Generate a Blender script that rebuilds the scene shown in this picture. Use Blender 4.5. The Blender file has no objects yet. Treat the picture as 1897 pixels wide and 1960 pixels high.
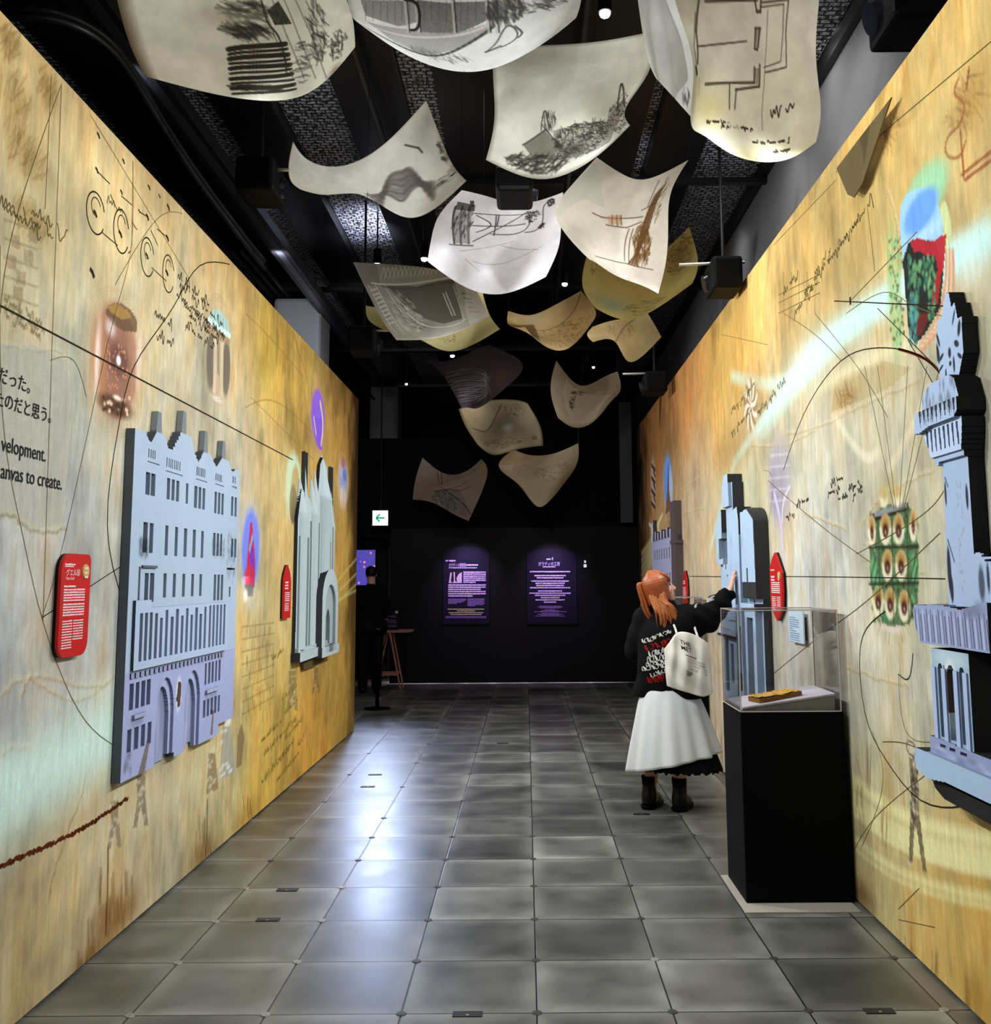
import bpy, bmesh, math, random
import numpy as np
from mathutils import Vector, Matrix

# ---------------------------------------------------------------- camera
SC = bpy.context.scene
CO = SC.collection
FPX, PPX, PPY, CAM_H = 1865.0, 1005.0, 883.0, 1.58      # focal length and principal point in pixels of 1897x1960
PITCH, ROLL = math.radians(7.0), math.radians(0.4)
_u0 = np.array([0, -math.sin(PITCH), math.cos(PITCH)])
_x0 = np.array([1.0, 0, 0])
FWD = np.array([0, math.cos(PITCH), math.sin(PITCH)])
RGT = math.cos(ROLL) * _x0 - math.sin(ROLL) * _u0
UPV = math.sin(ROLL) * _x0 + math.cos(ROLL) * _u0
CPOS = np.array([0, 0, CAM_H])
cam_d = bpy.data.cameras.new('camera')
cam_d.sensor_width = 36.0
cam_d.lens = FPX * 36.0 / 1960.0
cam_d.shift_x = (948.5 - PPX) / 1960.0
cam_d.shift_y = (PPY - 980.0) / 1960.0
cam_d.clip_start = 0.05
cam = bpy.data.objects.new('camera', cam_d)
CO.objects.link(cam)
cam.matrix_world = Matrix(((RGT[0], UPV[0], -FWD[0], 0), (RGT[1], UPV[1], -FWD[1], 0), (RGT[2], UPV[2], -FWD[2], CAM_H), (0, 0, 0, 1)))
SC.camera = cam

# ---------------------------------------------------------------- world, lights, exposure
world = bpy.data.worlds.new('world')
SC.world = world
world.use_nodes = True
world.node_tree.nodes['Background'].inputs[0].default_value = (0.6, 0.65, 0.8, 1)
world.node_tree.nodes['Background'].inputs[1].default_value = 0.012
SC.view_settings.view_transform = 'Standard'
SC.view_settings.look = 'None'
SC.view_settings.gamma = 1.0
SC.view_settings.use_curve_mapping = False
SC.view_settings.exposure = 0.0
SC.cycles.max_bounces = 6
SC.cycles.diffuse_bounces = 3
SC.cycles.glossy_bounces = 3
SC.cycles.transparent_max_bounces = 16
SC.cycles.caustics_reflective = False
SC.cycles.caustics_refractive = False
SC.cycles.sample_clamp_indirect = 4.0

def aim(o, target):
    d = Vector(target) - o.location
    o.rotation_euler = d.to_track_quat('-Z', 'Y').to_euler()

def spot(name, loc, target, power, size, blend=0.6, radius=0.08, color=(1, 1, 1)):
    l = bpy.data.lights.new(name, 'SPOT')
    l.energy, l.spot_size, l.spot_blend, l.shadow_soft_size, l.color = power, math.radians(size), blend, radius, color
    o = bpy.data.objects.new(name, l)
    CO.objects.link(o)
    o.location = loc
    aim(o, target)
    return o

def area(name, loc, target, power, sx, sy, color=(1, 1, 1), spread=180):
    l = bpy.data.lights.new(name, 'AREA')
    l.shape = 'RECTANGLE'
    l.energy, l.size, l.size_y, l.color, l.spread = power, sx, sy, color, math.radians(spread)
    o = bpy.data.objects.new(name, l)
    CO.objects.link(o)
    o.location = loc
    aim(o, target)
    return o

# the projectors over each side light the opposite wall
PROJ = (0.93, 0.99, 1.0)
for y in (1.9, 4.3, 6.7, 9.0):
    spot('projector_beam', (1.42, y, 3.42), (-1.85, y, 1.60), 188, 106, 0.35, 0.06, PROJ)
for y in (1.7, 3.9, 6.2, 8.6, 11.2):
    spot('projector_beam', (-1.62, y, 3.42), (1.62, y, 1.85), (195 if y < 10 else 115), 106, 0.35, 0.06, PROJ)
# added spots without fittings, brightening the undersides of the hanging sheets
spot('sheet_fill', (0.1, -0.9, 3.0), (0.1, 4.4, 3.9), 210, 58, 0.8, 0.1, (1, 0.98, 0.94))
spot('sheet_fill', (0.0, 4.7, 3.35), (0.1, 8.2, 3.9), 55, 80, 0.8, 0.1, (1, 0.98, 0.96))
spot('sheet_fill', (0.05, 7.6, 3.0), (0.0, 12.2, 3.4), 50, 46, 0.8, 0.1, (1, 0.96, 0.92))
area('upper_wall_fill', (1.72, 6.5, 5.05), (2.2, 6.5, 4.55), 55, 0.1, 11, (1, 0.99, 0.97))  # added fill brightening the grey upper wall, no lamp there
# added fill spots under the ceiling: cool wash on the metal deck, soft top light through the paper
COOL = (0.72, 0.80, 1.0)
# (lamp_head things are built with the ceiling equipment; their lights sit in that builder)
# ---------------------------------------------------------------- helpers: objects and tags
def put(name, me, mats=(), parent=None):
    o = bpy.data.objects.new(name, me)
    CO.objects.link(o)
    for m in (mats if isinstance(mats, (list, tuple)) else [mats]):
        me.materials.append(m)
    if parent is not None:
        o.parent = parent
        o.matrix_parent_inverse = Matrix.Translation(-parent.location)
    return o

def tag(o, label, cat, group=None):
    o['label'] = label
    o['category'] = cat
    if group:
        o['group'] = group
    return o

def thing(name, label, cat, loc=(0, 0, 0), group=None):
    o = bpy.data.objects.new(name, None)
    CO.objects.link(o)
    o.location = loc
    o.empty_display_size = 0.1
    return tag(o, label, cat, group)

def struct(o):
    o['kind'] = 'structure'
    return o

def mesh_np(name, verts, faces, smooth=False):
    me = bpy.data.meshes.new(name)
    verts = np.asarray(verts, dtype=np.float32).reshape(-1, 3)
    faces = np.asarray(faces, dtype=np.int32)
    n, k = faces.shape
    me.vertices.add(len(verts))
    me.vertices.foreach_set('co', verts.ravel())
    me.loops.add(n * k)
    me.loops.foreach_set('vertex_index', faces.ravel())
    me.polygons.add(n)
    me.polygons.foreach_set('loop_start', np.arange(0, n * k, k, dtype=np.int32))
    me.polygons.foreach_set('loop_total', np.full(n, k, dtype=np.int32))
    if smooth:
        me.polygons.foreach_set('use_smooth', np.ones(n, dtype=bool))
    me.update(calc_edges=True)
    return me

def s2l(c):
    c = np.clip(np.asarray(c, dtype=np.float64), 0, 1)
    return np.where(c <= 0.04045, c / 12.92, ((c + 0.055) / 1.055) ** 2.4)

def vcol(me, rgb, name='Col'):
    """rgb: sRGB 0..1 per vertex"""
    a = me.color_attributes.new(name, 'FLOAT_COLOR', 'POINT')
    out = np.ones((len(rgb), 4), dtype=np.float32)
    out[:, :3] = s2l(rgb)
    a.data.foreach_set('color', out.ravel())

def tube_loft(name, P, r, m, parent=None, n=12):
    """smooth round tube along the points P"""
    P = np.asarray(P, float)
    T = np.gradient(P, axis=0); T /= np.linalg.norm(T, axis=1, keepdims=True)
    A = np.cross(T, [0, 0, 1.]); A /= np.linalg.norm(A, axis=1, keepdims=True); B = np.cross(T, A)
    th = np.linspace(0, 2 * math.pi, n, endpoint=False)
    V = P[:, None] + r * (A[:, None] * np.cos(th)[None, :, None] + B[:, None] * np.sin(th)[None, :, None])
    i = np.arange(len(P) * n).reshape(len(P), n); j = np.roll(i, -1, axis=1)
    F_ = np.stack([i[:-1], j[:-1], j[1:], i[1:]], -1).reshape(-1, 4)
    return put(name, mesh_np(name, V.reshape(-1, 3), F_, True), m, parent)

class MB:
    """collects simple solids into one mesh"""
    def __init__(self):
        self.bm = bmesh.new()
    def box(self, a, b, bevel=0.0):
        a, b = Vector(a), Vector(b)
        r = bmesh.ops.create_cube(self.bm, size=1.0)
        vs = r['verts']
        for v in vs:
            v.co = Vector([(a[i] + b[i]) / 2 + v.co[i] * (b[i] - a[i]) for i in range(3)])
        if bevel:
            es = list({e for v in vs for e in v.link_edges})
            bmesh.ops.bevel(self.bm, geom=es, offset=bevel, segments=2, affect='EDGES', profile=0.5)
        return self
    def cone(self, p, q, r0, r1, seg=16, caps=True):
        p, q = Vector(p), Vector(q)
        d = q - p
        m = Matrix.Translation((p + q) / 2) @ d.to_track_quat('Z', 'Y').to_matrix().to_4x4()
        bmesh.ops.create_cone(self.bm, cap_ends=caps, cap_tris=False, segments=seg, radius1=r0, radius2=max(r1, 1e-4), depth=d.length, matrix=m)
        return self
    def tube(self, pts, r, seg=10):
        for a, b in zip(pts[:-1], pts[1:]):
            self.cone(a, b, r, r, seg)
        for p in pts[1:-1]:
            self.ball(p, r, 2)
        return self
    def ball(self, c, r, sub=2, scale=(1, 1, 1)):
        m = Matrix.Translation(Vector(c)) @ Matrix.Diagonal((*scale, 1))
        bmesh.ops.create_icosphere(self.bm, subdivisions=sub, radius=r, matrix=m)
        return self
    def poly(self, pts, off):
        """closed prism: outline pts (3-D) extruded by vector off"""
        n = len(pts)
        off = Vector(off)
        a = [self.bm.verts.new(Vector(p)) for p in pts]
        b = [self.bm.verts.new(Vector(p) + off) for p in pts]
        self.bm.faces.new(a)
        self.bm.faces.new(b[::-1])
        for i in range(n):
            j = (i + 1) % n
            self.bm.faces.new((a[j], a[i], b[i], b[j]))
        return self
    def obj(self, name, mats, parent=None, smooth=False):
        bmesh.ops.recalc_face_normals(self.bm, faces=self.bm.faces[:])
        me = bpy.data.meshes.new(name)
        self.bm.to_mesh(me)
        self.bm.free()
        if smooth:
            for p in me.polygons:
                p.use_smooth = True
        return put(name, me, mats, parent)

# ---------------------------------------------------------------- helpers: where a thing of the photograph stands
def ray(px, py):
    return FWD + RGT * (px - PPX) / FPX - UPV * (py - PPY) / FPX

def on(px, py, axis, val):
    d = ray(px, py)
    return CPOS + d * ((val - CPOS[axis]) / d[axis])

def at_y(px, py, y):
    return on(px, py, 1, y)

# ---------------------------------------------------------------- helpers: materials
def mat(name, col, rough=0.6, spec=0.4, metal=0.0, emit=None, estr=0.0, noise=0.0, nscale=20.0, bump=0.0, srgb=True):
    m = bpy.data.materials.new(name)
    m.use_nodes = True
    nt = m.node_tree
    b = nt.nodes['Principled BSDF']
    c = (*(s2l(col) if srgb else col), 1)
    b.inputs['Base Color'].default_value = c
    b.inputs['Roughness'].default_value = rough
    b.inputs['Specular IOR Level'].default_value = spec
    b.inputs['Metallic'].default_value = metal
    if emit is not None:
        b.inputs['Emission Color'].default_value = (*s2l(emit), 1)
        b.inputs['Emission Strength'].default_value = estr
    if noise or bump:
        tc = nt.nodes.new('ShaderNodeTexCoord')
        n = nt.nodes.new('ShaderNodeTexNoise')
        n.inputs['Scale'].default_value = nscale
        n.inputs['Detail'].default_value = 5
        nt.links.new(tc.outputs['Object'], n.inputs['Vector'])
        if noise:
            mx = nt.nodes.new('ShaderNodeMix')
            mx.data_type = 'RGBA'
            mx.inputs[6].default_value = tuple(x * (1 - noise) for x in c[:3]) + (1,)
            mx.inputs[7].default_value = tuple(min(1, x * (1 + noise)) for x in c[:3]) + (1,)
            nt.links.new(n.outputs['Fac'], mx.inputs[0])
            nt.links.new(mx.outputs[2], b.inputs['Base Color'])
        if bump:
            bp = nt.nodes.new('ShaderNodeBump')
            bp.inputs['Strength'].default_value = bump
            bp.inputs['Distance'].default_value = 0.01
            nt.links.new(n.outputs['Fac'], bp.inputs['Height'])
            nt.links.new(bp.outputs['Normal'], b.inputs['Normal'])
    return m

def mat_attr(name, rough=0.8, spec=0.2, grain=0.12, gscale=(30, 30, 9), translucent=0.0, fine=90.0):
    """drawn surface: colour attribute times procedural paper grain"""
    m = bpy.data.materials.new(name)
    m.use_nodes = True
    nt = m.node_tree
    N, L = nt.nodes, nt.links
    b = N['Principled BSDF']
    b.inputs['Roughness'].default_value = rough
    b.inputs['Specular IOR Level'].default_value = spec
    at = N.new('ShaderNodeAttribute')
    at.attribute_name = 'Col'
    tc = N.new('ShaderNodeTexCoord')
    mp = N.new('ShaderNodeMapping')
    mp.inputs['Scale'].default_value = gscale
    L.new(tc.outputs['Object'], mp.inputs['Vector'])
    n1 = N.new('ShaderNodeTexNoise')
    n1.inputs['Scale'].default_value = 1.0
    n1.inputs['Detail'].default_value = 6
    n1.inputs['Roughness'].default_value = 0.65
    L.new(mp.outputs[0], n1.inputs['Vector'])
    n2 = N.new('ShaderNodeTexNoise')
    n2.inputs['Scale'].default_value = fine
    n2.inputs['Detail'].default_value = 2
    L.new(tc.outputs['Object'], n2.inputs['Vector'])
    ad = N.new('ShaderNodeMath'); ad.operation = 'ADD'
    L.new(n1.outputs['Fac'], ad.inputs[0])
    mu = N.new('ShaderNodeMath'); mu.operation = 'MULTIPLY'; mu.inputs[1].default_value = 0.4
    L.new(n2.outputs['Fac'], mu.inputs[0])
    L.new(mu.outputs[0], ad.inputs[1])
    mr = N.new('ShaderNodeMapRange')
    mr.inputs['From Min'].default_value = 0.4
    mr.inputs['From Max'].default_value = 1.0
    mr.inputs['To Min'].default_value = 1 - grain
    mr.inputs['To Max'].default_value = 1 + grain
    L.new(ad.outputs[0], mr.inputs['Value'])
    vm = N.new('ShaderNodeVectorMath'); vm.operation = 'SCALE'
    L.new(at.outputs['Color'], vm.inputs[0])
    L.new(mr.outputs[0], vm.inputs['Scale'])
    L.new(vm.outputs[0], b.inputs['Base Color'])
    if translucent:
        tr = N.new('ShaderNodeBsdfTranslucent')
        L.new(vm.outputs[0], tr.inputs['Color'])
        ms = N.new('ShaderNodeMixShader')
        ms.inputs[0].default_value = translucent
        L.new(b.outputs[0], ms.inputs[1])
        L.new(tr.outputs[0], ms.inputs[2])
        L.new(ms.outputs[0], N['Material Output'].inputs['Surface'])
    return m

# ---------------------------------------------------------------- helpers: drawing on a surface
def C8(r, g, b):
    return np.array([r, g, b]) / 255.0

def vnoise(h, w, ch, cw, rng):
    """smooth value noise, cell size ch x cw (in cells)"""
    gh, gw = int(h / ch) + 3, int(w / cw) + 3
    g = rng.random((gh, gw))
    y = np.arange(h) / ch
    x = np.arange(w) / cw
    yi, xi = y.astype(int), x.astype(int)
    fy, fx = y - yi, x - xi
    fy = (fy * fy * (3 - 2 * fy))[:, None]
    fx = (fx * fx * (3 - 2 * fx))[None, :]
    a = g[yi][:, xi]; b = g[yi][:, xi + 1]; c = g[yi + 1][:, xi]; d = g[yi + 1][:, xi + 1]
    return (a * (1 - fx) + b * fx) * (1 - fy) + (c * (1 - fx) + d * fx) * fy

def fbm(h, w, ch, cw, rng, octs=4):
    o = np.zeros((h, w)); amp = 1.0; tot = 0
    for k in range(octs):
        o += amp * vnoise(h, w, max(1.0, ch / 2 ** k), max(1.0, cw / 2 ** k), rng)
        tot += amp
        amp *= 0.55
    return o / tot

class Cv:
    """a colour field on a rectangle (x0..x1, y0..y1), drawn into with strokes and shapes"""
    def __init__(self, x0, x1, y0, y1, res, base, seed=1):
        self.x0, self.y0 = x0, y0
        self.w = int(round((x1 - x0) / res)) + 1
        self.h = int(round((y1 - y0) / res)) + 1
        self.dx = (x1 - x0) / (self.w - 1)
        self.dy = (y1 - y0) / (self.h - 1)
        self.a = np.zeros((self.h, self.w, 3)) + np.asarray(base)
        self.rng = np.random.default_rng(seed)
        self.X = x0 + np.arange(self.w) * self.dx
        self.Y = y0 + np.arange(self.h) * self.dy
    def sub(self, xa, xb, ya, yb):
        i0 = max(0, int((xa - self.x0) / self.dx) - 1); i1 = min(self.w, int((xb - self.x0) / self.dx) + 3)
        j0 = max(0, int((ya - self.y0) / self.dy) - 1); j1 = min(self.h, int((yb - self.y0) / self.dy) + 3)
        if i0 >= i1 or j0 >= j1:
            return None
        return slice(j0, j1), slice(i0, i1), self.X[i0:i1][None, :], self.Y[j0:j1][:, None]
    def mix(self, js, is_, al, col):
        al = np.clip(al, 0, 1)[..., None]
        t = self.a[js, is_]
        self.a[js, is_] = t * (1 - al) + np.asarray(col) * al
    def seg(self, p, q, wd, col, al=1.0, soft=None):
        soft = soft if soft is not None else max(self.dx, self.dy) * 0.9
        R = wd / 2 + soft
        s = self.sub(min(p[0], q[0]) - R, max(p[0], q[0]) + R, min(p[1], q[1]) - R, max(p[1], q[1]) + R)
        if s is None:
            return
        js, is_, X, Y = s
        vx, vy = q[0] - p[0], q[1] - p[1]
        L2 = vx * vx + vy * vy + 1e-12
        t = np.clip(((X - p[0]) * vx + (Y - p[1]) * vy) / L2, 0, 1)
        d = np.hypot(X - p[0] - t * vx, Y - p[1] - t * vy)
        self.mix(js, is_, al * np.clip((wd / 2 + soft / 2 - d) / soft + 0.0, 0, 1), col)
    def line(self, pts, wd, col, al=1.0, soft=None, closed=False):
        pts = list(pts) + ([pts[0]] if closed else [])
        for p, q in zip(pts[:-1], pts[1:]):
            self.seg(p, q, wd, col, al, soft)
    def ell(self, c, rx, ry, col, al=1.0, soft=0.25, rot=0.0):
        R = max(rx, ry) * (1 + soft)
        s = self.sub(c[0] - R, c[0] + R, c[1] - R, c[1] + R)
        if s is None:
            return
        js, is_, X, Y = s
        cr, sr = math.cos(rot), math.sin(rot)
        u = ((X - c[0]) * cr + (Y - c[1]) * sr) / rx
        v = (-(X - c[0]) * sr + (Y - c[1]) * cr) / ry
        d = np.hypot(u, v)
        self.mix(js, is_, al * np.clip((1 + soft - d) / (2 * soft + 1e-6), 0, 1) ** 1.3, col)
    def blob(self, c, rx, ry, col, al=1.0, rot=0.0):
        R = max(rx, ry) * 2.4
        s = self.sub(c[0] - R, c[0] + R, c[1] - R, c[1] + R)
        if s is None:
            return
        js, is_, X, Y = s
        cr, sr = math.cos(rot), math.sin(rot)
        u = ((X - c[0]) * cr + (Y - c[1]) * sr) / rx
        v = (-(X - c[0]) * sr + (Y - c[1]) * cr) / ry
        self.mix(js, is_, al * np.exp(-(u * u + v * v)), col)
    def fill(self, pts, col, al=1.0, noise=0.0):
        P = np.asarray(pts, dtype=float)[:, :2]
        s = self.sub(P[:, 0].min(), P[:, 0].max(), P[:, 1].min(), P[:, 1].max())
        if s is None:
            return
        js, is_, X, Y = s
        X = np.broadcast_to(X, (Y.shape[0], X.shape[1])); Y = np.broadcast_to(Y, X.shape)
        ins = np.zeros(X.shape, dtype=bool)
        n = len(P)
        for i in range(n):
            xa, ya = P[i]; xb, yb = P[(i + 1) % n]
            if ya == yb:
                continue
            c = ((Y >= ya) != (Y >= yb)) & (X < (xb - xa) * (Y - ya) / (yb - ya) + xa)
            ins ^= c
        al = ins * al
        if noise:
            al = al * (1 - noise * self.rng.random(X.shape))
        self.mix(js, is_, al, col)
    def hatch(self, c, rx, ry, n, ln, wd, col, al=0.6, ang=0.0, spread=0.4):
        for _ in range(n):
            r = math.sqrt(self.rng.random()); th = self.rng.random() * 6.283
            x = c[0] + rx * r * math.cos(th); y = c[1] + ry * r * math.sin(th)
            a = ang + (self.rng.random() - 0.5) * 2 * spread
            l = ln * (0.4 + 0.8 * self.rng.random()) / 2
            self.seg((x - l * math.cos(a), y - l * math.sin(a)), (x + l * math.cos(a), y + l * math.sin(a)), wd, col, al * (0.4 + 0.6 * self.rng.random()))
    def script(self, p, ang, ln, h, wd, col, al=0.8):
        for pl in cursive(p, ang, ln, h, self.rng):
            self.line(pl, wd, col, al)

def cursive(p, ang, ln, h, rng):
    """handwriting-like polylines starting at p"""
    out = []
    ca, sa = math.cos(ang), math.sin(ang)
    x = 0.0
    while x < ln:
        wl = h * (1.5 + 3 * rng.random())
        pts = []
        n = max(3, int(wl / (h * 0.3)))
        for i in range(n):
            yy = (h * (0.1 + 0.35 * rng.random())) if i % 2 else (-h * 0.25 * rng.random())
            if rng.random() < 0.18:
                yy = h * (0.9 if rng.random() < 0.6 else -0.6)
            xx = x + wl * i / n
            if xx > ln:
                break
            pts.append((p[0] + xx * ca - yy * sa, p[1] + xx * sa + yy * ca))
        if len(pts) > 2:
            out.append(spline(np.array(pts), len(pts) * 4))
        x += wl + h * 0.6
    return out

def ribbon_mesh(name, lines, m, parent, to3d, zmax=3.58):
    """ink lines: list of (pts2d, width); to3d maps (x,y) to 3-D"""
    V, Fc = [], []
    for pts, wd in lines:
        P = np.asarray(pts, dtype=float)
        if len(P) < 2 or P[:, 1].max() > zmax or P[:, 1].min() < .02:
            continue
        T = np.gradient(P, axis=0)
        T /= (np.linalg.norm(T, axis=1, keepdims=True) + 1e-9)
        Nn = np.stack([-T[:, 1], T[:, 0]], 1) * wd / 2
        b = len(V)
        for a, c in zip(P + Nn, P - Nn):
            V.append(to3d(*a)); V.append(to3d(*c))
        for i in range(len(P) - 1):
            Fc.append((b + 2 * i, b + 2 * i + 1, b + 2 * i + 3, b + 2 * i + 2))
    return put(name, mesh_np(name, V, Fc), m, parent)

def text_mesh(s, size, align='LEFT', spacing=1.0, bold=0.0):
    cu = bpy.data.curves.new('t', 'FONT')
    cu.body = s
    cu.size = size
    cu.align_x = align
    cu.space_character = spacing
    cu.offset = bold
    cu.resolution_u = 3
    o = bpy.data.objects.new('t', cu)
    CO.objects.link(o)
    dg = bpy.context.evaluated_depsgraph_get()
    me = bpy.data.meshes.new_from_object(o.evaluated_get(dg))
    bpy.data.objects.remove(o)
    bpy.data.curves.remove(cu)
    return me

def text_on(name, s, size, origin, ux, uy, m, parent, align='LEFT', sx=1.0, bold=0.0):
    """lettering laid in the plane origin + x*ux + y*uy"""
    me = text_mesh(s, size, align, 1.0, bold)
    n = len(me.vertices)
    co = np.zeros(n * 3, dtype=np.float32)
    me.vertices.foreach_get('co', co)
    co = co.reshape(-1, 3)
    w = np.asarray(origin) + co[:, :1] * sx * np.asarray(ux) + co[:, 1:2] * np.asarray(uy)
    me.vertices.foreach_set('co', w.astype(np.float32).ravel())
    me.update()
    return put(name, me, m, parent)

def grid_faces(h, w, flip=False):
    i = np.arange(h * w).reshape(h, w)
    f = np.stack([i[:-1, :-1], i[:-1, 1:], i[1:, 1:], i[1:, :-1]], -1).reshape(-1, 4)
    return f[:, ::-1] if flip else f

def spline(P, n):
    """natural cubic interpolation through control rows P[k,...], sampled n times"""
    P = np.asarray(P, dtype=float)
    k = len(P)
    if k == 2:
        t = np.linspace(0, 1, n).reshape((-1,) + (1,) * (P.ndim - 1))
        return P[0] * (1 - t) + P[1] * t
    A = np.zeros((k, k)); A[0, 0] = A[-1, -1] = 1
    rhs = np.zeros_like(P)
    for i in range(1, k - 1):
        A[i, i - 1:i + 2] = (1, 4, 1)
        rhs[i] = 6 * (P[i - 1] - 2 * P[i] + P[i + 1])
    M = np.linalg.solve(A, rhs.reshape(k, -1)).reshape(P.shape)
    t = np.linspace(0, k - 1, n)
    i = np.minimum(t.astype(int), k - 2)
    f = (t - i).reshape((-1,) + (1,) * (P.ndim - 1))
    a, b, ma, mb = P[i], P[i + 1], M[i], M[i + 1]
    return a * (1 - f) + b * f + ((1 - f) ** 3 - (1 - f)) * ma / 6 + (f ** 3 - f) * mb / 6
# ================================================================ SETTING
XL, XR = -1.85, 1.62            # faces of the two projection walls
ZL, ZR = 3.60, 3.76
YL0, YL1 = 2.2, 10.7
YR0, YR1 = 2.2, 14.0
ZC = 5.3                        # underside of the metal deck

def floor_material():
    m = bpy.data.materials.new('concrete_access_tiles')
    m.use_nodes = True
    nt = m.node_tree; N, L = nt.nodes, nt.links
    b = N['Principled BSDF']
    geo = N.new('ShaderNodeNewGeometry')
    sep = N.new('ShaderNodeSeparateXYZ')
    L.new(geo.outputs['Position'], sep.inputs[0])
    def math_(op, a, c=None, v=None):
        n = N.new('ShaderNodeMath'); n.operation = op
        for i, x in enumerate((a, c)):
            if x is None:
                continue
            if isinstance(x, (int, float)):
                n.inputs[i].default_value = x
            else:
                L.new(x, n.inputs[i])
        return n.outputs[0]
    tx = math_('DIVIDE', math_('SUBTRACT', sep.outputs[0], 0.03), 0.5)
    ty = math_('DIVIDE', math_('SUBTRACT', sep.outputs[1], 3.81), 0.5)
    fx, fy = math_('FRACT', tx), math_('FRACT', ty)
    ex = math_('MINIMUM', fx, math_('SUBTRACT', 1.0, fx))
    ey = math_('MINIMUM', fy, math_('SUBTRACT', 1.0, fy))
    e = math_('MINIMUM', ex, ey)
    joint = N.new('ShaderNodeMapRange'); joint.clamp = True
    joint.inputs['From Min'].default_value = 0.004; joint.inputs['From Max'].default_value = 0.009
    L.new(e, joint.inputs['Value'])
    worn = N.new('ShaderNodeMapRange'); worn.clamp = True; worn.interpolation_type = 'SMOOTHSTEP'
    worn.inputs['From Min'].default_value = 0.0; worn.inputs['From Max'].default_value = 0.20
    worn.inputs['To Min'].default_value = 1.5; worn.inputs['To Max'].default_value = 0.88
    L.new(e, worn.inputs['Value'])
    comb = N.new('ShaderNodeCombineXYZ')
    L.new(math_('FLOOR', tx), comb.inputs[0]); L.new(math_('FLOOR', ty), comb.inputs[1])
    wn = N.new('ShaderNodeTexWhiteNoise'); wn.noise_dimensions = '2D'
    L.new(comb.outputs[0], wn.inputs['Vector'])
    tile = N.new('ShaderNodeMapRange')
    tile.inputs['To Min'].default_value = 0.55; tile.inputs['To Max'].default_value = 1.3
    L.new(wn.outputs['Value'], tile.inputs['Value'])
    ns = N.new('ShaderNodeTexNoise'); ns.inputs['Scale'].default_value = 2.6; ns.inputs['Detail'].default_value = 4; ns.inputs['Roughness'].default_value = 0.5
    off = N.new('ShaderNodeVectorMath'); off.operation = 'MULTIPLY_ADD'
    off.inputs[1].default_value = (1, 1, 1)
    sc = N.new('ShaderNodeVectorMath'); sc.operation = 'SCALE'; sc.inputs['Scale'].default_value = 3.0
    L.new(comb.outputs[0], sc.inputs[0])
    L.new(geo.outputs['Position'], off.inputs[0]); L.new(sc.outputs[0], off.inputs[2])
    L.new(off.outputs[0], ns.inputs['Vector'])
    sm = N.new('ShaderNodeMapRange'); sm.clamp = True
    sm.inputs['From Min'].default_value = 0.32; sm.inputs['From Max'].default_value = 0.68
    sm.inputs['To Min'].default_value = 0.5; sm.inputs['To Max'].default_value = 1.25
    L.new(ns.outputs['Fac'], sm.inputs['Value'])
    k = math_('MULTIPLY', math_('MULTIPLY', tile.outputs[0], sm.outputs[0]), worn.outputs[0])
    k = math_('MULTIPLY', k, joint.outputs[0])
    vm = N.new('ShaderNodeVectorMath'); vm.operation = 'SCALE'
    vm.inputs[0].default_value = (0.120, 0.120, 0.108)
    L.new(k, vm.inputs['Scale'])
    L.new(vm.outputs[0], b.inputs['Base Color'])
    rg = N.new('ShaderNodeMapRange')
    rg.inputs['To Min'].default_value = 0.24; rg.inputs['To Max'].default_value = 0.44
    L.new(ns.outputs['Fac'], rg.inputs['Value'])
    L.new(rg.outputs[0], b.inputs['Roughness'])
    b.inputs['Specular IOR Level'].default_value = 0.5
    bp = N.new('ShaderNodeBump'); bp.inputs['Strength'].default_value = 0.25; bp.inputs['Distance'].default_value = 0.004
    L.new(joint.outputs[0], bp.inputs['Height'])
    L.new(bp.outputs['Normal'], b.inputs['Normal'])
    return m

M_BLACK = mat('matt_black', C8(8, 8, 9), 0.7, 0.12)
M_BLACKWALL = mat('black_wall_paint', C8(14, 13, 15), 0.6, 0.2, noise=0.2, nscale=3)
M_GREYWALL = mat('grey_wall_paint', C8(116, 116, 120), 0.8, 0.2, noise=0.05, nscale=2)
M_STEEL = mat('dark_painted_steel', C8(26, 27, 29), 0.4, 0.5, 0.3)
M_BEAM = mat('black_painted_beam', C8(9, 9, 10), 0.35, 0.4)
M_WALLCORE = mat('board_edge', C8(38, 34, 28), 0.8, 0.1)

struct(MB().box((-7, -3, -0.1), (2.6, 23, 0)).obj('floor', floor_material()))

# ---- ceiling slab, perforated metal deck strips between black beams
ceil = struct(MB().box((-7, -3, ZC + 0.45), (2.6, 23, ZC + 0.6)).obj('ceiling', M_BEAM))

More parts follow.
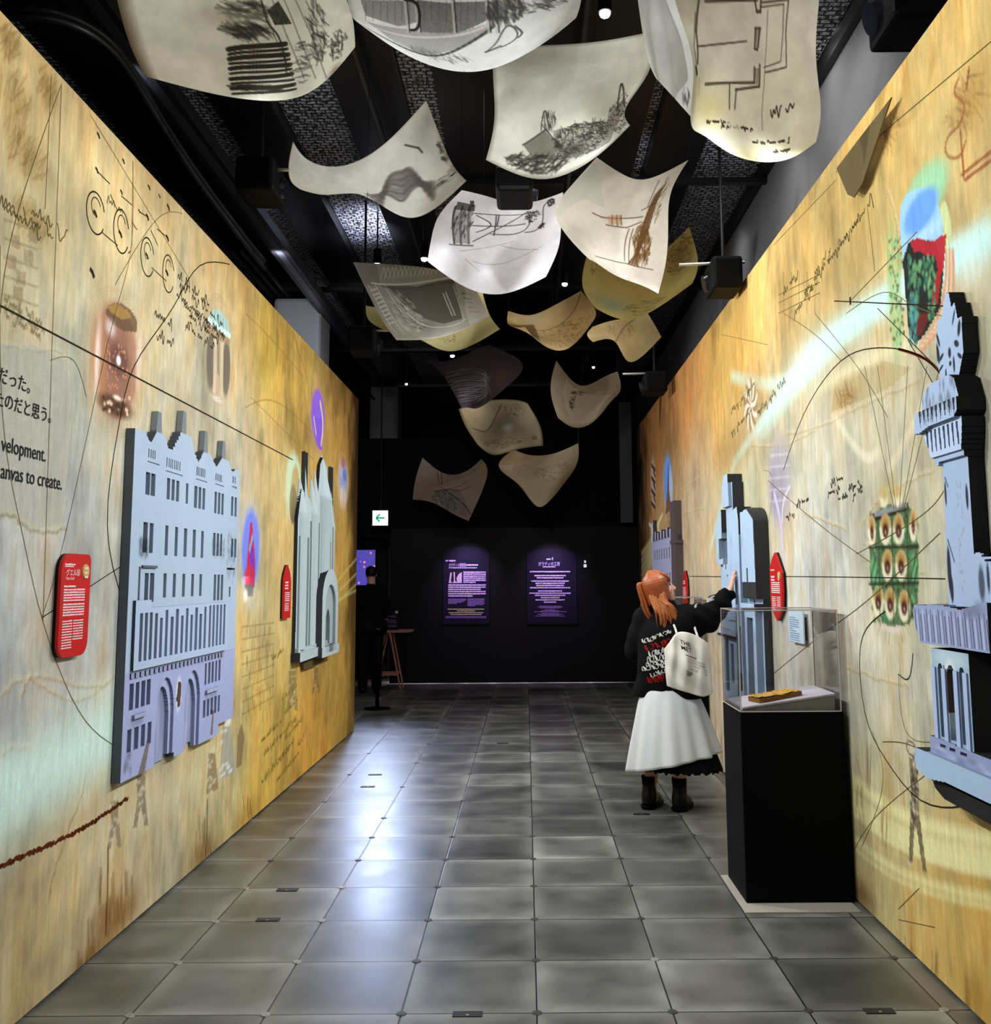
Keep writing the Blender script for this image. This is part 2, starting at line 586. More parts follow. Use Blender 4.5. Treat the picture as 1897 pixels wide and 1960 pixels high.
def deck_material():
    m = bpy.data.materials.new('perforated_metal_deck')
    m.use_nodes = True
    nt = m.node_tree; N, L = nt.nodes, nt.links
    b = N['Principled BSDF']
    geo = N.new('ShaderNodeNewGeometry')
    vo = N.new('ShaderNodeTexBrick')
    vo.inputs['Scale'].default_value = 7.0
    vo.inputs['Color1'].default_value = (0.55, 0.56, 0.60, 1)
    vo.inputs['Color2'].default_value = (0.36, 0.37, 0.40, 1)
    vo.inputs['Mortar'].default_value = (0.008, 0.008, 0.01, 1)
    vo.inputs['Mortar Size'].default_value = 0.055
    vo.inputs['Mortar Smooth'].default_value = 0.3
    vo.inputs['Brick Width'].default_value = 0.55
    vo.inputs['Row Height'].default_value = 0.34
    L.new(geo.outputs['Position'], vo.inputs['Vector'])
    ns = N.new('ShaderNodeTexNoise'); ns.inputs['Scale'].default_value = 26; ns.inputs['Detail'].default_value = 2
    L.new(geo.outputs['Position'], ns.inputs['Vector'])
    cr = N.new('ShaderNodeMapRange'); cr.clamp = True
    cr.inputs['From Min'].default_value = 0.40; cr.inputs['From Max'].default_value = 0.52
    cr.inputs['To Min'].default_value = 0.12
    L.new(ns.outputs['Fac'], cr.inputs['Value'])
    vm = N.new('ShaderNodeVectorMath'); vm.operation = 'SCALE'
    L.new(vo.outputs['Color'], vm.inputs[0]); L.new(cr.outputs[0], vm.inputs['Scale'])
    L.new(vm.outputs[0], b.inputs['Base Color'])
    b.inputs['Roughness'].default_value = 0.42
    b.inputs['Metallic'].default_value = 0.25
    bp = N.new('ShaderNodeBump'); bp.inputs['Strength'].default_value = 0.6; bp.inputs['Distance'].default_value = 0.02
    L.new(ns.outputs['Fac'], bp.inputs['Height']); L.new(bp.outputs['Normal'], b.inputs['Normal'])
    return m
M_DECK = deck_material()
def xz(px, py):
    return on(px, py, 2, ZC)[0]
strips = [(-3.75, -3.2), (xz(345, 180), xz(412, 180)), (xz(535, 199), xz(640, 148)), (xz(760, 110), xz(830, 130)),
          (xz(1212, 300), xz(1255, 225)), (xz(1330, 300), xz(1462, 300))]
for a, b_ in strips:
    struct(MB().box((a, -1, ZC), (b_, 20, ZC + 0.04)).obj('ceiling_deck', M_DECK, ceil))
edges = [-6.9] + [v for s in strips for v in s] + [2.4]
for i in range(0, len(edges), 2):
    a, b_ = edges[i], edges[i + 1]
    if b_ - a > 0.02:
        struct(MB().box((a + 0.005, -1, ZC - 0.12), (b_ - 0.005, 20, ZC + 0.42)).obj('ceiling_beam', M_BEAM, ceil))
for y in (5.2, 8.4, 11.6, 14.8, 17.6):     # thin cross angles under the deck
    struct(MB().box((-4.5, y, ZC - 0.17), (2.2, y + 0.07, ZC - 0.122)).obj('ceiling_crossbar', M_STEEL, ceil))

# ---- outer walls
struct(MB().box((2.2, -3, 0), (2.4, 23, ZC + 0.45)).obj('wall_right_outer', M_GREYWALL))
struct(MB().box((-7.1, -3, 0), (-6.9, 23, ZC + 0.45)).obj('wall_left_outer', M_BLACKWALL))
struct(MB().box((-7, 22.6, 0), (2.3, 22.8, ZC + 0.45)).obj('wall_far', M_BLACKWALL))
struct(MB().box((-7, -3.1, 0), (2.3, -2.95, ZC + 0.45)).obj('wall_rear', M_BLACKWALL))
# black partition closing the corridor: raised a finger above the floor, light behind it
YB = 15.35
struct(MB().box((-2.12, YB, 0.024), (2.2, YB + 0.12, 2.42), 0.004).obj('wall_back', M_BLACKWALL))
struct(MB().box((-4.6, YB + 0.14, 2.30), (2.2, YB + 0.26, 3.87)).obj('wall_back_upper', M_BLACK))
struct(MB().box((-4.6, YB + 0.9, 0.0), (-2.3, YB + 1.02, 2.3)).obj('wall_back_side', M_BLACKWALL))
area('gap_light', (-0.3, YB + 0.35, 0.35), (-0.3, YB + 0.3, 0) , 40, 3.6, 0.1, (0.85, 0.72, 0.85))

# square columns on the left
for nm, px0, px1, y in (('column', 520, 611, 10.9), ('column', 708, 762, 17.6)):
    x0, x1 = at_y(px0, 700, y)[0], at_y(px1, 700, y)[0]
    struct(MB().box((x0, y, 0), (x1, y + 0.6, 4.84 if y < 12 else ZC - .125), 0.05).obj(nm, mat('column_paint', C8(120, 122, 128), 0.75, 0.2)))
# ================================================================ THE TWO PROJECTED WALLS
class Wall(Cv):
    """drawing on a wall plane X = const; u = world Y, v = world Z; calls take points read off the photograph"""
    def __init__(self, x, y0, y1, z0, z1, res, base, seed):
        super().__init__(y0, y1, z0, z1, res, base, seed)
        self.px = x
    def p(self, px, py):
        q = on(px, py, 0, self.px)
        return (q[1], q[2])
    def P(self, pts):
        return [self.p(*t) for t in pts]
    def r(self, px, py, rx, ry):
        a, b = self.p(px - rx, py), self.p(px + rx, py)
        c, d = self.p(px, py - ry), self.p(px, py + ry)
        return abs(b[0] - a[0]) / 2, abs(d[1] - c[1]) / 2
    def E(self, px, py, rx, ry, col, al=1.0, soft=0.2):
        self.ell(self.p(px, py), *self.r(px, py, rx, ry), col, al, soft)
    def B(self, px, py, rx, ry, col, al=1.0, rot=0.0):
        self.blob(self.p(px, py), *self.r(px, py, rx, ry), col, al, rot)
    def Ln(self, pts, wd, col, al=1.0, soft=None):
        self.line(self.P(pts), wd, col, al, soft)
    def Cu(self, pts, wd, col, al=1.0, soft=None, n=30):
        self.line(spline(np.array(self.P(pts)), n), wd, col, al, soft)
    def F(self, pts, col, al=1.0, noise=0.0):
        self.fill(self.P(pts), col, al, noise)
    def ring(self, px, py, rx, ry, wd, col, al=1.0):
        ru, rv = self.r(px, py, rx, ry)
        c = self.p(px, py)
        self.line([(c[0] + ru * math.cos(t), c[1] + rv * math.sin(t)) for t in np.linspace(0, 6.283, 40)], wd, col, al)
    def parchment(self, cols, seed):
        """cols: list of (px,py,radius_u,radius_v,colour,weight) spread over the wall, then fibres, stains and creases"""
        rng = np.random.default_rng(seed)
        U, V = np.meshgrid(self.X, self.Y)
        acc = np.zeros_like(self.a); wt = np.zeros(U.shape) + 1e-6
        for px, py, ru, rv, c, k in cols:
            u, v = self.p(px, py)
            w = k * np.exp(-((U - u) / ru) ** 2 - ((V - v) / rv) ** 2) + 1e-5 / (1 + (U - u) ** 2 + (V - v) ** 2)
            acc += w[..., None] * c
            wt += w
        self.a = acc / wt[..., None]
        lum = self.a @ np.array([.3, .59, .11])
        self.a = np.clip(self.a * .80 + (lum * .20 + .03)[..., None], 0, 1)
        sat = (self.a.max(-1) - self.a.min(-1)) / (self.a.max(-1) + 1e-6)
        low = np.clip(1.25 - 1.9 * sat, 0, 1)[..., None]
        self.a = self.a * (1 + low * np.array([-.06, -.02, .10]))
        f1 = fbm(self.h, self.w, 70, 60, rng, 5)
        f2 = fbm(self.h, self.w, 40, 7, rng, 4)       # vertical fibre
        f3 = fbm(self.h, self.w, 14, 14, rng, 3)
        k = 1 + 0.55 * (f1 - 0.5) + 0.26 * (f2 - 0.5) + 0.16 * (f3 - 0.5)
        self.a *= k[..., None]
        f4 = fbm(self.h, self.w, 60, 24, rng, 4)
        self.a *= 1 + ((f4 - .5) * .28)[..., None] * np.array([.25, -.15, -.7])
        st = np.clip((f1 * f2 * 4 - 1.15), 0, 1)
        self.a = self.a * (1 - 0.25 * st[..., None] * np.array([0.6, 0.9, 1.3]))
    def crease(self, pts, dark, lite, wd=0.02):
        P = spline(np.array(self.P(pts)), 24)
        P = P + (self.rng.random(P.shape) - 0.5) * 0.015
        self.line(P, wd, lite, 0.35, wd * 1.2)
        self.line(P + np.array([0.010, -0.011]), wd * .45, dark, 0.4, wd * .6)
    def bake(self, name, m, parent, dx):
        U, V = np.meshgrid(self.X, self.Y)
        co = np.stack([np.full(U.shape, self.px + dx), U, V], -1).reshape(-1, 3)
        me = mesh_np(name, co, grid_faces(self.h, self.w, flip=dx < 0))
        vcol(me, np.clip(self.a, 0.01, 0.97).reshape(-1, 3))
        return put(name, me, m, parent)

INK = C8(38, 34, 24)
M_INK = mat('brown_black_ink', C8(46, 40, 28), 0.9, 0.05)
M_INKSOFT = mat('faded_olive_ink', C8(112, 100, 62), 0.9, 0.05)
M_RUST = mat('rust_red_ink', C8(96, 44, 24), 0.9, 0.05)
M_MURAL = mat_attr('projected_parchment', 0.85, 0.12, 0.20, (34, 34, 6), 0, 110)
WHITE, CYAN = C8(250, 250, 245), C8(205, 240, 238)

# ---------------------------------------------------------------- left wall
wall_left = struct(MB().box((XL - 0.14, YL0, 0.012), (XL - 0.003, YL1, ZL)).obj('wall_left', M_WALLCORE))
W = Wall(XL, YL0, YL1, 0.012, ZL, 0.008, (0.8, 0.7, 0.5), 11)
W.parchment([
    (60, 250, .8, .7, C8(226, 186, 108), 1), (200, 330, .9, .7, C8(230, 190, 112), 1), (330, 480, .9, .6, C8(224, 186, 114), 1),
    (470, 640, .6, .6, C8(220, 170, 84), 1), (30, 480, .7, .6, C8(196, 178, 126), 1), (120, 620, .8, .5, C8(196, 182, 132), 1),
    (330, 680, 1., .5, C8(203, 186, 138), 1), (420, 800, .7, .5, C8(205, 188, 146), 1.2), (60, 900, .6, .6, C8(184, 176, 154), 1),
    (190, 900, .5, .6, C8(202, 190, 152), 1.3), (100, 1150, .7, .5, C8(196, 186, 158), 1.2), (60, 1350, .6, .5, C8(196, 180, 146), 1),
    (60, 1750, .8, .4, C8(212, 178, 108), 1.3), (250, 1600, .7, .35, C8(208, 184, 130), 1.2), (420, 1450, .6, .4, C8(214, 188, 116), 1),
    (520, 1400, .6, .5, C8(230, 176, 52), 1.4), (520, 1200, .5, .7, C8(208, 178, 104), 1.2), (560, 700, .6, .5, C8(214, 164, 56), 1.5),
    (510, 680, .35, .35, C8(226, 178, 30), 1.1), (530, 950, .4, .6, C8(206, 170, 96), 1.2), (615, 1000, .8, 1., C8(206, 160, 68), 1.3),
    (650, 800, .6, .5, C8(178, 128, 44), 1.4), (660, 1250, .7, .8, C8(206, 156, 52), 1.4), (590, 1440, .8, .4, C8(220, 156, 44), 1.2)], 5)
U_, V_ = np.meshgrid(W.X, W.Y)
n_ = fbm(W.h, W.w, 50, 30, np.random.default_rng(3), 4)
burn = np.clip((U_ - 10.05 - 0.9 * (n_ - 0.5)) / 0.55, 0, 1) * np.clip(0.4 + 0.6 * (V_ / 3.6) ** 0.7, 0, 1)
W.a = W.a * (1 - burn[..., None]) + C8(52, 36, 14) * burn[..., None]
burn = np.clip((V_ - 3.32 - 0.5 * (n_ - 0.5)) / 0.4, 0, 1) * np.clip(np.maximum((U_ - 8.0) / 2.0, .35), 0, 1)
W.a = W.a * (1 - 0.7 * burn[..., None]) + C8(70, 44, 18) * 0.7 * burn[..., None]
# torn grey sheet behind the quotation
g = [(-40, 655), (60, 660), (128, 690), (134, 760), (128, 850), (126, 930), (118, 1005), (60, 1012), (20, 990), (-40, 985)]
W.F(g, C8(178, 175, 165), 0.85, 0.15)
for k in range(60):
    t = W.rng.random(2)
    W.B(10 + 100 * t[0], 720 + 250 * t[1], 7, 5, C8(205, 206, 200) if k % 2 else C8(160, 158, 148), 0.22)
W.crease([(-10, 985), (25, 985), (60, 1010), (125, 1008)], C8(110, 96, 66), C8(200, 190, 165))
W.crease([(5, 655), (60, 665), (128, 690), (131, 850), (120, 1000)], C8(150, 138, 108), C8(208, 200, 176), 0.012)
W.crease([(0, 1330), (60, 1300), (140, 1340), (220, 1290)], C8(150, 122, 84), C8(216, 204, 176))
W.crease([(40, 1330), (70, 1290), (150, 1310), (210, 1305)], C8(150, 122, 84), C8(220, 206, 180))
W.crease([(0, 1440), (50, 1430), (130, 1440), (200, 1400)], C8(150, 122, 84), C8(216, 204, 176))
W.crease([(175, 1440), (150, 1530), (110, 1640), (90, 1720)], C8(130, 100, 60), C8(206, 184, 140))
W.crease([(110, 1350), (150, 1420), (200, 1480), (250, 1600)], C8(168, 140, 100), C8(228, 214, 186), 0.014)
# cyan-white light band at lower left
for a_, b_, wd, al in (((-30, 1580), (260, 1340), .26, .55), ((-30, 1540), (235, 1385), .15, .5), ((-30, 1500), (225, 1420), .07, .4), ((0, 1500), (240, 1440), .2, .3)):
    W.Ln([a_, b_], wd, C8(216, 244, 236), min(1, al * 1.55), wd * 1.2)
W.B(330, 1520, 90, 35, C8(214, 206, 170), .5)
for s_ in (((590, 1180), (690, 1060)), ((640, 1160), (690, 1110)), ((645, 1150), (690, 1125)), ((650, 1130), (690, 1090))):
    W.Ln([s_[0], s_[1]], .025, C8(226, 218, 140), .8, .03)
# drips and stains at the foot
for px, py, ln in ((205, 1700, 80), (215, 1740, 60), (240, 1700, 70), (385, 1590, 70), (395, 1620, 40), (180, 1790, 60), (470, 1540, 40), (160, 1830, 40)):
    for k in range(7):
        j = W.rng.random(3) - .5
        W.Ln([(px + 26 * j[0], py + ln * (j[1])), (px + 26 * j[0] + 6 * j[2], py + ln * (j[1] + .6))], .012, C8(92, 58, 22), .45, .02)
    W.B(px, py + ln * .6, 26, 26, C8(120, 76, 26), .35)
W.B(215, 1760, 40, 60, C8(150, 100, 44), .35)
for pp in [[(207, 1620), (206, 1690), (203, 1790)], [(397, 1530), (396, 1590), (394, 1640)]]:
    W.Cu(pp, .012, C8(86, 56, 24), .7)
# dark smudges upper left
for px, py, rx, ry in ((30, 200, 30, 60), (55, 300, 35, 40), (90, 170, 18, 40), (20, 80, 20, 30), (60, 420, 40, 30)):
    W.B(px, py, rx, ry, C8(150, 116, 62), .45)
    W.hatch(W.p(px, py), *W.r(px, py, rx, ry), 40, .1, .008, C8(120, 92, 48), .35, 1.1, .5)
# faded architect's plan
for k in range(5):
    y = 420 + k * 36
    W.Ln([(8, y), (72, y + 22)], .008, C8(120, 104, 70), .5)
for px, py in ((30, 460), (40, 530), (64, 450), (22, 500), (55, 490), (35, 560)):
    W.F([(px - 9, py - 14), (px + 9, py - 9), (px + 9, py + 18), (px - 9, py + 12)], C8(128, 110, 78), .5, .4)
for k in range(3):
    W.script(W.p(8, 575 + 14 * k), -.05, .3, .03, .006, C8(110, 96, 62), .6)
# faded buildings and notes at the right of the facade
for k in range(90):
    t = W.rng.random(2)
    x, y = 470 + 48 * t[0], 1190 + 180 * t[1]
    W.Ln([(x, y), (x, y + 16)], .014, C8(128, 104, 58), .4)
for k in range(8):
    W.Ln([(463, 1200 + 24 * k), (525, 1192 + 20 * k)], .01, C8(128, 104, 58), .45)
W.fill(W.P([(452, 1470), (455, 1410), (462, 1385), (468, 1410), (462, 1466)]), C8(120, 98, 70), .6)
for k, (x, y, l) in enumerate(((520, 1262, 22), (540, 1340, 30), (545, 1365, 26), (500, 1420, 34), (505, 1445, 60), (520, 1470, 44), (545, 1415, 40), (570, 1425, 14), (500, 1500, 50), (530, 1495, 44))):
    W.script(W.p(x, y), .12, l * .016, .035, .008, C8(110, 92, 30), .75)
for pts in ([(470, 600), (520, 650), (580, 720)], [(480, 760), (560, 840), (600, 880)], [(520, 640), (525, 800)], [(560, 690), (565, 830)], [(545, 660), (548, 820)], [(590, 740), (592, 830)], [(470, 780), (530, 770), (600, 830)]):
    W.Cu(pts, .008, C8(140, 104, 44), .6)
for x in (515, 530, 540, 555, 570, 583):
    W.Ln([(x, 800 + (x - 515) * .5), (x, 930)], .007, C8(150, 116, 60), .45)
# glass lantern picture
W.E(222, 695, 56, 125, C8(206, 178, 138), .45, .35)
W.E(222, 690, 47, 112, C8(180, 134, 108), .95, .10)
W.E(222, 700, 30, 108, C8(150, 106, 90), .85, .25)
W.E(187, 690, 7, 75, C8(246, 226, 214), .85, .5); W.E(266, 690, 6, 60, C8(240, 218, 206), .75, .5)
W.E(176, 700, 5, 90, C8(206, 156, 110), .6, .5); W.E(197, 710, 8, 80, C8(186, 130, 90), .7, .5)
W.F([(202, 600), (205, 585), (225, 578), (248, 590), (262, 612), (262, 636), (240, 634), (215, 620)], C8(112, 84, 66), .95)
W.F([(205, 588), (222, 580), (245, 594), (252, 608), (232, 612), (214, 600)], C8(168, 132, 74), .9)
W.E(212, 628, 10, 16, C8(230, 214, 214), .8, .5)
W.E(227, 690, 20, 32, C8(104, 70, 62), .8, .4); W.E(227, 690, 4.5, 10, C8(255, 255, 255), 1, .3)
for k in range(46):
    t = W.rng.random(2)
    W.E(206 + 38 * t[0], 660 + 85 * t[1], 1.3, 2.6, C8(222, 156, 122), .8, .3)
W.E(222, 778, 34, 20, C8(92, 64, 46), .9, .3)
for k in range(26):
    t = W.rng.random(2)
    W.E(196 + 52 * t[0], 760 + 34 * t[1], 2.6, 4, C8(240, 206, 180) if k % 2 else C8(70, 50, 40), .9, .3)
W.E(225, 762, 9, 5, C8(255, 232, 214), .95, .4)
for k in range(5):
    W.ring(222, 695, 50 + 4 * k, 118 + 6 * k, .006, C8(180, 150, 110), .35)
# arched window picture
W.E(420, 665, 30, 98, C8(202, 184, 146), .6, .3)
W.E(404, 690, 9, 58, C8(112, 104, 94), .9, .15); W.E(433, 705, 8, 56, C8(110, 102, 92), .9, .15)
W.Ln([(412, 640), (411, 745)], .06, C8(224, 204, 176), .9); W.Ln([(426, 650), (424, 760)], .05, C8(222, 200, 174), .9)
W.Ln([(418, 640), (418, 725)], .05, C8(150, 140, 128), .8); W.Ln([(417, 725), (416, 765)], .06, C8(206, 174, 152), .9)
W.F([(399, 610), (408, 592), (420, 592), (436, 616), (441, 645), (430, 636)], C8(176, 214, 214), .9)
W.Ln([(400, 612), (440, 643)], .035, C8(218, 248, 248), 1)
for k in range(6):
    W.Ln([(404 + 6 * k, 610 + 4.6 * k), (406 + 5.3 * k, 590 + 5 * k)], .008, C8(130, 140, 136), .8)
W.F([(396, 615), (441, 650), (438, 662), (394, 636)], C8(170, 140, 110), .7)
W.E(416, 765, 10, 6, C8(244, 240, 236), .85, .4)
for k in range(3):
    W.ring(420, 670, 27 + 3 * k, 96 + 5 * k, .007, C8(170, 148, 108), .4)
W.B(424, 830, 9, 60, C8(216, 208, 184), .5)
# violet picture, white arch, stained glass, coloured spire
W.E(608, 800, 17, 66, C8(190, 150, 130), .5, .3)
W.E(609, 797, 13, 52, C8(146, 98, 236), .95, .12); W.F([(601, 800), (619, 800), (617, 860), (612, 862), (606, 850)], C8(140, 92, 232), .95)
W.Cu([(613, 770), (618, 810), (615, 850)], .05, C8(226, 206, 150), .9); W.Ln([(601, 800), (605, 830)], .04, C8(236, 220, 200), .8)
W.E(562, 930, 15, 66, C8(206, 236, 212), .85, .15); W.E(565, 950, 9, 60, C8(190, 162, 102), .95, .1)
W.E(561, 965, 7, 38, C8(112, 84, 52), .95, .12); W.E(561, 975, 4, 26, C8(88, 62, 40), .9, .1); W.B(552, 950, 22, 60, C8(214, 224, 180), .45)
W.E(657, 925, 11, 52, C8(224, 190, 170), .8, .2); W.E(657, 915, 8, 36, C8(166, 178, 226), .95, .15)
for x, y, c in ((653, 900, C8(206, 190, 226)), (660, 910, C8(120, 140, 214)), (655, 945, C8(232, 216, 206)), (660, 950, C8(216, 200, 196)), (657, 885, C8(190, 120, 110))):
    W.E(x, y, 4, 12, c, .9, .3)
for x in (652, 656, 660):
    W.Ln([(x, 930), (x, 970)], .03, C8(240, 230, 220), .8)
W.E(479, 1055, 21, 92, C8(190, 204, 240), .7, .3); W.E(480, 1052, 17, 78, C8(124, 138, 246), .95, .15)
W.F([(479, 1000), (483, 1000), (489, 1080), (487, 1125), (470, 1120), (473, 1075)], C8(196, 50, 92), .95)
W.F([(479, 1045), (484, 1050), (488, 1090), (478, 1075)], C8(120, 60, 210), .9); W.F([(476, 1050), (483, 1020), (485, 1030), (478, 1060)], C8(130, 190, 220), .8)
W.E(474, 1102, 6, 18, C8(222, 60, 78), .9, .3); W.F([(468, 1118), (486, 1118), (484, 1142), (472, 1142)], C8(96, 90, 84), .9)
W.E(470, 1140, 4, 12, C8(238, 236, 226), .9, .4); W.E(488, 1150, 22, 26, C8(226, 222, 200), .35, .5)
# small walking figures below the facade
def walker(px, py, h, c1, c2, dress=False):
    w_ = h * .11
    W.E(px + w_ * .3, py - h * .45, w_ * .45, h * .07, c2, .9, .3)
    if dress:
        W.F([(px - w_ * .4, py - h * .38), (px + w_ * .7, py - h * .38), (px + w_ * 1.3, py + h * .3), (px - w_ * .8, py + h * .4)], c1, .9, .4)
    else:
        W.F([(px - w_ * .5, py - h * .38), (px + w_ * .8, py - h * .38), (px + w_ * .7, py), (px - w_ * .4, py)], c1, .9, .3)
        W.F([(px - w_ * .4, py), (px + w_ * .3, py), (px - w_ * .5, py + h * .45), (px - w_ * 1.0, py + h * .45)], c1, .85, .3)
        W.F([(px, py), (px + w_ * .8, py), (px + w_ * 1.2, py + h * .42), (px + w_ * .6, py + h * .42)], c1, .85, .3)
    for k in range(12):
        t = W.rng.random(2) - .5
        W.E(px + w_ * 1.4 * t[0], py + h * .7 * t[1], w_ * .25, h * .03, c2, .7, .4)
walker(268, 1530, 120, C8(126, 114, 92), C8(214, 206, 186))
walker(218, 1575, 110, C8(140, 128, 104), C8(216, 208, 188))
walker(404, 1480, 100, C8(140, 118, 88), C8(222, 216, 198), True)
walker(432, 1440, 130, C8(168, 168, 166), C8(236, 236, 232), True)
walker(558, 1320, 95, C8(150, 132, 88), C8(206, 186, 140))
walker(604, 1300, 60, C8(146, 118, 66), C8(206, 182, 130))
W.E(318, 1500, 12, 16, C8(196, 184, 152), .8, .3); W.B(330, 1490, 50, 20, C8(206, 190, 150), .5)
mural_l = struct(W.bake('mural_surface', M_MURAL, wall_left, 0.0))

def on_left(u, v):
    return (XL + 0.0015, u, v)
lines_k, lines_o, lines_r = [], [], []
def wl(pts, wd, store, smooth=True, n=26):
    P = np.array(W.P(pts))
    P[:, 1] = np.clip(P[:, 1], .03, W.Y[-1] - .03)
    store.append((spline(P, n) if smooth and len(P) > 2 else spline(P, 2), wd * .8))
wl([(0, 585), (560, 880)], .010, lines_k, False)
wl([(440, 490), (380, 510), (330, 590), (262, 690), (228, 810), (205, 1000), (235, 1150)], .008, lines_k)
wl([(245, 1075), (170, 1118), (80, 1182)], .006, lines_k, False)
for pts in ([(0, 470), (5, 800), (40, 1010), (82, 1190), (150, 1360), (215, 1425)], [(118, 150), (100, 640), (82, 1190)],
            [(118, 145), (30, 420), (0, 600)], [(255, 290), (250, 480), (210, 640), (130, 1000), (80, 1180)],
            [(175, 210), (360, 530)], [(350, 385), (300, 420), (220, 545)], [(255, 290), (252, 470)], [(98, 145), (86, 400)],
            [(95, 690), (140, 690), (165, 760)], [(560, 600), (600, 780), (600, 900)], [(565, 620), (595, 830)]):
    wl(pts, .004, lines_o)
for px, py, rx, ry in ((183, 408, 18, 40), (232, 443, 15, 42), (282, 492, 13, 37), (322, 524, 11, 36)):
    c = W.p(px, py); ru, rv = W.r(px, py, rx, ry)
    lines_k.append(([(c[0] + ru * math.cos(t), c[1] + rv * math.sin(t)) for t in np.linspace(0.4, 5.8, 36)], .007))
    lines_k.append(([(c[0] + ru * .5 * math.cos(t), c[1] + rv * .45 * math.sin(t) + rv * .3) for t in np.linspace(0.4, 4.5, 20)], .005))
for px, py, s in ((188, 258, 5), (185, 325, 5), (182, 408, 6), (230, 447, 6), (282, 415, 5), (322, 396, 5), (320, 455, 5), (319, 521, 5), (281, 489, 5), (176, 521, 8), (232, 367, 4), (236, 308, 4), (266, 403, 3), (285, 358, 4), (305, 375, 3)):
    c = W.p(px, py); ru, rv = W.r(px, py, s * .55, s)
    lines_k.append(([(c[0] - ru, c[1] + rv * .5), (c[0] + ru * .2, c[1]), (c[0] + ru, c[1] - rv)], rv * 1.1))
for a_, b_ in (((186, 328), (210, 352)), ((232, 375), (252, 392)), ((266, 405), (282, 415)), ((300, 438), (322, 456)), ((195, 445), (225, 470)), ((290, 512), (318, 538)), ((245, 485), (250, 480)), ((211, 372), (224, 402)), ((288, 440), (302, 470)), ((252, 425), (262, 440))):
    wl([a_, b_], .006, lines_k, False)
for k, (x, y, l) in enumerate(((340, 530, .55), (344, 548, .75), (338, 565, .85), (352, 585, .7), (362, 605, .55), (355, 625, .5), (296, 600, .25), (300, 640, .25))):
    for pl in cursive(W.p(x, y), -.02, l, .045, W.rng):
        lines_k.append((pl, .006))
for k, (x, y, l) in enumerate(((300, 330, .3), (280, 300, .3), (215, 255, .3), (205, 380, .2), (0, 380, .4), (8, 398, .3), (60, 405, .3))):
    for pl in cursive(W.p(x, y), -.02, l, .04, W.rng):
        lines_o.append((pl, .005))
P = spline(np.array(W.P([(-20, 1668), (60, 1632), (140, 1595), (200, 1558), (245, 1527)])), 90)
P[:, 1] += (W.rng.random(90) - .5) * .012
for i in range(89):
    lines_r.append((P[i:i + 2] + (W.rng.random((2, 2)) - .5) * .006, .011 + .012 * W.rng.random()))
ribbon_mesh('ink_drawing', lines_k, M_INK, wall_left, on_left)
ribbon_mesh('construction_lines', lines_o, M_INKSOFT, wall_left, on_left)
ribbon_mesh('rope_line', lines_r, M_RUST, wall_left, on_left)
# quotation in Japanese and English, running off the left of the picture
M_LET = mat('quotation_black', C8(40, 40, 44), 0.8, 0.1)
for s_, px, py, size, k in (('だった。', 67, 756, .066, 1.0), ('たのだと思う。', 106, 812, .064, 1.0), ('velopment.', 87, 884, .080, .90), ('anvas to create.', 118, 938, .080, .90)):
    o_ = on_left(*W.p(px, py))
    text_on('quotation_lettering', s_, size, (o_[0] + .001, o_[1], o_[2]), (0, 1, 0), (0, 0, 1), M_LET, wall_left, 'RIGHT', k, .0004)

# ---------------------------------------------------------------- right wall
wall_right = struct(MB().box((XR + 0.003, YR0, 0.012), (XR + 0.14, YR1, ZR)).obj('wall_right', M_WALLCORE))
W = Wall(XR, YR0, YR1, 0.012, ZR, 0.009, (0.8, 0.7, 0.5), 21)
W.parchment([
    (1860, 250, .6, .6, C8(222, 176, 88), 1), (1750, 330, .6, .6, C8(224, 182, 90), 1), (1600, 420, .8, .5, C8(226, 178, 82), 1.2),
    (1500, 540, 1., .5, C8(222, 172, 80), 1.2), (1390, 690, .9, .6, C8(216, 160, 62), 1.3), (1300, 760, 1.2, .6, C8(196, 122, 48), 1.4),
    (1255, 850, 1., .7, C8(164, 98, 40), 1.6), (1270, 1000, 1.2, .7, C8(204, 152, 88), 1.4), (1330, 1000, 1., .8, C8(214, 176, 122), 1.2),
    (1340, 1200, 1., .5, C8(222, 190, 140), 1.2), (1450, 900, .9, .6, C8(206, 184, 132), 1.2), (1560, 800, .7, .6, C8(204, 188, 140), 1.2),
    (1560, 1050, .7, .5, C8(208, 198, 166), 1.2), (1700, 800, .6, .5, C8(206, 188, 136), 1.2), (1850, 700, .5, .5, C8(208, 194, 148), 1.2),
    (1620, 1250, .5, .4, C8(206, 190, 152), 1.2), (1700, 1350, .5, .4, C8(208, 192, 144), 1.2), (1680, 1560, .5, .35, C8(206, 188, 118), 1.2),
    (1800, 1750, .4, .35, C8(214, 172, 78), 1.3), (1670, 1690, .5, .3, C8(214, 176, 92), 1.1), (1870, 1850, .4, .3, C8(206, 158, 60), 1.3)], 8)
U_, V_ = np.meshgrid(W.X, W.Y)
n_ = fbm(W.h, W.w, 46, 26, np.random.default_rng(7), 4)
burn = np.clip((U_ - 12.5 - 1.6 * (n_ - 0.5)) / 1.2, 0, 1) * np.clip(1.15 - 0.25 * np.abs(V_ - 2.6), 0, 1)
W.a = W.a * (1 - burn[..., None]) + C8(46, 30, 14) * burn[..., None]
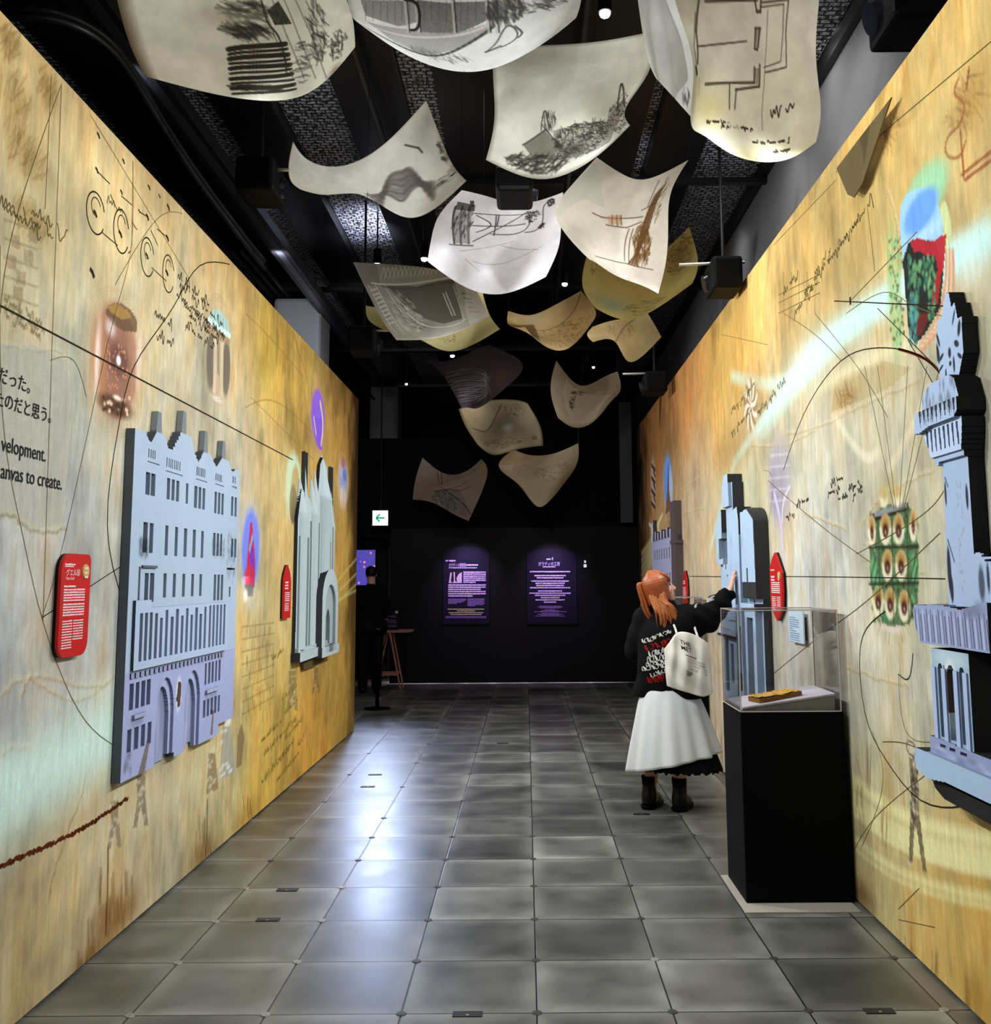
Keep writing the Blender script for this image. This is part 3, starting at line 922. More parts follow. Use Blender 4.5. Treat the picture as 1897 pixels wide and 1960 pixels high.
# folds
for pts in ([(1565, 770), (1560, 850), (1575, 1000), (1580, 1180)], [(1320, 800), (1312, 900), (1318, 1040)], [(1500, 830), (1560, 815), (1620, 790), (1680, 760), (1760, 725)],
            [(1620, 1275), (1680, 1295), (1740, 1310)], [(1270, 1000), (1300, 985), (1350, 970)], [(1300, 940), (1330, 918), (1345, 905)], [(1345, 760), (1335, 830), (1340, 1000)],
            [(1650, 1000), (1700, 940), (1790, 900)], [(1400, 700), (1395, 860), (1402, 960)], [(1480, 640), (1478, 760), (1490, 860)], [(1600, 1060), (1605, 1180), (1612, 1300)],
            [(1625, 1400), (1650, 1480), (1670, 1560)], [(1700, 360), (1720, 450), (1705, 520)], [(1560, 820), (1500, 850), (1440, 850)], [(1640, 1540), (1700, 1590), (1760, 1640)], [(1540, 980), (1620, 1010)]):
    W.crease(pts, C8(150, 118, 74), C8(224, 210, 172), .016)
W.F([(1600, 725), (1690, 690), (1745, 705), (1700, 745), (1590, 790)], C8(176, 152, 100), .45)
# beams of white light
for pts, wd, al in (([(1405, 885), (1470, 790), (1545, 690)], .05, .9), ([(1545, 690), (1640, 610), (1760, 535), (1900, 450)], .10, .45), ([(1545, 690), (1700, 570), (1900, 450)], .07, .7),
                    ([(1450, 830), (1545, 700)], .10, .35), ([(1360, 1050), (1405, 885)], .05, .5), ([(1400, 720), (1480, 735), (1560, 700)], .06, .55)):
    W.Cu(pts, wd, C8(206, 246, 244), al, wd * 1.5)
W.B(1550, 690, 46, 42, C8(222, 250, 246), .95); W.B(1600, 640, 50, 34, C8(216, 244, 240), .5); W.B(1860, 520, 30, 40, C8(222, 234, 226), .6)
W.B(1405, 960, 60, 90, C8(206, 212, 170), .4); W.B(1340, 1120, 30, 90, C8(228, 220, 190), .3)
W.Cu([(1600, 800), (1650, 870), (1680, 865)], .035, C8(230, 222, 196), .6, .04)
W.Cu([(1560, 750), (1660, 690), (1760, 650)], .05, C8(232, 222, 180), .55, .06)
W.Cu([(1700, 900), (1750, 810), (1780, 740)], .03, C8(232, 216, 184), .5, .05)
for k, (dy, wd, al) in enumerate(((0, .05, .8), (26, .03, .6), (45, .06, .85), (62, .025, .7), (110, .035, .6), (128, .02, .5))):
    W.Cu([(1636, 1495 + dy), (1700, 1545 + dy), (1790, 1585 + dy), (1900, 1610 + dy), (2040, 1632 + dy)], wd, C8(246, 240, 178), al, wd)
for k in range(6):
    W.Cu([(1228, 1060 + 14 * k), (1242, 1040 + 10 * k), (1262, 1000 + 8 * k)], .07, C8(240, 222, 160), .55, .06)
W.Ln([(1242, 1002), (1253, 1016)], .05, C8(246, 238, 206), .9); W.Ln([(1253, 1016), (1268, 985)], .05, C8(246, 236, 190), .8)
# stains at the foot
for px, py in ((1645, 1700), (1690, 1560), (1740, 1800), (1790, 1850), (1850, 1900), (1660, 1450), (1377, 1400), (1645, 1530)):
    for k in range(8):
        j = W.rng.random(3) - .5
        W.Ln([(px + 16 * j[0], py + 60 * j[1]), (px + 16 * j[0] + 4 * j[2], py + 60 * j[1] + 40)], .01, C8(110, 72, 30), .35, .015)
W.B(1650, 1710, 18, 24, C8(90, 58, 26), .5); W.B(1870, 1910, 40, 40, C8(170, 116, 40), .4); W.B(1700, 1500, 10, 70, C8(170, 130, 64), .3)
for px, py, rx, ry in ((1850, 200, 40, 50), (1700, 250, 20, 30), (1440, 760, 30, 60), (1400, 860, 40, 50), (1620, 760, 20, 20)):
    W.B(px, py, rx, ry, C8(160, 110, 48), .4)
    W.hatch(W.p(px, py), *W.r(px, py, rx, ry), 30, .12, .009, C8(120, 84, 40), .35, .8, .7)
# red chalk drawing at top right
for pts in ([(1835, 150), (1828, 180), (1845, 200), (1835, 240), (1815, 262), (1812, 295), (1835, 300), (1848, 270)], [(1840, 335), (1897, 290)], [(1846, 345), (1900, 305)], [(1845, 340), (1838, 250)], [(1855, 130), (1850, 170)]):
    W.Cu(pts, .012, C8(150, 84, 50), .7)
# arch with sky, red roof and mosaic
W.E(1768, 375, 45, 58, C8(150, 214, 166), .75, .2); W.E(1780, 360, 36, 42, C8(164, 220, 180), .6, .4)
W.E(1712, 560, 13, 140, C8(168, 196, 130), .7, .3)
for k in range(120):
    t = W.rng.random(2)
    W.E(1700 + 26 * t[0] + 6 * t[1], 450 + 215 * t[1], 2, 4.5, (C8(96, 132, 74), C8(214, 190, 140), C8(130, 200, 140), C8(90, 96, 60))[k % 4], .8, .3)
sky = [(1722, 430), (1724, 395), (1735, 372), (1752, 361), (1768, 360), (1785, 372), (1798, 395), (1806, 440), (1797, 490), (1735, 480), (1728, 505)]
W.F(sky, C8(160, 206, 250), .97); W.E(1762, 405, 34, 38, C8(108, 160, 250), .95, .2); W.E(1772, 450, 30, 14, C8(186, 222, 248), .7, .5)
W.Cu([(1806, 400), (1814, 440), (1808, 465)], .06, C8(206, 216, 160), .8)
W.F([(1728, 500), (1738, 466), (1752, 456), (1790, 462), (1806, 520), (1800, 590), (1770, 640), (1752, 660), (1740, 640)], C8(30, 30, 28), .95)
W.F([(1742, 462), (1757, 455), (1772, 462), (1790, 460), (1812, 445), (1806, 520), (1798, 528), (1790, 490), (1772, 488), (1760, 480), (1750, 484)], C8(182, 40, 52), .95)
W.F([(1783, 555), (1806, 480), (1802, 525), (1795, 580), (1785, 585)], C8(176, 42, 44), .9); W.F([(1755, 600), (1780, 600), (1765, 640), (1754, 645)], C8(120, 40, 34), .8)
for k in range(150):
    t = W.rng.random(2)
    x, y = 1738 + 52 * t[0], 490 + 120 * t[1]
    if x > 1758 and x < 1778 and y > 555:
        continue
    W.E(x, y, 2.6, 7, (C8(62, 120, 92), C8(96, 150, 92), C8(44, 92, 84), C8(120, 170, 120))[k % 4], .85, .3)
for k in range(50):
    t = W.rng.random(2)
    W.E(1742 + 12 * t[0], 560 + 100 * t[1], 2.2, 7, (C8(90, 160, 160), C8(60, 110, 110))[k % 2], .85, .3)
for k in range(5):
    W.Cu([(1812 + 3 * k, 480), (1808 + 4 * k, 560), (1790 + 4 * k, 620), (1762, 662 + 3 * k)], .022, (C8(206, 150, 120), C8(226, 204, 166))[k % 2], .7)
# tile picture with sunflowers
W.E(1712, 1082, 56, 145, C8(206, 192, 146), .5, .4)
W.F([(1664, 1030), (1672, 985), (1690, 968), (1735, 962), (1752, 985), (1758, 1050), (1758, 1120), (1756, 1170), (1738, 1196), (1700, 1200), (1676, 1170), (1666, 1110)], C8(58, 92, 58), .95, .3)
for k in range(140):
    t = W.rng.random(2)
    W.E(1666 + 90 * t[0], 975 + 215 * t[1], 2.5, 6, (C8(60, 140, 94), C8(44, 58, 34), C8(126, 176, 120), C8(70, 110, 50))[k % 4], .75, .4)
W.F([(1670, 984), (1738, 962), (1740, 975), (1672, 1000)], C8(34, 30, 26), .95); W.Ln([(1675, 985), (1734, 966)], .025, C8(150, 154, 158), .9)
fl = [(1669, 1017), (1695, 1013), (1720, 1013), (1748, 1006), (1699, 1082), (1725, 1082), (1681, 1150), (1704, 1155), (1731, 1160), (1692, 952), (1718, 950)]
for i, (x, y) in enumerate(fl):
    s_ = .55 if i in (0, 3) else (.6 if i > 8 else 1.0)
    for k in range(14):
        a_ = k * 6.283 / 14
        W.E(x + 8.5 * s_ * math.cos(a_), y + 24 * math.sin(a_) * (.55 if i > 8 else 1), 3.4, 8, C8(238, 226, 196) if math.sin(a_) > -.3 else C8(206, 176, 120), .85, .35)
    if i <= 8:
        W.E(x, y - 8, 7 * s_, 18, C8(166, 124, 66), .85, .35); W.E(x, y + 3, 5.2 * s_, 14, C8(72, 34, 30), .95, .25); W.E(x, y + 6, 2 * s_, 5, C8(190, 140, 130), .8, .4)
for x, y in ((1672, 1085), (1750, 1078), (1752, 1105), (1676, 1110)):
    W.E(x, y, 7, 20, C8(110, 176, 124), .8, .4); W.Ln([(x - 4, y + 18), (x + 4, y - 18)], .012, C8(36, 44, 26), .8)
for y in (1048, 1118):
    W.Ln([(1664, y), (1758, y - 2)], .014, C8(34, 36, 24), .85)
for x in (1683, 1709, 1738):
    W.Ln([(x - 2, 990), (x + 2, 1195)], .010, C8(44, 46, 30), .7)
W.E(1708, 1205, 24, 7, C8(224, 208, 198), .8, .4); W.B(1700, 940, 14, 24, C8(190, 176, 110), .5)
for k in range(30):
    t = W.rng.random(2)
    a_ = 6.283 * t[0]
    W.Ln([(1710 + 50 * math.cos(a_), 1085 + 128 * math.sin(a_)), (1710 + 60 * math.cos(a_), 1085 + 150 * math.sin(a_))], .006, C8(140, 126, 76), .5)
# shell rosette, lilac facade, blue arch, feather
W.E(1435, 775, 14, 62, C8(196, 178, 148), .5, .3)
for k in range(16):
    a_ = k * 6.283 / 16
    W.Cu([(1437, 775), (1437 + 7 * math.cos(a_ + .3), 775 + 26 * math.sin(a_ + .3)), (1437 + 13 * math.cos(a_), 775 + 50 * math.sin(a_))], .03, C8(226, 212, 190) if k % 2 else C8(150, 128, 104), .7)
W.E(1492, 920, 24, 90, C8(172, 164, 176), .75, .3); W.E(1488, 935, 16, 60, C8(150, 142, 166), .6, .4)
for k in range(5):
    W.Ln([(1474, 872 + 22 * k), (1512, 868 + 22 * k)], .016, C8(202, 196, 204), .6)
W.Cu([(1482, 945), (1494, 1000), (1500, 1070)], .04, C8(206, 192, 236), .8); W.Cu([(1512, 930), (1500, 960), (1497, 1000)], .02, C8(220, 214, 234), .7)
W.E(1278, 925, 9, 55, C8(150, 186, 240), .6, .3); W.E(1278, 920, 7.5, 48, C8(112, 158, 246), .95, .15); W.E(1284, 935, 4, 40, C8(190, 210, 244), .8, .3)
W.F([(1279, 890), (1281, 940), (1285, 975), (1274, 985), (1277, 940)], C8(130, 84, 60), .9); W.Ln([(1279.5, 888), (1280, 930)], .03, C8(60, 54, 70), .9)
W.E(1250, 925, 5, 52, C8(220, 192, 180), .8, .25)
for k in range(7):
    W.Ln([(1247 + 4 * (k % 2), 890 + 12 * k), (1254, 900 + 12 * k)], .05, C8(46, 36, 40), .8)
# walking figure, lower right
def figure(px, py, h):
    W.E(px - 6, py - h * .47, h * .036, h * .05, C8(214, 200, 176), .9, .3); W.ring(px - 6, py - h * .47, h * .036, h * .05, .006, C8(70, 60, 50), .6)
    W.F([(px - 10, py - h * .4), (px + 1, py - h * .4), (px + 9, py - h * .16), (px + 9, py + h * .06), (px - 8, py + h * .08), (px - 6, py - h * .15)], C8(120, 104, 84), .95, .3)
    W.F([(px - 8, py + h * .06), (px + 1, py + h * .08), (px - 3, py + h * .4), (px - 10, py + h * .4)], C8(96, 84, 66), .95, .3)
    W.F([(px + 1, py + h * .04), (px + 10, py + h * .04), (px + 24, py + h * .48), (px + 17, py + h * .48)], C8(100, 88, 68), .95, .3)
    W.E(px - 10, py + h * .41, 4, 6, C8(216, 204, 176), .9, .4); W.E(px + 20, py + h * .49, 4, 6, C8(190, 170, 120), .8, .4)
    for k in range(40):
        t = W.rng.random(2) - .5
        W.E(px + 14 * t[0], py - h * .12 + h * .5 * t[1], 2, 5, C8(220, 212, 196) if k % 3 == 0 else C8(60, 52, 44), .7, .4)
figure(1750, 1550, 250)
for k in range(50):
    t = W.rng.random(3)
    W.Ln([(1690 + 110 * t[0], 1230 + 220 * t[1]), (1692 + 114 * t[0], 1270 + 260 * t[1])], .005, C8(150, 136, 80), .4)
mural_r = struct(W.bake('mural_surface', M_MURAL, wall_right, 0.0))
bpy.data.objects[mural_r.name].data.flip_normals()

def on_right(u, v):
    return (XR - 0.0015, u, v)
lines_k, lines_o, lines_r = [], [], []
wl([(1500, 900), (1540, 790), (1600, 700), (1660, 668), (1720, 668), (1768, 685), (1800, 715)], .007, lines_k)
wl([(1720, 668), (1768, 685), (1800, 712)], .016, lines_r)
wl([(1597, 576), (1810, 586)], .007, lines_k, False)
wl([(1630, 574), (1756, 443)], .005, lines_o, False)
wl([(1820, 610), (1740, 580), (1690, 560), (1620, 600)], .004, lines_o)
wl([(1680, 590), (1790, 700)], .005, lines_k, False); wl([(1738, 650), (1790, 740)], .005, lines_k, False)
wl([(1897, 80), (1600, 330)], .006, lines_o, False); wl([(1600, 345), (1480, 470)], .004, lines_o, False)
wl([(1695, 1170), (1655, 1210), (1646, 1280), (1660, 1380), (1700, 1460), (1760, 1530), (1830, 1545), (1870, 1530)], .008, lines_k)
wl([(1720, 1290), (1740, 1298), (1748, 1250)], .007, lines_k)
wl([(1320, 1103), (1385, 1104)], .008, lines_k, False); wl([(1460, 1103), (1650, 1105), (1810, 1108)], .006, lines_k)
wl([(1470, 920), (1570, 1005), (1665, 1075)], .006, lines_o); wl([(1480, 1290), (1580, 1210), (1660, 1150), (1800, 1020)], .006, lines_o)
wl([(1640, 1060), (1760, 990), (1812, 930)], .005, lines_o); wl([(1460, 1060), (1480, 930), (1462, 900)], .004, lines_o)
for x0, x1 in ((1716, 1680), (1712, 1655), (1722, 1738), (1727, 1775), (1730, 1800)):
    wl([(x0, 975), (x1, 700)], .004, lines_o, False)
for pts in ([(1420, 610), (1420, 720)], [(1365, 700), (1362, 800)], [(1380, 640), (1470, 660)], [(1500, 600), (1560, 640), (1610, 690)], [(1660, 390), (1675, 520)], [(1560, 600), (1640, 700), (1700, 800)],
            [(1670, 1400), (1690, 1500), (1650, 1620)], [(1720, 1290), (1735, 1400), (1790, 1420)], [(1634, 1630), (1680, 1560), (1790, 1470)], [(1720, 1740), (1760, 1700)], [(1720, 1760), (1790, 1775)], [(1550, 1090), (1552, 1190)]):
    wl(pts, .004, lines_o)
wl([(1690, 1420), (1740, 1425), (1800, 1460)], .006, lines_o)
for x, y, l in ((1590, 925, .25), (1585, 945, .2), (1625, 935, .2), (1632, 948, .15), (1605, 955, .15), (1525, 965, .25), (1505, 990, .2)):
    for pl in cursive(W.p(x, y), math.pi - .05, l, .03, W.rng):
        lines_k.append((pl, .006))
for x, y, l in ((1600, 480, .6), (1585, 500, .5), (1540, 560, .5), (1500, 560, .4), (1520, 600, .5), (1450, 790, .8), (1400, 790, .8), (1400, 830, .7), (1560, 520, .3)):
    for pl in cursive(W.p(x, y), math.pi - .1, l, .05, W.rng):
        lines_o.append((pl, .007))
for x in (1500, 1515, 1530, 1545, 1560):
    wl([(x, 520), (x, 600)], .005, lines_o, False)
for y in (545, 560, 580):
    wl([(1490, y + 20), (1570, y - 20)], .005, lines_o, False)
c = W.p(1628, 576); lines_k.append(([(c[0], c[1] + .02), (c[0], c[1] - .02)], .02))
ribbon_mesh('ink_drawing', lines_k, M_INK, wall_right, on_right, 3.74)
ribbon_mesh('construction_lines', lines_o, M_INKSOFT, wall_right, on_right, 3.74)
ribbon_mesh('red_arc_line', lines_r, M_RUST, wall_right, on_right)
# ================================================================ RELIEF MODELS AND PLAQUES ON THE WALLS
M_RELIEF = mat_attr('painted_relief_board', 0.75, 0.2, 0.05, (8, 8, 8), 0, 60)
FRONT = C8(176, 194, 220)
EDGE = C8(56, 60, 66)  # dark side faces: missing projector light put into the colour
M_EDGE = mat('relief_edge_grey', EDGE, 0.6, 0.3)
M_BOARDFRONT = mat('relief_front_paint', FRONT, 0.75, 0.2)

class Relief:
    """a stepped relief: depth and colour per cell on a wall; D in metres from the wall, 0 = nothing there"""
    def __init__(self, side, u0, u1, v0, v1, res, seed=1, front=FRONT):
        self.side = side
        self.D = Cv(u0, u1, v0, v1, res, (0, 0, 0), seed)
        self.K = Cv(u0, u1, v0, v1, res, front, seed)
    def w(self, px, py, d=0.0):
        q = on(px, py, 0, XL + d if self.side == 'L' else XR - d)
        return (q[1], q[2])
    def fill(self, pts, d, col=None):
        self.D.fill(pts, (d, d, d))
        if col is not None:
            self.K.fill(pts, col)
        return self
    def rect(self, ua, va, ub, vb, d, col=None):
        return self.fill([(ua, va), (ub, va), (ub, vb), (ua, vb)], d, col)
    def arch(self, ua, ub, v0, v1, d, col=None, k=1.0):
        c, r = (ua + ub) / 2, abs(ub - ua) / 2
        pts = [(ua, v0), (ub, v0)] + [(c + (ub - c) * math.cos(t), v1 - r * k + r * k * math.sin(t)) for t in np.linspace(0, math.pi, 24)]
        return self.fill(pts, d, col)
    def stairs(self, a, b, n):
        out = []
        for i in range(n):
            f0, f1 = i / n, (i + 1) / n
            u0, u1 = a[0] + (b[0] - a[0]) * f0, a[0] + (b[0] - a[0]) * f1
            v1 = a[1] + (b[1] - a[1]) * f1
            v0 = a[1] + (b[1] - a[1]) * f0
            out += [(u0, v1 if b[1] > a[1] else v0), (u1, v1 if b[1] > a[1] else v0)]
        return out
    def build(self, name, parent, edge=EDGE, tint=None):
        D = self.D.a[..., 0].copy()
        h, w = D.shape
        du, dv = self.D.dx, self.D.dy
        Dp = np.zeros((h + 2, w + 2)); Dp[1:-1, 1:-1] = D
        U = self.D.X[None, :] + np.zeros((h, w)); V = self.D.Y[:, None] + np.zeros((h, w))
        sg, x0 = (1, XL) if self.side == 'L' else (-1, XR)
        quads, cols = [], []
        m = D > 1e-4
        def addq(c4, col):
            quads.append(np.stack(c4, 1)); cols.append(np.repeat(col[:, None, :], 4, 1))
        def P(d, u, v):
            return np.stack([x0 + sg * d, u, v], -1)
        u, v, d, k = U[m], V[m], D[m], self.K.a[m]
        hu, hv = du / 2, dv / 2
        addq([P(d, u - hu, v - hv), P(d, u + hu, v - hv), P(d, u + hu, v + hv), P(d, u - hu, v + hv)], k)
        for (dj, di) in ((0, -1), (0, 1), (-1, 0), (1, 0)):
            nb = Dp[1 + dj:h + 1 + dj, 1 + di:w + 1 + di]
            s = m & (D > nb + 1e-4)
            if not s.any():
                continue
            u, v, d, n = U[s], V[s], D[s], nb[s]
            base = np.maximum(n, 0.004)
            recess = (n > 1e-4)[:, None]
            col = np.where(recess, self.K.a[s] * 0.75, np.asarray(edge)[None, :])  # side faces darker than the front, their shade put into the colour
            if di:
                uu = u + di * hu
                addq([P(d, uu, v - hv), P(d, uu, v + hv), P(base, uu, v + hv), P(base, uu, v - hv)], col)
            else:
                vv = v + dj * hv
                addq([P(d, u - hu, vv), P(d, u + hu, vv), P(base, u + hu, vv), P(base, u - hu, vv)], col)
        Q = np.concatenate(quads); K = np.concatenate(cols)
        n = len(Q)
        me = mesh_np(name, Q.reshape(-1, 3), np.arange(4 * n).reshape(n, 4))
        vcol(me, np.clip(K, 0, 1).reshape(-1, 3))
        return put(name, me, M_RELIEF, parent)

def on_wall(side, d, u, v):
    return Vector((XL + d if side == 'L' else XR - d, u, v))

def prism(mb, side, pts, d0, d1):
    s = 1 if side == 'L' else -1
    return mb.poly([on_wall(side, d0, *p) for p in pts], (s * (d1 - d0), 0, 0))

GREY = C8(92, 100, 116)
DARKW = C8(70, 78, 96)

# ---------------------------------------------------------------- townhouse facade, left wall
T = thing('facade_model', 'large pale blue townhouse relief with four stub chimneys on the left wall', 'wall model', (XL, 5.28, 0.69))
R = Relief('L', 4.44, 6.16, 0.68, 2.40, 0.006, 3)
top = [(4.46, 2.298), (4.575, 2.298), (4.60, 2.285), (4.635, 2.262)]
for va, ch0, ch1, vch, vb in (((4.655, 2.25), 4.735, 4.835, 2.318, (4.887, 2.246)), ((4.93, 2.235), 5.07, 5.20, 2.365, (5.325, 2.237)), ((5.34, 2.235), 5.435, 5.55, 2.312, (5.65, 2.247)), ((5.66, 2.245), 5.77, 5.88, 2.322, (5.958, 2.255))):
    top += R.stairs(va, (ch0, vch), 6) + R.stairs((ch1, vch), vb, 6)
top += [(5.99, 2.262), (6.03, 2.284), (6.13, 2.284)]
R.fill([(4.46, 0.70), (6.13, 0.70)] + top[::-1], .045)
rnd = R.K.rng
def window(u0, u1, v0, v1, dark=.5, d=.016):
    c = FRONT * (1 - dark) + C8(40, 46, 66) * dark
    R.rect(u0, v0, u1, v1, d, c)
    for _ in range(3):
        v = v0 + (v1 - v0) * rnd.random()
        R.K.blob(((u0 + u1) / 2 + .01 * (rnd.random() - .5), v), .012, .03, FRONT, .6)
for u in (4.612, 4.676):
    window(u, u + .052, 2.004, 2.112, .85)
for u in (4.884, 4.950, 5.016):
    window(u, u + .046, 2.000, 2.110, .6)
window(5.161, 5.201, 2.003, 2.108, .35)
for u in (5.297, 5.365, 5.433):
    window(u, u + .042, 1.990, 2.108, .25)
for u in (5.644, 5.708, 5.774):
    window(u, u + .04, 1.985, 2.109, .2)
for u in (5.965, 6.035):
    window(u, u + .045, 1.99, 2.110, .45 if u < 6 else .1)
for u in (4.607, 4.680):
    window(u, u + .05, 1.724, 1.868, .9)
for k in range(5):
    window(4.885 + .1365 * k, 4.93 + .1365 * k, 1.722, 1.868, .45 if k < 2 else .2)
for u in (5.643, 5.709, 5.772):
    window(u, u + .04, 1.735, 1.870, .3)
for u in (5.99, 6.055):
    window(u, u + .04, 1.735, 1.853, .35)
for u in (4.645, 4.715):
    window(u, u + .05, 1.49, 1.627, .8)
for k in range(5):
    window(4.884 + .136 * k, 4.926 + .136 * k, 1.508, 1.630, .4)
for u in (5.677, 5.745, 5.812):
    window(u, u + .04, 1.48, 1.630, .35)
window(5.97, 6.0, 1.50, 1.56, .8)
R.rect(4.60, 1.655, 4.78, 1.664, .055, GREY); R.rect(4.57, 1.50, 4.59, 1.66, .04, GREY); R.rect(5.92, 1.662, 6.08, 1.672, .03, C8(30, 32, 40))
for u0, u1, v in ((4.63, 4.76, 2.205), (4.87, 5.09, 2.19), (5.32, 5.49, 2.195), (5.65, 5.80, 2.20), (5.98, 6.06, 2.215)):      # balustrades under the gables
    n = int((u1 - u0) / .026)
    for i in range(n):
        R.rect(u0 + .026 * i, v - .024, u0 + .026 * i + .013, v + .02, .036, C8(130, 146, 170))
    R.rect(u0 - .01, v - .05, u1 + .01, v - .042, .040, C8(140, 156, 180))
for _ in range(60):
    t = rnd.random(2)
    R.K.blob((4.57 + .1 * t[0], 1.70 + .09 * t[1]), .012, .012, GREY, .35)
    R.K.blob((5.63 + .24 * t[0], 1.72 + .12 * t[1]), .010, .014, GREY, .25)
    R.K.blob((5.92 + .16 * t[0], 1.58 + .3 * t[1]), .010, .016, GREY, .3)
# ground floor: windows, two parabolic gateways, plinth
R.K.fill([(4.46, .70), (6.13, .70), (6.13, 1.18), (4.46, 1.18)], C8(168, 176, 222))
for u in (4.52, 4.59, 4.658, 4.724):
    window(u, u + .046, 1.006, 1.128, .95)
for k in range(5):
    window(5.567 + .062 * k, 5.602 + .062 * k, 1.015, 1.134, .45)
for k in range(4):
    window(4.515 + .08 * k, 4.565 + .08 * k, .822, .920, .6, .03)
for k in range(5):
    window(5.56 + .065 * k, 5.60 + .065 * k, .83, .93, .45, .03)
for a_, b_ in ((4.555, 4.70), (5.58, 5.80)):
    R.rect(a_, .965, b_, .985, .06, C8(186, 196, 232))
    for k in range(3):
        R.K.blob((a_ + (b_ - a_) * (k + .5) / 3, .955), .03, .03, C8(120, 126, 156), .5)
for u0, u1 in ((4.865, 5.095), (5.262, 5.50)):
    R.arch(u0, u1, .70, 1.112, .030, C8(176, 186, 228), 1.5)
    R.arch(u0, u1 - .03, .70, 1.07, .012, C8(134, 142, 180), 1.6)
    for _ in range(14):
        t = rnd.random(2)
        R.K.blob((u0 + .18 * t[0], .72 + .3 * t[1]), .014, .10, C8(190, 200, 236) if t[0] > .5 else C8(104, 110, 140), .35)
hand = [(5.150, .945), (5.176, .945), (5.184, 1.00), (5.186, 1.06), (5.172, 1.075), (5.150, 1.072), (5.146, 1.02), (5.128, .99), (5.134, .975), (5.148, .985)]
R.K.ell((5.163, 1.01), .045, .095, C8(206, 212, 240), 1, .1)
R.K.fill(hand, C8(96, 70, 60)); R.fill(hand, .049)
for _ in range(8):
    t = rnd.random(2)
    R.K.blob((4.50 + .07 * t[0], .735 + .08 * t[1]), .014, .02, C8(110, 112, 140), .6)
R.K.fill([(4.66, .70), (4.74, .70), (4.80, .86), (4.78, .90), (4.74, .82)], C8(120, 108, 104), .9); R.K.fill([(5.70, .72), (5.74, .72), (5.755, .85), (5.73, .86)], C8(120, 104, 108), .9)
R.rect(5.845, .68, 6.16, .76, 0)
for u in (5.06, 5.40):
    R.rect(u, .68, u + .06, .725, 0)
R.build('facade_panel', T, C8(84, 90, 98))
G = Relief('L', 4.49, 5.94, 1.14, 1.53, 0.006, 5, C8(180, 196, 228))
G.rect(4.515, 1.180, 5.92, 1.47, .060); G.rect(4.515, 1.47, 4.70, 1.505, .060); G.rect(4.515, 1.178, 5.92, 1.186, .0)
for k in range(4):
    G.rect(4.568 + .062 * k, 1.222, 4.604 + .062 * k, 1.446 - .002 * k, .046, C8(112, 124, 150))
for k in range(10):
    hi = 1.452 if k % 2 else 1.412
    G.rect(4.822 + .073 * k, 1.222, 4.860 + .073 * k, hi, .046, C8(140, 154, 186))
for k in range(5):
    G.rect(5.565 + .066 * k, 1.222, 5.602 + .066 * k, 1.455, .046, C8(160, 174, 206))
for k in range(24):
    G.rect(4.515 + .058 * k, 1.150, 4.552 + .058 * k, 1.172, .052, C8(150, 156, 196))
G.build('gallery_bay', T)
for u, va, vb in ((4.785, 2.312, 2.428), (5.135, 2.36, 2.492), (5.495, 2.308, 2.44), (5.825, 2.318, 2.43)):
    mb = MB()
    prism(mb, 'L', [(u - .024, va - .014), (u + .024, va - .014), (u + .034, va + .016), (u + .022, vb), (u - .022, vb), (u - .036, va + .02)], .004, .034)
    mb.obj('chimney', mat('chimney_board', C8(128, 136, 144), .7, .2), T)

# ---------------------------------------------------------------- many-towered church, left wall
T = thing('church_model', 'tall pale relief model of a many-towered church near the far end of the left wall', 'wall model', (XL, 8.5, 0.9))
def turret(mb, u, r, v0, v1, v2, side='L', seg=14, flat=.75):
    """half-round tower on the wall with conical top"""
    n = 12
    rows = [(v0, r), (v1 - .02, r), (v1, r * 1.12), (v1 + .05, r * .95), ((v1 + v2) / 2, r * .62), (v2, r * .14)]
    pv = None
    for v, rr in rows:
        cur = [mb.bm.verts.new(on_wall(side, .002 + rr * flat * math.sin(t), u + rr * math.cos(t), v)) for t in np.linspace(0, math.pi, n)]
        if pv:
            for i in range(n - 1):
                mb.bm.faces.new((pv[i], pv[i + 1], cur[i + 1], cur[i]))
        pv = cur
    mb.bm.faces.new(pv)
M_CHURCH = mat('church_board', C8(190, 206, 214), .75, .2)
R = Relief('L', 7.72, 9.32, .93, 2.75, .008, 4, C8(190, 206, 214))
R.fill([(7.79, .96), (9.29, .96), (9.27, 2.05), (9.20, 2.30), (9.05, 2.30), (9.0, 2.2), (8.90, 2.62), (8.72, 2.70), (8.60, 2.62), (8.52, 2.32), (8.30, 2.20), (8.20, 2.28), (8.10, 2.30), (7.90, 2.34), (7.80, 2.1)], .030)
R.rect(7.77, .955, 9.30, 1.03, .075); R.rect(7.80, 1.03, 9.28, 1.06, .055)
for k in range(14):
    u = 7.84 + .102 * k
    R.rect(u, 1.06, u + .035, 1.95 + .15 * (k % 3), .046)
    if k % 3 == 1:
        R.rect(u + .05, 1.1, u + .062, 1.9, .012, C8(96, 108, 116))
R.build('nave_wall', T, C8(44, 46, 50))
for u, r, v0, v1, v2 in ((7.93, .10, 1.05, 2.12, 2.42), (8.06, .06, 1.05, 2.2, 2.66), (8.36, .085, 1.05, 2.16, 2.46), (8.50, .06, 1.2, 2.25, 2.55), (8.75, .13, 1.6, 2.32, 2.72), (8.98, .07, 1.2, 2.15, 2.46), (9.13, .055, 1.05, 2.2, 2.62), (9.22, .06, 1.05, 2.08, 2.40)):
    mb = MB(); turret(mb, u, r, v0, v1, v2); mb.obj('spire_tower', M_CHURCH, T, True)
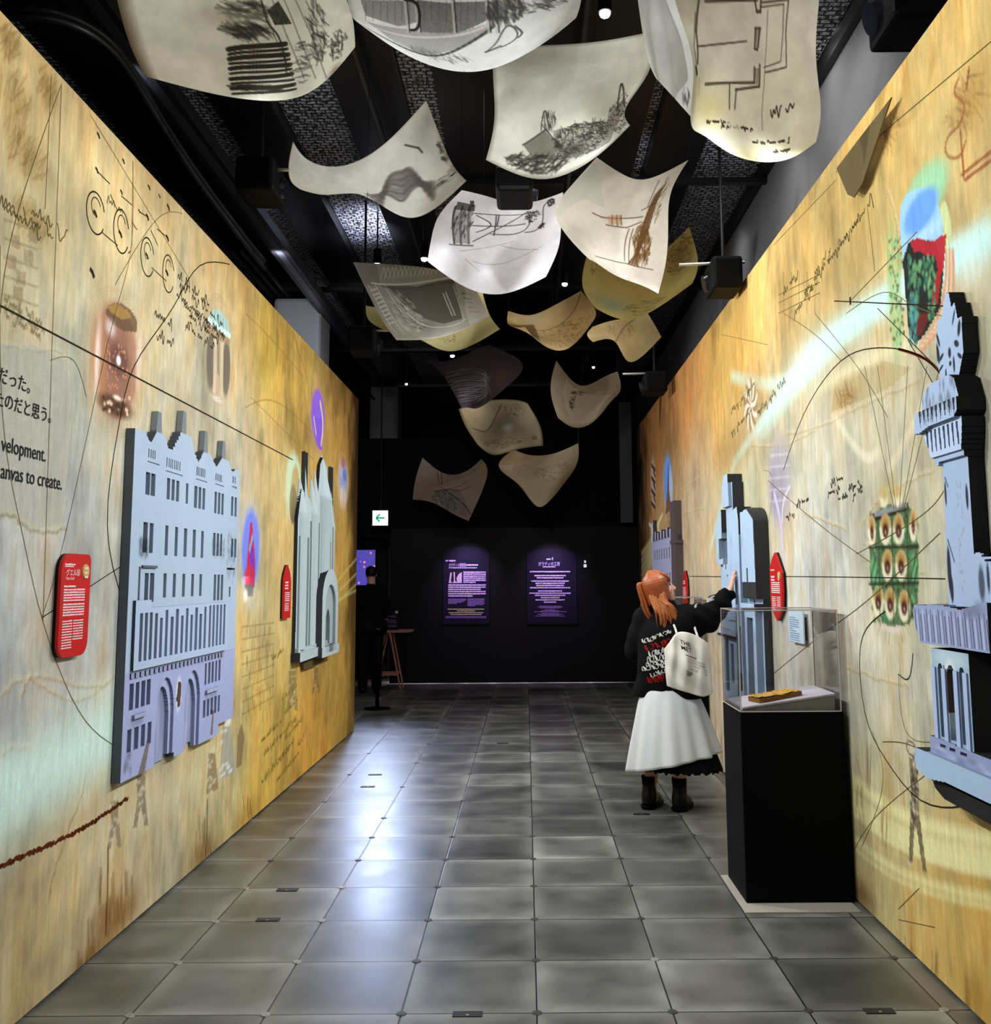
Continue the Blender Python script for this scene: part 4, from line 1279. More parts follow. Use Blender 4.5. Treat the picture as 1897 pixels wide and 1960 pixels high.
for u in (8.0, 8.09, 9.09, 9.17):
    mb = MB(); prism(mb, 'L', [(u, 2.2), (u + .02, 2.2), (u + .016, 2.66), (u + .004, 2.66)], .002, .03); mb.obj('pinnacle', M_EDGE, T)
P_ = Relief('L', 8.38, 9.25, .93, 1.75, .006, 9, C8(196, 212, 220))
P_.arch(8.46, 9.17, .97, 1.70, .10, None, .8); P_.arch(8.60, 9.05, .97, 1.56, .075, C8(176, 192, 200), .8)
P_.arch(8.74, 8.92, .97, 1.34, .04, C8(120, 130, 138), 1.6); P_.rect(8.80, .97, 8.84, 1.25, .06); P_.rect(8.44, .94, 9.2, 1.02, .11)
P_.build('portal', T, C8(60, 64, 68))
mb = MB(); prism(mb, 'L', [(8.08, .945), (8.94, .945), (8.90, .885), (8.60, .865), (8.12, .872)], .002, .03); mb.obj('shade_bracket', mat('bracket_brown', C8(96, 84, 52), .7, .2), T)

# ---------------------------------------------------------------- round tower, right foreground
T = thing('tower_model', 'tall pale relief model of a domed round tower at the right edge of the photo', 'wall model', (XR, 3.55, .78))
TD = .06
R = Relief('R', 3.24, 3.92, .70, 2.70, .004, 6, C8(170, 190, 222))
R.fill([(3.577, 2.30), (3.437, 2.30), (3.392, 2.375), (3.387, 2.508), (3.420, 2.508), (3.436, 2.572), (3.462, 2.56), (3.478, 2.62), (3.50, 2.625), (3.525, 2.59), (3.55, 2.545), (3.585, 2.54), (3.610, 2.48), (3.612, 2.39)], TD)   # lantern
lan = R.K
for u, v, ru, rv, a_ in ((3.412, 2.47, .012, .03, .3), (3.60, 2.42, .014, .04, -.2), (3.44, 2.42, .02, .012, .5), (3.57, 2.40, .02, .008, -.5), (3.58, 2.36, .022, .006, -.4), (3.50, 2.40, .012, .02, 0), (3.45, 2.52, .006, .03, .5), (3.59, 2.47, .008, .03, -.4), (3.47, 2.35, .008, .03, 0), (3.54, 2.33, .006, .02, 0), (3.50, 2.36, .01, .01, 0), (3.42, 2.37, .02, .008, .6)):
    lan.ell((u, v), ru, rv, C8(28, 30, 38), .95, .25, a_)
R.fill([(3.690, 2.215), (3.685, 2.262), (3.645, 2.290), (3.59, 2.306), (3.44, 2.306), (3.40, 2.285), (3.372, 2.215)], .095)       # dome
R.fill([(3.753, 2.135), (3.735, 2.215), (3.372, 2.215), (3.372, 2.165), (3.40, 2.145), (3.62, 2.145), (3.70, 2.12), (3.72, 2.135)], .105)
for k in range(40):
    t = R.K.rng.random(2)
    R.K.blob((3.40 + .28 * t[0], 2.16 + .14 * t[1]), .008, .018, C8(104, 112, 128), .55)
for k in range(9):
    R.K.fill([(3.70 - .037 * k, 2.215), (3.688 - .037 * k, 2.15), (3.676 - .037 * k, 2.215)], C8(26, 28, 34), .9)
R.fill([(3.715, 2.13), (3.62, 2.145), (3.38, 2.145), (3.385, 2.10), (3.40, 2.03), (3.66, 2.03)], .085, C8(190, 208, 240))           # capital
for k in range(8):
    u = 3.69 - .037 * k
    R.fill([(u, 2.135), (u - .018, 2.135), (u - .020, 2.05), (u - .010, 2.05)], .03, C8(24, 26, 32))
R.fill([(3.655, 2.03), (3.40, 2.03), (3.405, 2.0), (3.64, 2.0)], .075)
R.fill([(3.615, 2.012), (3.405, 2.012), (3.405, 1.48), (3.635, 1.48)], TD)                                                       # shaft
for u, v, ru, rv in ((3.605, 1.89, .008, .045), (3.432, 1.865, .010, .045), (3.612, 1.61, .016, .085), (3.60, 1.54, .014, .05)):
    R.K.ell((u, v), ru, rv, C8(38, 40, 52), .95, .2)
R.K.seg((3.602, 1.95), (3.582, 1.915), .008, C8(70, 76, 90), .8); R.K.seg((3.61, 1.72), (3.565, 1.64), .008, C8(60, 64, 80), .8)
for k in range(30):
    t = R.K.rng.random(2)
    R.K.ell((3.47 + .05 * t[0], 1.52 + .4 * t[1]), .003, .007, C8(120, 142, 160), .6, .4)
R.fill([(3.39, 1.48), (3.39, 1.655), (3.35, 1.668), (3.24, 1.65), (3.24, 1.48)], .075)                                            # lower wing
R.rect(3.24, 1.652, 3.32, 1.66, .05, C8(20, 20, 24)); R.rect(3.24, 1.636, 3.30, 1.643, .05, C8(20, 20, 24))
R.K.ell((3.33, 1.56), .022, .06, C8(70, 74, 92), .9, .3); R.K.ell((3.28, 1.58), .01, .05, C8(40, 42, 56), .9, .3)
R.fill([(3.845, 1.478), (3.86, 1.45), (3.85, 1.40), (3.80, 1.335), (3.24, 1.335), (3.24, 1.50), (3.44, 1.47), (3.60, 1.482)], .105, C8(150, 162, 200))    # bowl
for k in range(34):
    u = 3.84 - .018 * k
    R.K.seg((u, 1.46 - .02 * (k % 2)), (u - .008, 1.345), .007, (C8(70, 56, 76), C8(196, 206, 236), C8(96, 92, 116))[k % 3], .85)
R.K.ell((3.35, 1.47), .08, .03, C8(110, 116, 140), .6, .5)
R.fill([(3.752, 1.318), (3.756, .975), (3.44, .985), (3.442, 1.318)], .085, C8(160, 184, 206))                                    # drum with arcade
R.K.ell((3.60, 1.29), .14, .04, C8(196, 216, 226), .8, .4)
for u0, u1 in ((3.705, 3.665), (3.625, 3.565), (3.525, 3.485)):
    R.arch(u1, u0, 1.0, 1.268, .040, C8(150, 164, 190), 1.2)
R.K.ell((3.60, 1.15), .07, .14, C8(224, 230, 240), .9, .15)
hb = [(3.655, 1.26), (3.648, 1.16), (3.64, 1.10), (3.62, 1.09), (3.605, 1.17), (3.60, 1.25), (3.61, 1.255), (3.615, 1.20), (3.625, 1.262), (3.635, 1.20), (3.645, 1.262)]
R.K.fill(hb, C8(92, 70, 64)); R.K.fill([(3.585, 1.17), (3.565, 1.10), (3.57, 1.07), (3.585, 1.08)], C8(92, 66, 62))
for u in (3.735, 3.645, 3.545, 3.47):
    R.rect(u - .016, .985, u + .016, 1.25, .092, C8(176, 194, 232))
R.fill([(3.79, .90), (3.79, .99), (3.24, .985), (3.24, .86)], .095, C8(150, 160, 200))                                          # steps
for u in (3.70, 3.62, 3.53):
    R.rect(u - .05, .962, u, .976, .05, C8(16, 16, 20))
for k in range(24):
    t = R.K.rng.random(2)
    R.K.blob((3.26 + .5 * t[0], .88 + .08 * t[1]), .04, .010, C8(196, 206, 240) if k % 2 else C8(110, 112, 140), .5)
R.fill([(3.885, .93), (3.90, .875), (3.86, .845), (3.78, .832), (3.62, .85), (3.24, .85), (3.24, .93)], .115, C8(172, 196, 226))        # rim
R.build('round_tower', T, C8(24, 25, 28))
mb = MB()
prism(mb, 'R', [(3.80, .83), (3.78, .80), (3.70, .775), (3.24, .77), (3.24, .83)], .004, .09)
mb.obj('base_bracket', mat('bracket_black', C8(24, 25, 27), .6, .3), T)

# ---------------------------------------------------------------- block of towers behind the display case, right wall
T = thing('villa_model', 'pale relief model of clustered blocks and towers touched by the reaching woman', 'wall model', (XR, 7.1, .66))
FR2 = C8(176, 200, 230)
DK2 = C8(46, 48, 52)  # shade of the side faces put into the colour
R = Relief('R', 6.44, 7.90, .62, 2.40, .008, 7, FR2)
R.fill([(7.86, .66), (6.50, .72), (6.50, 1.95), (6.56, 2.02), (6.70, 2.06), (6.92, 2.06), (6.92, 1.9), (7.30, 1.9), (7.45, 1.98), (7.62, 1.8), (7.86, 1.78)], .055)
R.rect(7.20, 1.2, 7.45, 2.30, .085); R.fill([(7.22, 2.12), (7.46, 2.12), (7.46, 2.28), (7.40, 2.36), (7.24, 2.36)], .11)
R.fill([(7.60, 1.70), (7.86, 1.70), (7.87, 2.0), (7.80, 2.03), (7.70, 2.12), (7.62, 2.12)], .09, C8(180, 204, 226))
R.rect(7.62, 1.74, 7.74, 1.9, .05, C8(96, 110, 136))
R.fill([(6.94, .70), (7.14, .70), (7.14, 2.08), (6.98, 2.10), (6.94, 2.0)], .105)
R.fill([(6.50, 1.56), (6.90, 1.56), (6.90, 2.05), (6.70, 2.06), (6.52, 1.98)], .10)
R.rect(6.54, .75, 6.86, 1.40, .10); R.rect(6.50, 1.385, 6.92, 1.42, .115)
R.rect(7.30, 1.62, 7.62, 1.70, .085); R.rect(7.3, 1.30, 7.8, 1.40, .08); R.rect(7.15, 1.28, 7.6, 1.34, .10)
for u0, u1, v0, v1 in ((7.50, 7.54, 1.66, 1.72), (7.40, 7.43, 1.35, 1.40), (7.05, 7.12, 1.40, 1.64), (7.55, 7.62, 1.75, 1.95), (6.72, 6.76, 1.42, 1.66), (7.70, 7.74, 1.12, 1.20)):
    R.rect(u0, v0, u1, v1, .02, C8(34, 36, 44))
for u0, u1, v0, v1 in ((7.66, 7.80, .72, 1.12), (7.48, 7.58, .80, 1.10), (7.20, 7.28, .80, 1.15), (6.97, 7.02, .80, 1.25), (7.06, 7.11, .85, 1.2), (6.62, 6.80, .82, 1.32)):
    R.rect(u0, v0, u1, v1, .022, C8(60, 68, 88))
R.rect(7.15, 1.145, 7.86, 1.165, .10, C8(40, 42, 50)); R.rect(7.15, 1.165, 7.86, 1.20, .085, C8(170, 184, 210))
for u0, u1 in ((6.62, 6.80), (6.97, 7.12), (7.48, 7.58)):
    R.K.fill([(u0, .80), (u1, .80), (u1, .92), (u0, .92)], C8(142, 112, 70), .8)
for k in range(16):
    u = 6.93 + .012 * k
    R.K.seg((u, 1.45), (u, 1.70), .004, C8(186, 180, 226) if k % 2 else C8(130, 150, 190), .6)
for k in range(30):
    t = R.K.rng.random(2)
    R.K.blob((6.5 + 1.3 * t[0], .7 + 1.3 * t[1]), .03, .05, C8(200, 222, 246) if k % 2 else C8(130, 150, 190), .35)
R.build('block_cluster', T, DK2)
mb = MB()
n = 18
pts = [(6.50 + .20 * (1 - math.cos(t)), 1.95 + .12 * math.sin(t)) for t in np.linspace(0, math.pi, n)]
prism(mb, 'R', [(6.90, 1.45), (6.50, 1.45)] + pts, .004, .098)
mb.obj('barrel_roof', mat('shaded_board', DK2, .6, .3), T)

# ---------------------------------------------------------------- farthest model, right wall
T = thing('palace_model', 'farthest relief on the right wall, lilac palace front with a tall corner mast', 'wall model', (XR, 11.0, .9))
R = Relief('R', 9.96, 12.3, .85, 2.45, .012, 8, C8(186, 186, 226))
R.rect(10.1, .9, 12.2, 2.05, .05)
for k in range(7):
    u = 10.5 + .24 * k
    R.rect(u, 2.05, u + .10, 2.13 + .02 * (k % 2), .06)
for r_, v in enumerate((1.88, 1.60, 1.30)):
    for k in range(8):
        R.rect(10.45 + .2 * k, v - .06, 10.52 + .2 * k, v + .06, .015, C8(90, 86, 110) if (k + r_) % 3 else C8(50, 48, 60))
R.fill([(12.0, 2.05), (12.2, 2.05), (12.2, 2.30), (12.1, 2.27), (12.02, 2.32)], .05, C8(226, 224, 226))
R.build('palace_front', T, C8(72, 64, 66))
mb = MB().box((XR - .085, 10.05, .85), (XR - .001, 10.32, 1.96)); mb.box((XR - .08, 10.10, 1.985), (XR - .001, 10.36, 2.40)); mb.box((XR - .09, 10.03, 1.955), (XR - .001, 10.36, 1.99))
mb.obj('corner_mast', mat('mast_board', C8(92, 82, 84), .7, .2), T)

# ---------------------------------------------------------------- red plaques
M_RED = mat('red_plaque_paint', C8(196, 22, 20), .5, .35)
M_PLAQUEBACK = mat('plaque_backing_black', C8(18, 16, 16), .6, .3)
M_WHITEINK = mat('white_lettering', C8(246, 214, 222), .7, .2)
M_GOLD = mat('gold_seal', C8(196, 172, 96), .45, .4)

def text_rows(name, side, d, u, v, wid, n, lh, frac, m, parent, seed=1, widths=None, gap=.25):
    """small unreadable print: rows of broken dashes; u is where the line starts as read"""
    rng = random.Random(seed)
    s = 1 if side == 'L' else -1
    V, Fc = [], []
    for i in range(n):
        w_ = wid * (widths[i % len(widths)] if widths else 1.0)
        x = 0.0
        vv = v - i * lh
        while x < w_:
            l = min(w_ - x, lh * frac * rng.uniform(.6, 3.2))
            b = len(V)
            hh = lh * frac * rng.uniform(.75, 1.05)
            for a_, c_ in ((x, 0), (x + l, 0), (x + l, hh), (x, hh)):
                V.append(on_wall(side, d, u + s * a_, vv + c_))
            Fc.append((b, b + 1, b + 2, b + 3))
            x += l + lh * frac * gap
    return put(name, mesh_np(name, V, Fc), m, parent)

def plaque(side, label, outline, depth, seal, rows, title=None):
    u = sum(p[0] for p in outline) / len(outline); v = min(p[1] for p in outline)
    t = thing('red_plaque', label, 'plaque', (XL if side == 'L' else XR, u, v), 'red plaques beside the wall models')
    mb = MB(); prism(mb, side, [(u + (p[0] - u) * .93, p[1]) for p in outline], .001, depth - .012); mb.obj('backing_block', M_PLAQUEBACK, t)
    mb = MB(); prism(mb, side, outline, depth - .012, depth); mb.obj('board', M_RED, t)
    if seal:
        c = on_wall(side, depth, seal[0], seal[1]); s = 1 if side == 'L' else -1
        MB().cone(c, c + Vector((s * .004, 0, 0)), seal[2], seal[2] * .93, 28).obj('seal', M_GOLD, t)
        text_rows('seal_print', side, depth + .0046, seal[0] - s * seal[2] * .5, seal[1] + .008, seal[2], 3, .018, .55, M_WHITEINK, t, 3)
    for i, r_ in enumerate(rows):
        text_rows('print', side, depth + .001, *r_, M_WHITEINK, t, 10 + i)
    for s_, size, uu, vv in (title or []):
        o_ = on_wall(side, depth + .0012, uu, vv)
        text_on('title', s_, size, o_, (0, 1 if side == 'L' else -1, 0), (0, 0, 1), M_WHITEINK, t)
    return t

def rounded(u0, u1, v0, v1, r_tl, r_tr, r_br, r_bl, n=8):
    pts = []
    for cu, cv, r, a0 in ((u1 - r_tr, v1 - r_tr, r_tr, 0), (u0 + r_tl, v1 - r_tl, r_tl, 90), (u0 + r_bl, v0 + r_bl, r_bl, 180), (u1 - r_br, v0 + r_br, r_br, 270)):
        for k in range(n + 1):
            a_ = math.radians(a0 + 90 * k / n)
            pts.append((cu + r * math.cos(a_), cv + r * math.sin(a_)))
    return pts
wide = (1.0, 1.0, .98, 1.0, .2)
plaque('L', 'rounded red plaque with white print left of the townhouse model', rounded(3.842, 4.100, 1.292, 1.702, .075, .03, .06, .06), .03, (4.052, 1.632, .030),
       [(3.868, 1.655, .09, 1, .012, .6), (3.868, 1.648, .075, 1, .008, .6), (3.868, 1.568, .10, 1, .012, .6), (3.868, 1.555, .185, 5, .0105, .62, ), (3.868, 1.497, .185, 5, .0105, .62),
        (3.868, 1.432, .085, 11, .0105, .5), (3.962, 1.432, .088, 8, .0105, .5)],
       [('グエル邸', .030, 3.880, 1.615), ('Palau Güell', .016, 3.880, 1.598)])
plaque('L', 'narrow red plaque with pointed top left of the church model', [(7.40, 1.31), (7.62, 1.31), (7.62, 1.60), (7.58, 1.66), (7.51, 1.715), (7.44, 1.66), (7.40, 1.60)], .028, None,
       [(7.43, 1.575, .10, 3, .022, .6), (7.43, 1.50, .15, 5, .015, .55), (7.43, 1.42, .13, 5, .013, .5)])
plaque('R', 'boat shaped red plaque above the glass case on the right wall', [(6.255, 1.75), (6.32, 1.715), (6.395, 1.655), (6.40, 1.50), (6.39, 1.40), (6.30, 1.345), (6.25, 1.318), (6.19, 1.345), (6.115, 1.40), (6.095, 1.50), (6.10, 1.62), (6.19, 1.70)], .03, (6.16, 1.60, .028),
       [(6.37, 1.635, .10, 1, .014, .6), (6.36, 1.59, .09, 2, .02, .6), (6.36, 1.555, .21, 6, .0125, .6), (6.36, 1.465, .10, 8, .011, .5), (6.235, 1.465, .09, 7, .011, .5)])
plaque('R', 'far red plaque with pointed ends just right of the woman face', [(9.84, 1.672), (9.96, 1.58), (9.985, 1.45), (9.95, 1.36), (9.84, 1.30), (9.73, 1.36), (9.70, 1.45), (9.72, 1.58)], .03, None,
       [(9.92, 1.56, .12, 2, .02, .6), (9.94, 1.50, .18, 8, .015, .5)])

# caption sheet held off the right wall, seen through the case
c0 = on(1509, 1172, 0, XR - .03); c1 = on(1539, 1233, 0, XR - .03)
T = thing('caption_sheet', 'pale blue caption sheet on the right wall seen through the glass case', 'sign', (XR, (c0[1] + c1[1]) / 2, c1[2]))
MB().box((XR - .03, c1[1], c1[2]), (XR - .022, c0[1], c0[2] + .012)).obj('panel', mat('caption_white', C8(206, 226, 246), .6, .3), T)
MB().box((XR - .022, c1[1] + .03, c1[2] + .02), (XR - .001, c0[1] - .03, c0[2] - .02)).obj('holder', M_PLAQUEBACK, T)
text_rows('print', 'R', .031, c0[1] - .02, c0[2] - .03, (c0[1] - c1[1]) * .75, 12, .013, .5, mat('caption_grey_print', C8(130, 164, 200), .7, .1), T, 4, (.6, .9, .9, .85, .9, .3))
# ================================================================ HANGING DRAWINGS UNDER THE CEILING
M_SHEET = mat_attr('drawn_paper', 0.8, 0.15, 0.07, (14, 14, 14), 0.45, 60)
CHAR = C8(52, 48, 42)
SEP = C8(120, 84, 46)
GROUP = 'sheets of drawings hung under the ceiling'

class Sheet:
    def __init__(self, label, rows, z, tilt, base, seed, asp=1.3, n=150, wave=.06, name='hanging_drawing', rough=.10):
        self.label, self.name = label, name
        P = np.array(rows, dtype=float)
        mid = P.reshape(-1, 2).mean(0)
        c = on(mid[0], mid[1], 2, z)
        t = math.radians(tilt)
        nrm = np.array([0, -math.sin(t), -math.cos(t)])
        m = int(round((n - 1) * asp)) + 1
        asp = (m - 1) / (n - 1)
        S = spline(np.swapaxes(spline(P, n), 0, 1), m)          # m x n x 2
        S = np.swapaxes(S, 0, 1)                                  # n rows (v), m columns (u)
        D = FWD[None, None] + RGT * ((S[..., :1] - PPX) / FPX) - UPV * ((S[..., 1:] - PPY) / FPX)
        k = ((c - CPOS) @ nrm) / (D @ nrm)
        rng = np.random.default_rng(seed)
        u = np.linspace(0, 1, m)[None, :]; v = np.linspace(0, 1, n)[:, None]
        ph = rng.random(4) * 6.28
        bend = np.sin(u * 4.2 + ph[0]) * np.cos(v * 2.6 + ph[1]) + .5 * np.sin(u * 7 + v * 3 + ph[2])
        dist = np.linalg.norm(D, axis=-1) * k
        k = k * (1 + wave * bend / dist)
        self.co = CPOS + D * k[..., None]
        self.S = S
        self.asp = asp
        self.cv = Cv(0, asp, 0, 1, 1.0 / (n - 1), base, seed)
        self.cv.a = self.cv.a[:n, :m]
        h, w = self.cv.a.shape[:2]
        self.n, self.m = n, m
        f = fbm(h, w, 30, 30, rng, 4)
        self.cv.a = self.cv.a * (1 + 2 * rough * (f - .5))[..., None]
    def uv(self, px, py):
        d = (self.S[..., 0] - px) ** 2 + (self.S[..., 1] - py) ** 2
        j, i = np.unravel_index(np.argmin(d), d.shape)
        return (i / (self.m - 1) * self.asp, j / (self.n - 1))
    def ln(self, pts, wd=.012, col=CHAR, al=.8, soft=None):
        self.cv.line([self.uv(*p) for p in pts], wd, col, al, soft)
    def cu(self, pts, wd=.012, col=CHAR, al=.8, soft=None):
        self.cv.line(spline(np.array([self.uv(*p) for p in pts]), 24), wd, col, al, soft)
    def fl(self, pts, col=CHAR, al=.8, noise=.2):
        self.cv.fill([self.uv(*p) for p in pts], col, al, noise)
    def bl(self, px, py, rx, ry, col, al=.6):
        a, b = self.uv(px - rx, py), self.uv(px + rx, py)
        c, d = self.uv(px, py - ry), self.uv(px, py + ry)
        self.cv.blob(self.uv(px, py), max(.012, math.dist(a, b) / 2), max(.012, math.dist(c, d) / 2), col, al)
    def ht(self, px, py, rx, ry, n, ln=.06, wd=.008, col=CHAR, al=.6, ang=0., spread=.4):
        a, b = self.uv(px - rx, py), self.uv(px + rx, py)
        c, d = self.uv(px, py - ry), self.uv(px, py + ry)
        self.cv.hatch(self.uv(px, py), max(.01, math.dist(a, b) / 2), max(.01, math.dist(c, d) / 2), n, ln, wd, col, al, ang, spread)
    def burn(self, col, k=.5, w=.06, sides='lrtb'):
        u = self.cv.X[None, :self.m] / self.asp; v = self.cv.Y[:self.n, None]
        e = np.ones((self.n, self.m))
        if 'l' in sides: e = np.minimum(e, u / w)
        if 'r' in sides: e = np.minimum(e, (1 - u) / w)
        if 't' in sides: e = np.minimum(e, v / w)
        if 'b' in sides: e = np.minimum(e, (1 - v) / w)
        a = (k * np.clip(1 - e, 0, 1))[..., None]
        self.cv.a = self.cv.a * (1 - a) + np.asarray(col) * a
    def done(self):
        me = mesh_np(self.name, self.co.reshape(-1, 3), grid_faces(self.n, self.m), True)
        vcol(me, np.clip(self.cv.a, 0.01, .97).reshape(-1, 3))
        lo = self.co.reshape(-1, 3)
        o = put(self.name, me, M_SHEET)
        # fine suspension wires from the upper corners to the deck
        mb = MB()
        for q in (self.co[0, 0], self.co[0, -1], self.co[-1, self.m // 2]):
            mb.cone(q, (q[0], q[1], ZC - .13), .0016, .0016, 5)
        mb.obj('wire', M_STEEL, o)
        return tag(o, self.label, 'hanging drawing', GROUP)

CREAM, PALE, YEL = C8(222, 219, 204), C8(224, 224, 220), C8(204, 188, 138)
# -- arcade study
s = Sheet('large cream sheet with dark striped arcade study at top left', [
    [(190, -170), (300, -180), (420, -185), (540, -180), (640, -160)], [(215, -40), (330, -60), (450, -60), (570, -50), (656, -30)],
    [(245, 75), (360, 82), (480, 88), (590, 75), (674, 32)], [(278, 146), (380, 173), (480, 191), (590, 178), (680, 90)]], 3.95, 42, CREAM, 31, 1.3, 190)
s.burn(C8(74, 56, 34), .8, .07, 'l')
for k in range(10):
    y = 88 + 9.5 * k
    s.cu([(436 + k, y + 6), (470, y + 2 + .3 * k), (520, y - 1 + k * .5), (548 + 2 * k, y - 3)], .016 if k % 2 else .026, CHAR, .85)
s.ht(490, 170, 45, 8, 60, .1, .008, CHAR, .6, 0, .2)
s.fl([(512, 20), (532, 2), (558, 44), (526, 50)], C8(44, 42, 36), .95)
for k in range(4):
    s.ln([(500 + 22 * k, 0), (525 + 24 * k, 70), (560 + 22 * k, 150)], .007, CHAR, .5)
s.cu([(500, 0), (515, 45), (535, 75), (548, 140)], .010); s.ht(470, 60, 40, 14, 90, .09, .010, CHAR, .5, .3, .5); s.ht(470, 20, 50, 16, 60, .1, .01, CHAR, .45, .2, .4)
s.ht(610, 60, 16, 60, 90, .07, .009, CHAR, .55, 1.2, .5); s.ht(580, 120, 14, 40, 50, .05, .008, CHAR, .5, .2, .5); s.ht(648, 85, 12, 25, 40, .05, .012, CHAR, .6, 1.2, .6)
s.bl(640, 135, 12, 14, C8(120, 104, 76), .6); s.bl(430, 30, 60, 20, C8(150, 140, 116), .4)
s.done()
# -- harbour boats
s = Sheet('large pale sheet with shaded carriage and boats at top centre', [
    [(640, -200), (740, -230), (840, -235), (940, -230), (1040, -220), (1130, -190)], [(655, -70), (745, -85), (840, -85), (940, -85), (1040, -80), (1120, -70)],
    [(668, 15), (752, 40), (840, 62), (940, 62), (1040, 32), (1112, 2)], [(681, 40), (755, 92), (840, 130), (940, 132), (1040, 83), (1103, 34)]], 3.95, 42, PALE, 32, 1.4, 190)
GR = C8(70, 68, 66)
s.fl([(690, 0), (800, 0), (805, 40), (760, 50), (700, 30)], C8(116, 114, 112), .8); s.fl([(800, 0), (940, 0), (930, 40), (880, 62), (806, 62)], C8(88, 86, 84), .85)
s.fl([(700, 40), (780, 55), (880, 60), (945, 40), (940, 60), (880, 90), (820, 105), (760, 85)], C8(150, 148, 144), .8)
for k in range(16):
    s.ln([(690 + 6 * k, 46 + 3 * k), (700 + 6.4 * k, 60 + 3.2 * k)], .012, C8(210, 208, 204), .8); s.ln([(700 + 14 * k, 2), (700 + 14 * k, 40)], .006, GR, .35)
s.cu([(694, 48), (750, 80), (820, 106), (880, 92), (945, 50)], .018, GR, .8); s.cu([(694, 42), (760, 66), (830, 72), (900, 62), (945, 40)], .012, C8(220, 218, 214), .8)
for x in (775, 795, 865, 930, 945):
    s.ln([(x, 0), (x + 6, 62)], .014, C8(196, 194, 190), .8); s.ln([(x + 4, 0), (x + 10, 62)], .008, C8(40, 38, 38), .8)
s.cu([(775, 0), (800, 12), (800, 50), (786, 58)], .016, C8(40, 38, 38), .9)
s.ht(970, 22, 36, 22, 160, .05, .010, GR, .6, 1.0, .7); s.ht(1050, 6, 40, 10, 60, .06, .01, GR, .5, .4, .5); s.ht(840, 108, 50, 8, 70, .06, .006, GR, .5, .8, .3)
s.cu([(930, 100), (950, 82), (962, 60), (975, 48), (990, 60), (985, 76), (960, 90)], .010, GR, .7); s.cu([(985, 50), (1000, 62), (992, 72)], .01, GR, .6); s.ln([(930, 100), (958, 88)], .016, GR, .7)
s.done()
# -- fortress on a hill
s = Sheet('cream sheet with a scribbled dark hilltop fortress, second row', [
    [(944, 90), (1034, 87), (1140, 80), (1240, 62)], [(944, 150), (1040, 150), (1140, 150), (1244, 132)], [(946, 230), (1030, 235), (1120, 228), (1200, 203)],
    [(930, 306), (1040, 343), (1140, 301), (1206, 240)]], 3.9, 55, C8(222, 220, 208), 33, 1.1, 170)
for k in range(22):
    s.cu([(1000 + 10 * k, 118 + 2 * (k % 3)), (1020 + 9 * k, 126), (1050 + 8 * k, 122 + (k % 4) * 4)], .012, C8(224, 222, 208), .4)
s.bl(1090, 110, 100, 18, C8(176, 170, 150), .4)
s.fl([(1000, 278), (1042, 250), (1072, 276), (1060, 305), (1020, 300)], C8(92, 88, 78), .75); s.fl([(1060, 250), (1110, 235), (1160, 235), (1192, 190), (1198, 215), (1170, 270), (1110, 300), (1066, 300)], C8(110, 106, 96), .6)
s.ht(1120, 262, 56, 30, 260, .05, .008, C8(40, 38, 34), .7, .6, 1.2); s.ht(1030, 315, 60, 18, 200, .06, .008, CHAR, .7, -.4, .5); s.ht(1180, 222, 14, 40, 120, .04, .008, CHAR, .7, 1.2, .6)
s.ht(1050, 232, 14, 20, 50, .04, .007, CHAR, .6, 1.2, .5); s.cu([(1036, 250), (1043, 212), (1052, 250)], .008); s.cu([(1182, 210), (1190, 160), (1196, 205)], .012, CHAR, .7)
s.ln([(1000, 278), (1044, 248), (1075, 280)], .010); s.bl(1100, 285, 30, 14, C8(60, 58, 50), .7)
s.burn(C8(90, 84, 70), .5, .03)
s.done()
# -- blank strip and floor plan, top right
s = Sheet('narrow blank pale sheet just left of the floor plan', [
    [(1205, -150), (1240, -155), (1290, -150)], [(1221, 0), (1258, -5), (1305, 0)], [(1239, 107), (1280, 95), (1340, 85)], [(1256, 150), (1290, 187), (1330, 232)]], 4.02, 55, C8(206, 206, 204), 34, .6, 130)
s.ht(1312, 185, 8, 16, 26, .03, .01, CHAR, .5, 1.2, .5)
s.done()
s = Sheet('big cream sheet with an ink floor plan at top right', [
    [(1270, -150), (1370, -160), (1470, -160), (1580, -150)], [(1292, 0), (1380, 0), (1470, 0), (1568, 0)], [(1326, 120), (1400, 120), (1480, 120), (1562, 110)],
    [(1322, 228), (1395, 228), (1480, 228), (1571, 205)], [(1345, 256), (1415, 301), (1500, 307), (1562, 272)]], 3.85, 50, C8(222, 218, 202), 35, 1.0, 190)
s.bl(1360, 210, 45, 40, C8(238, 222, 156), .7); s.bl(1450, 295, 60, 16, C8(232, 216, 158), .6); s.burn(C8(236, 222, 160), .4, .06, 'b')
for pts, wd in (([(1338, 0), (1333, 60), (1335, 120)], .012), ([(1331, 25), (1329, 90), (1333, 140)], .006), ([(1336, 90), (1430, 78)], .008), ([(1350, 3), (1450, 0)], .012), ([(1445, 0), (1448, 22), (1456, 22), (1457, 0)], .012),
                ([(1446, 54), (1444, 94), (1450, 96), (1455, 54), (1446, 54)], .010), ([(1444, 130), (1443, 158), (1350, 161)], .012), ([(1454, 124), (1453, 166), (1408, 172)], .012), ([(1397, 163), (1396, 210)], .01), ([(1409, 172), (1407, 210)], .01),
                ([(1457, 14), (1500, 8), (1498, 60), (1494, 118), (1462, 128)], .006), ([(1457, 4), (1510, 0), (1504, 60), (1505, 128), (1464, 138)], .008), ([(1470, 20), (1465, 120), (1460, 250)], .004), ([(1333, 130), (1334, 142)], .016)):
    s.ln(pts, wd, C8(66, 56, 44), .85)
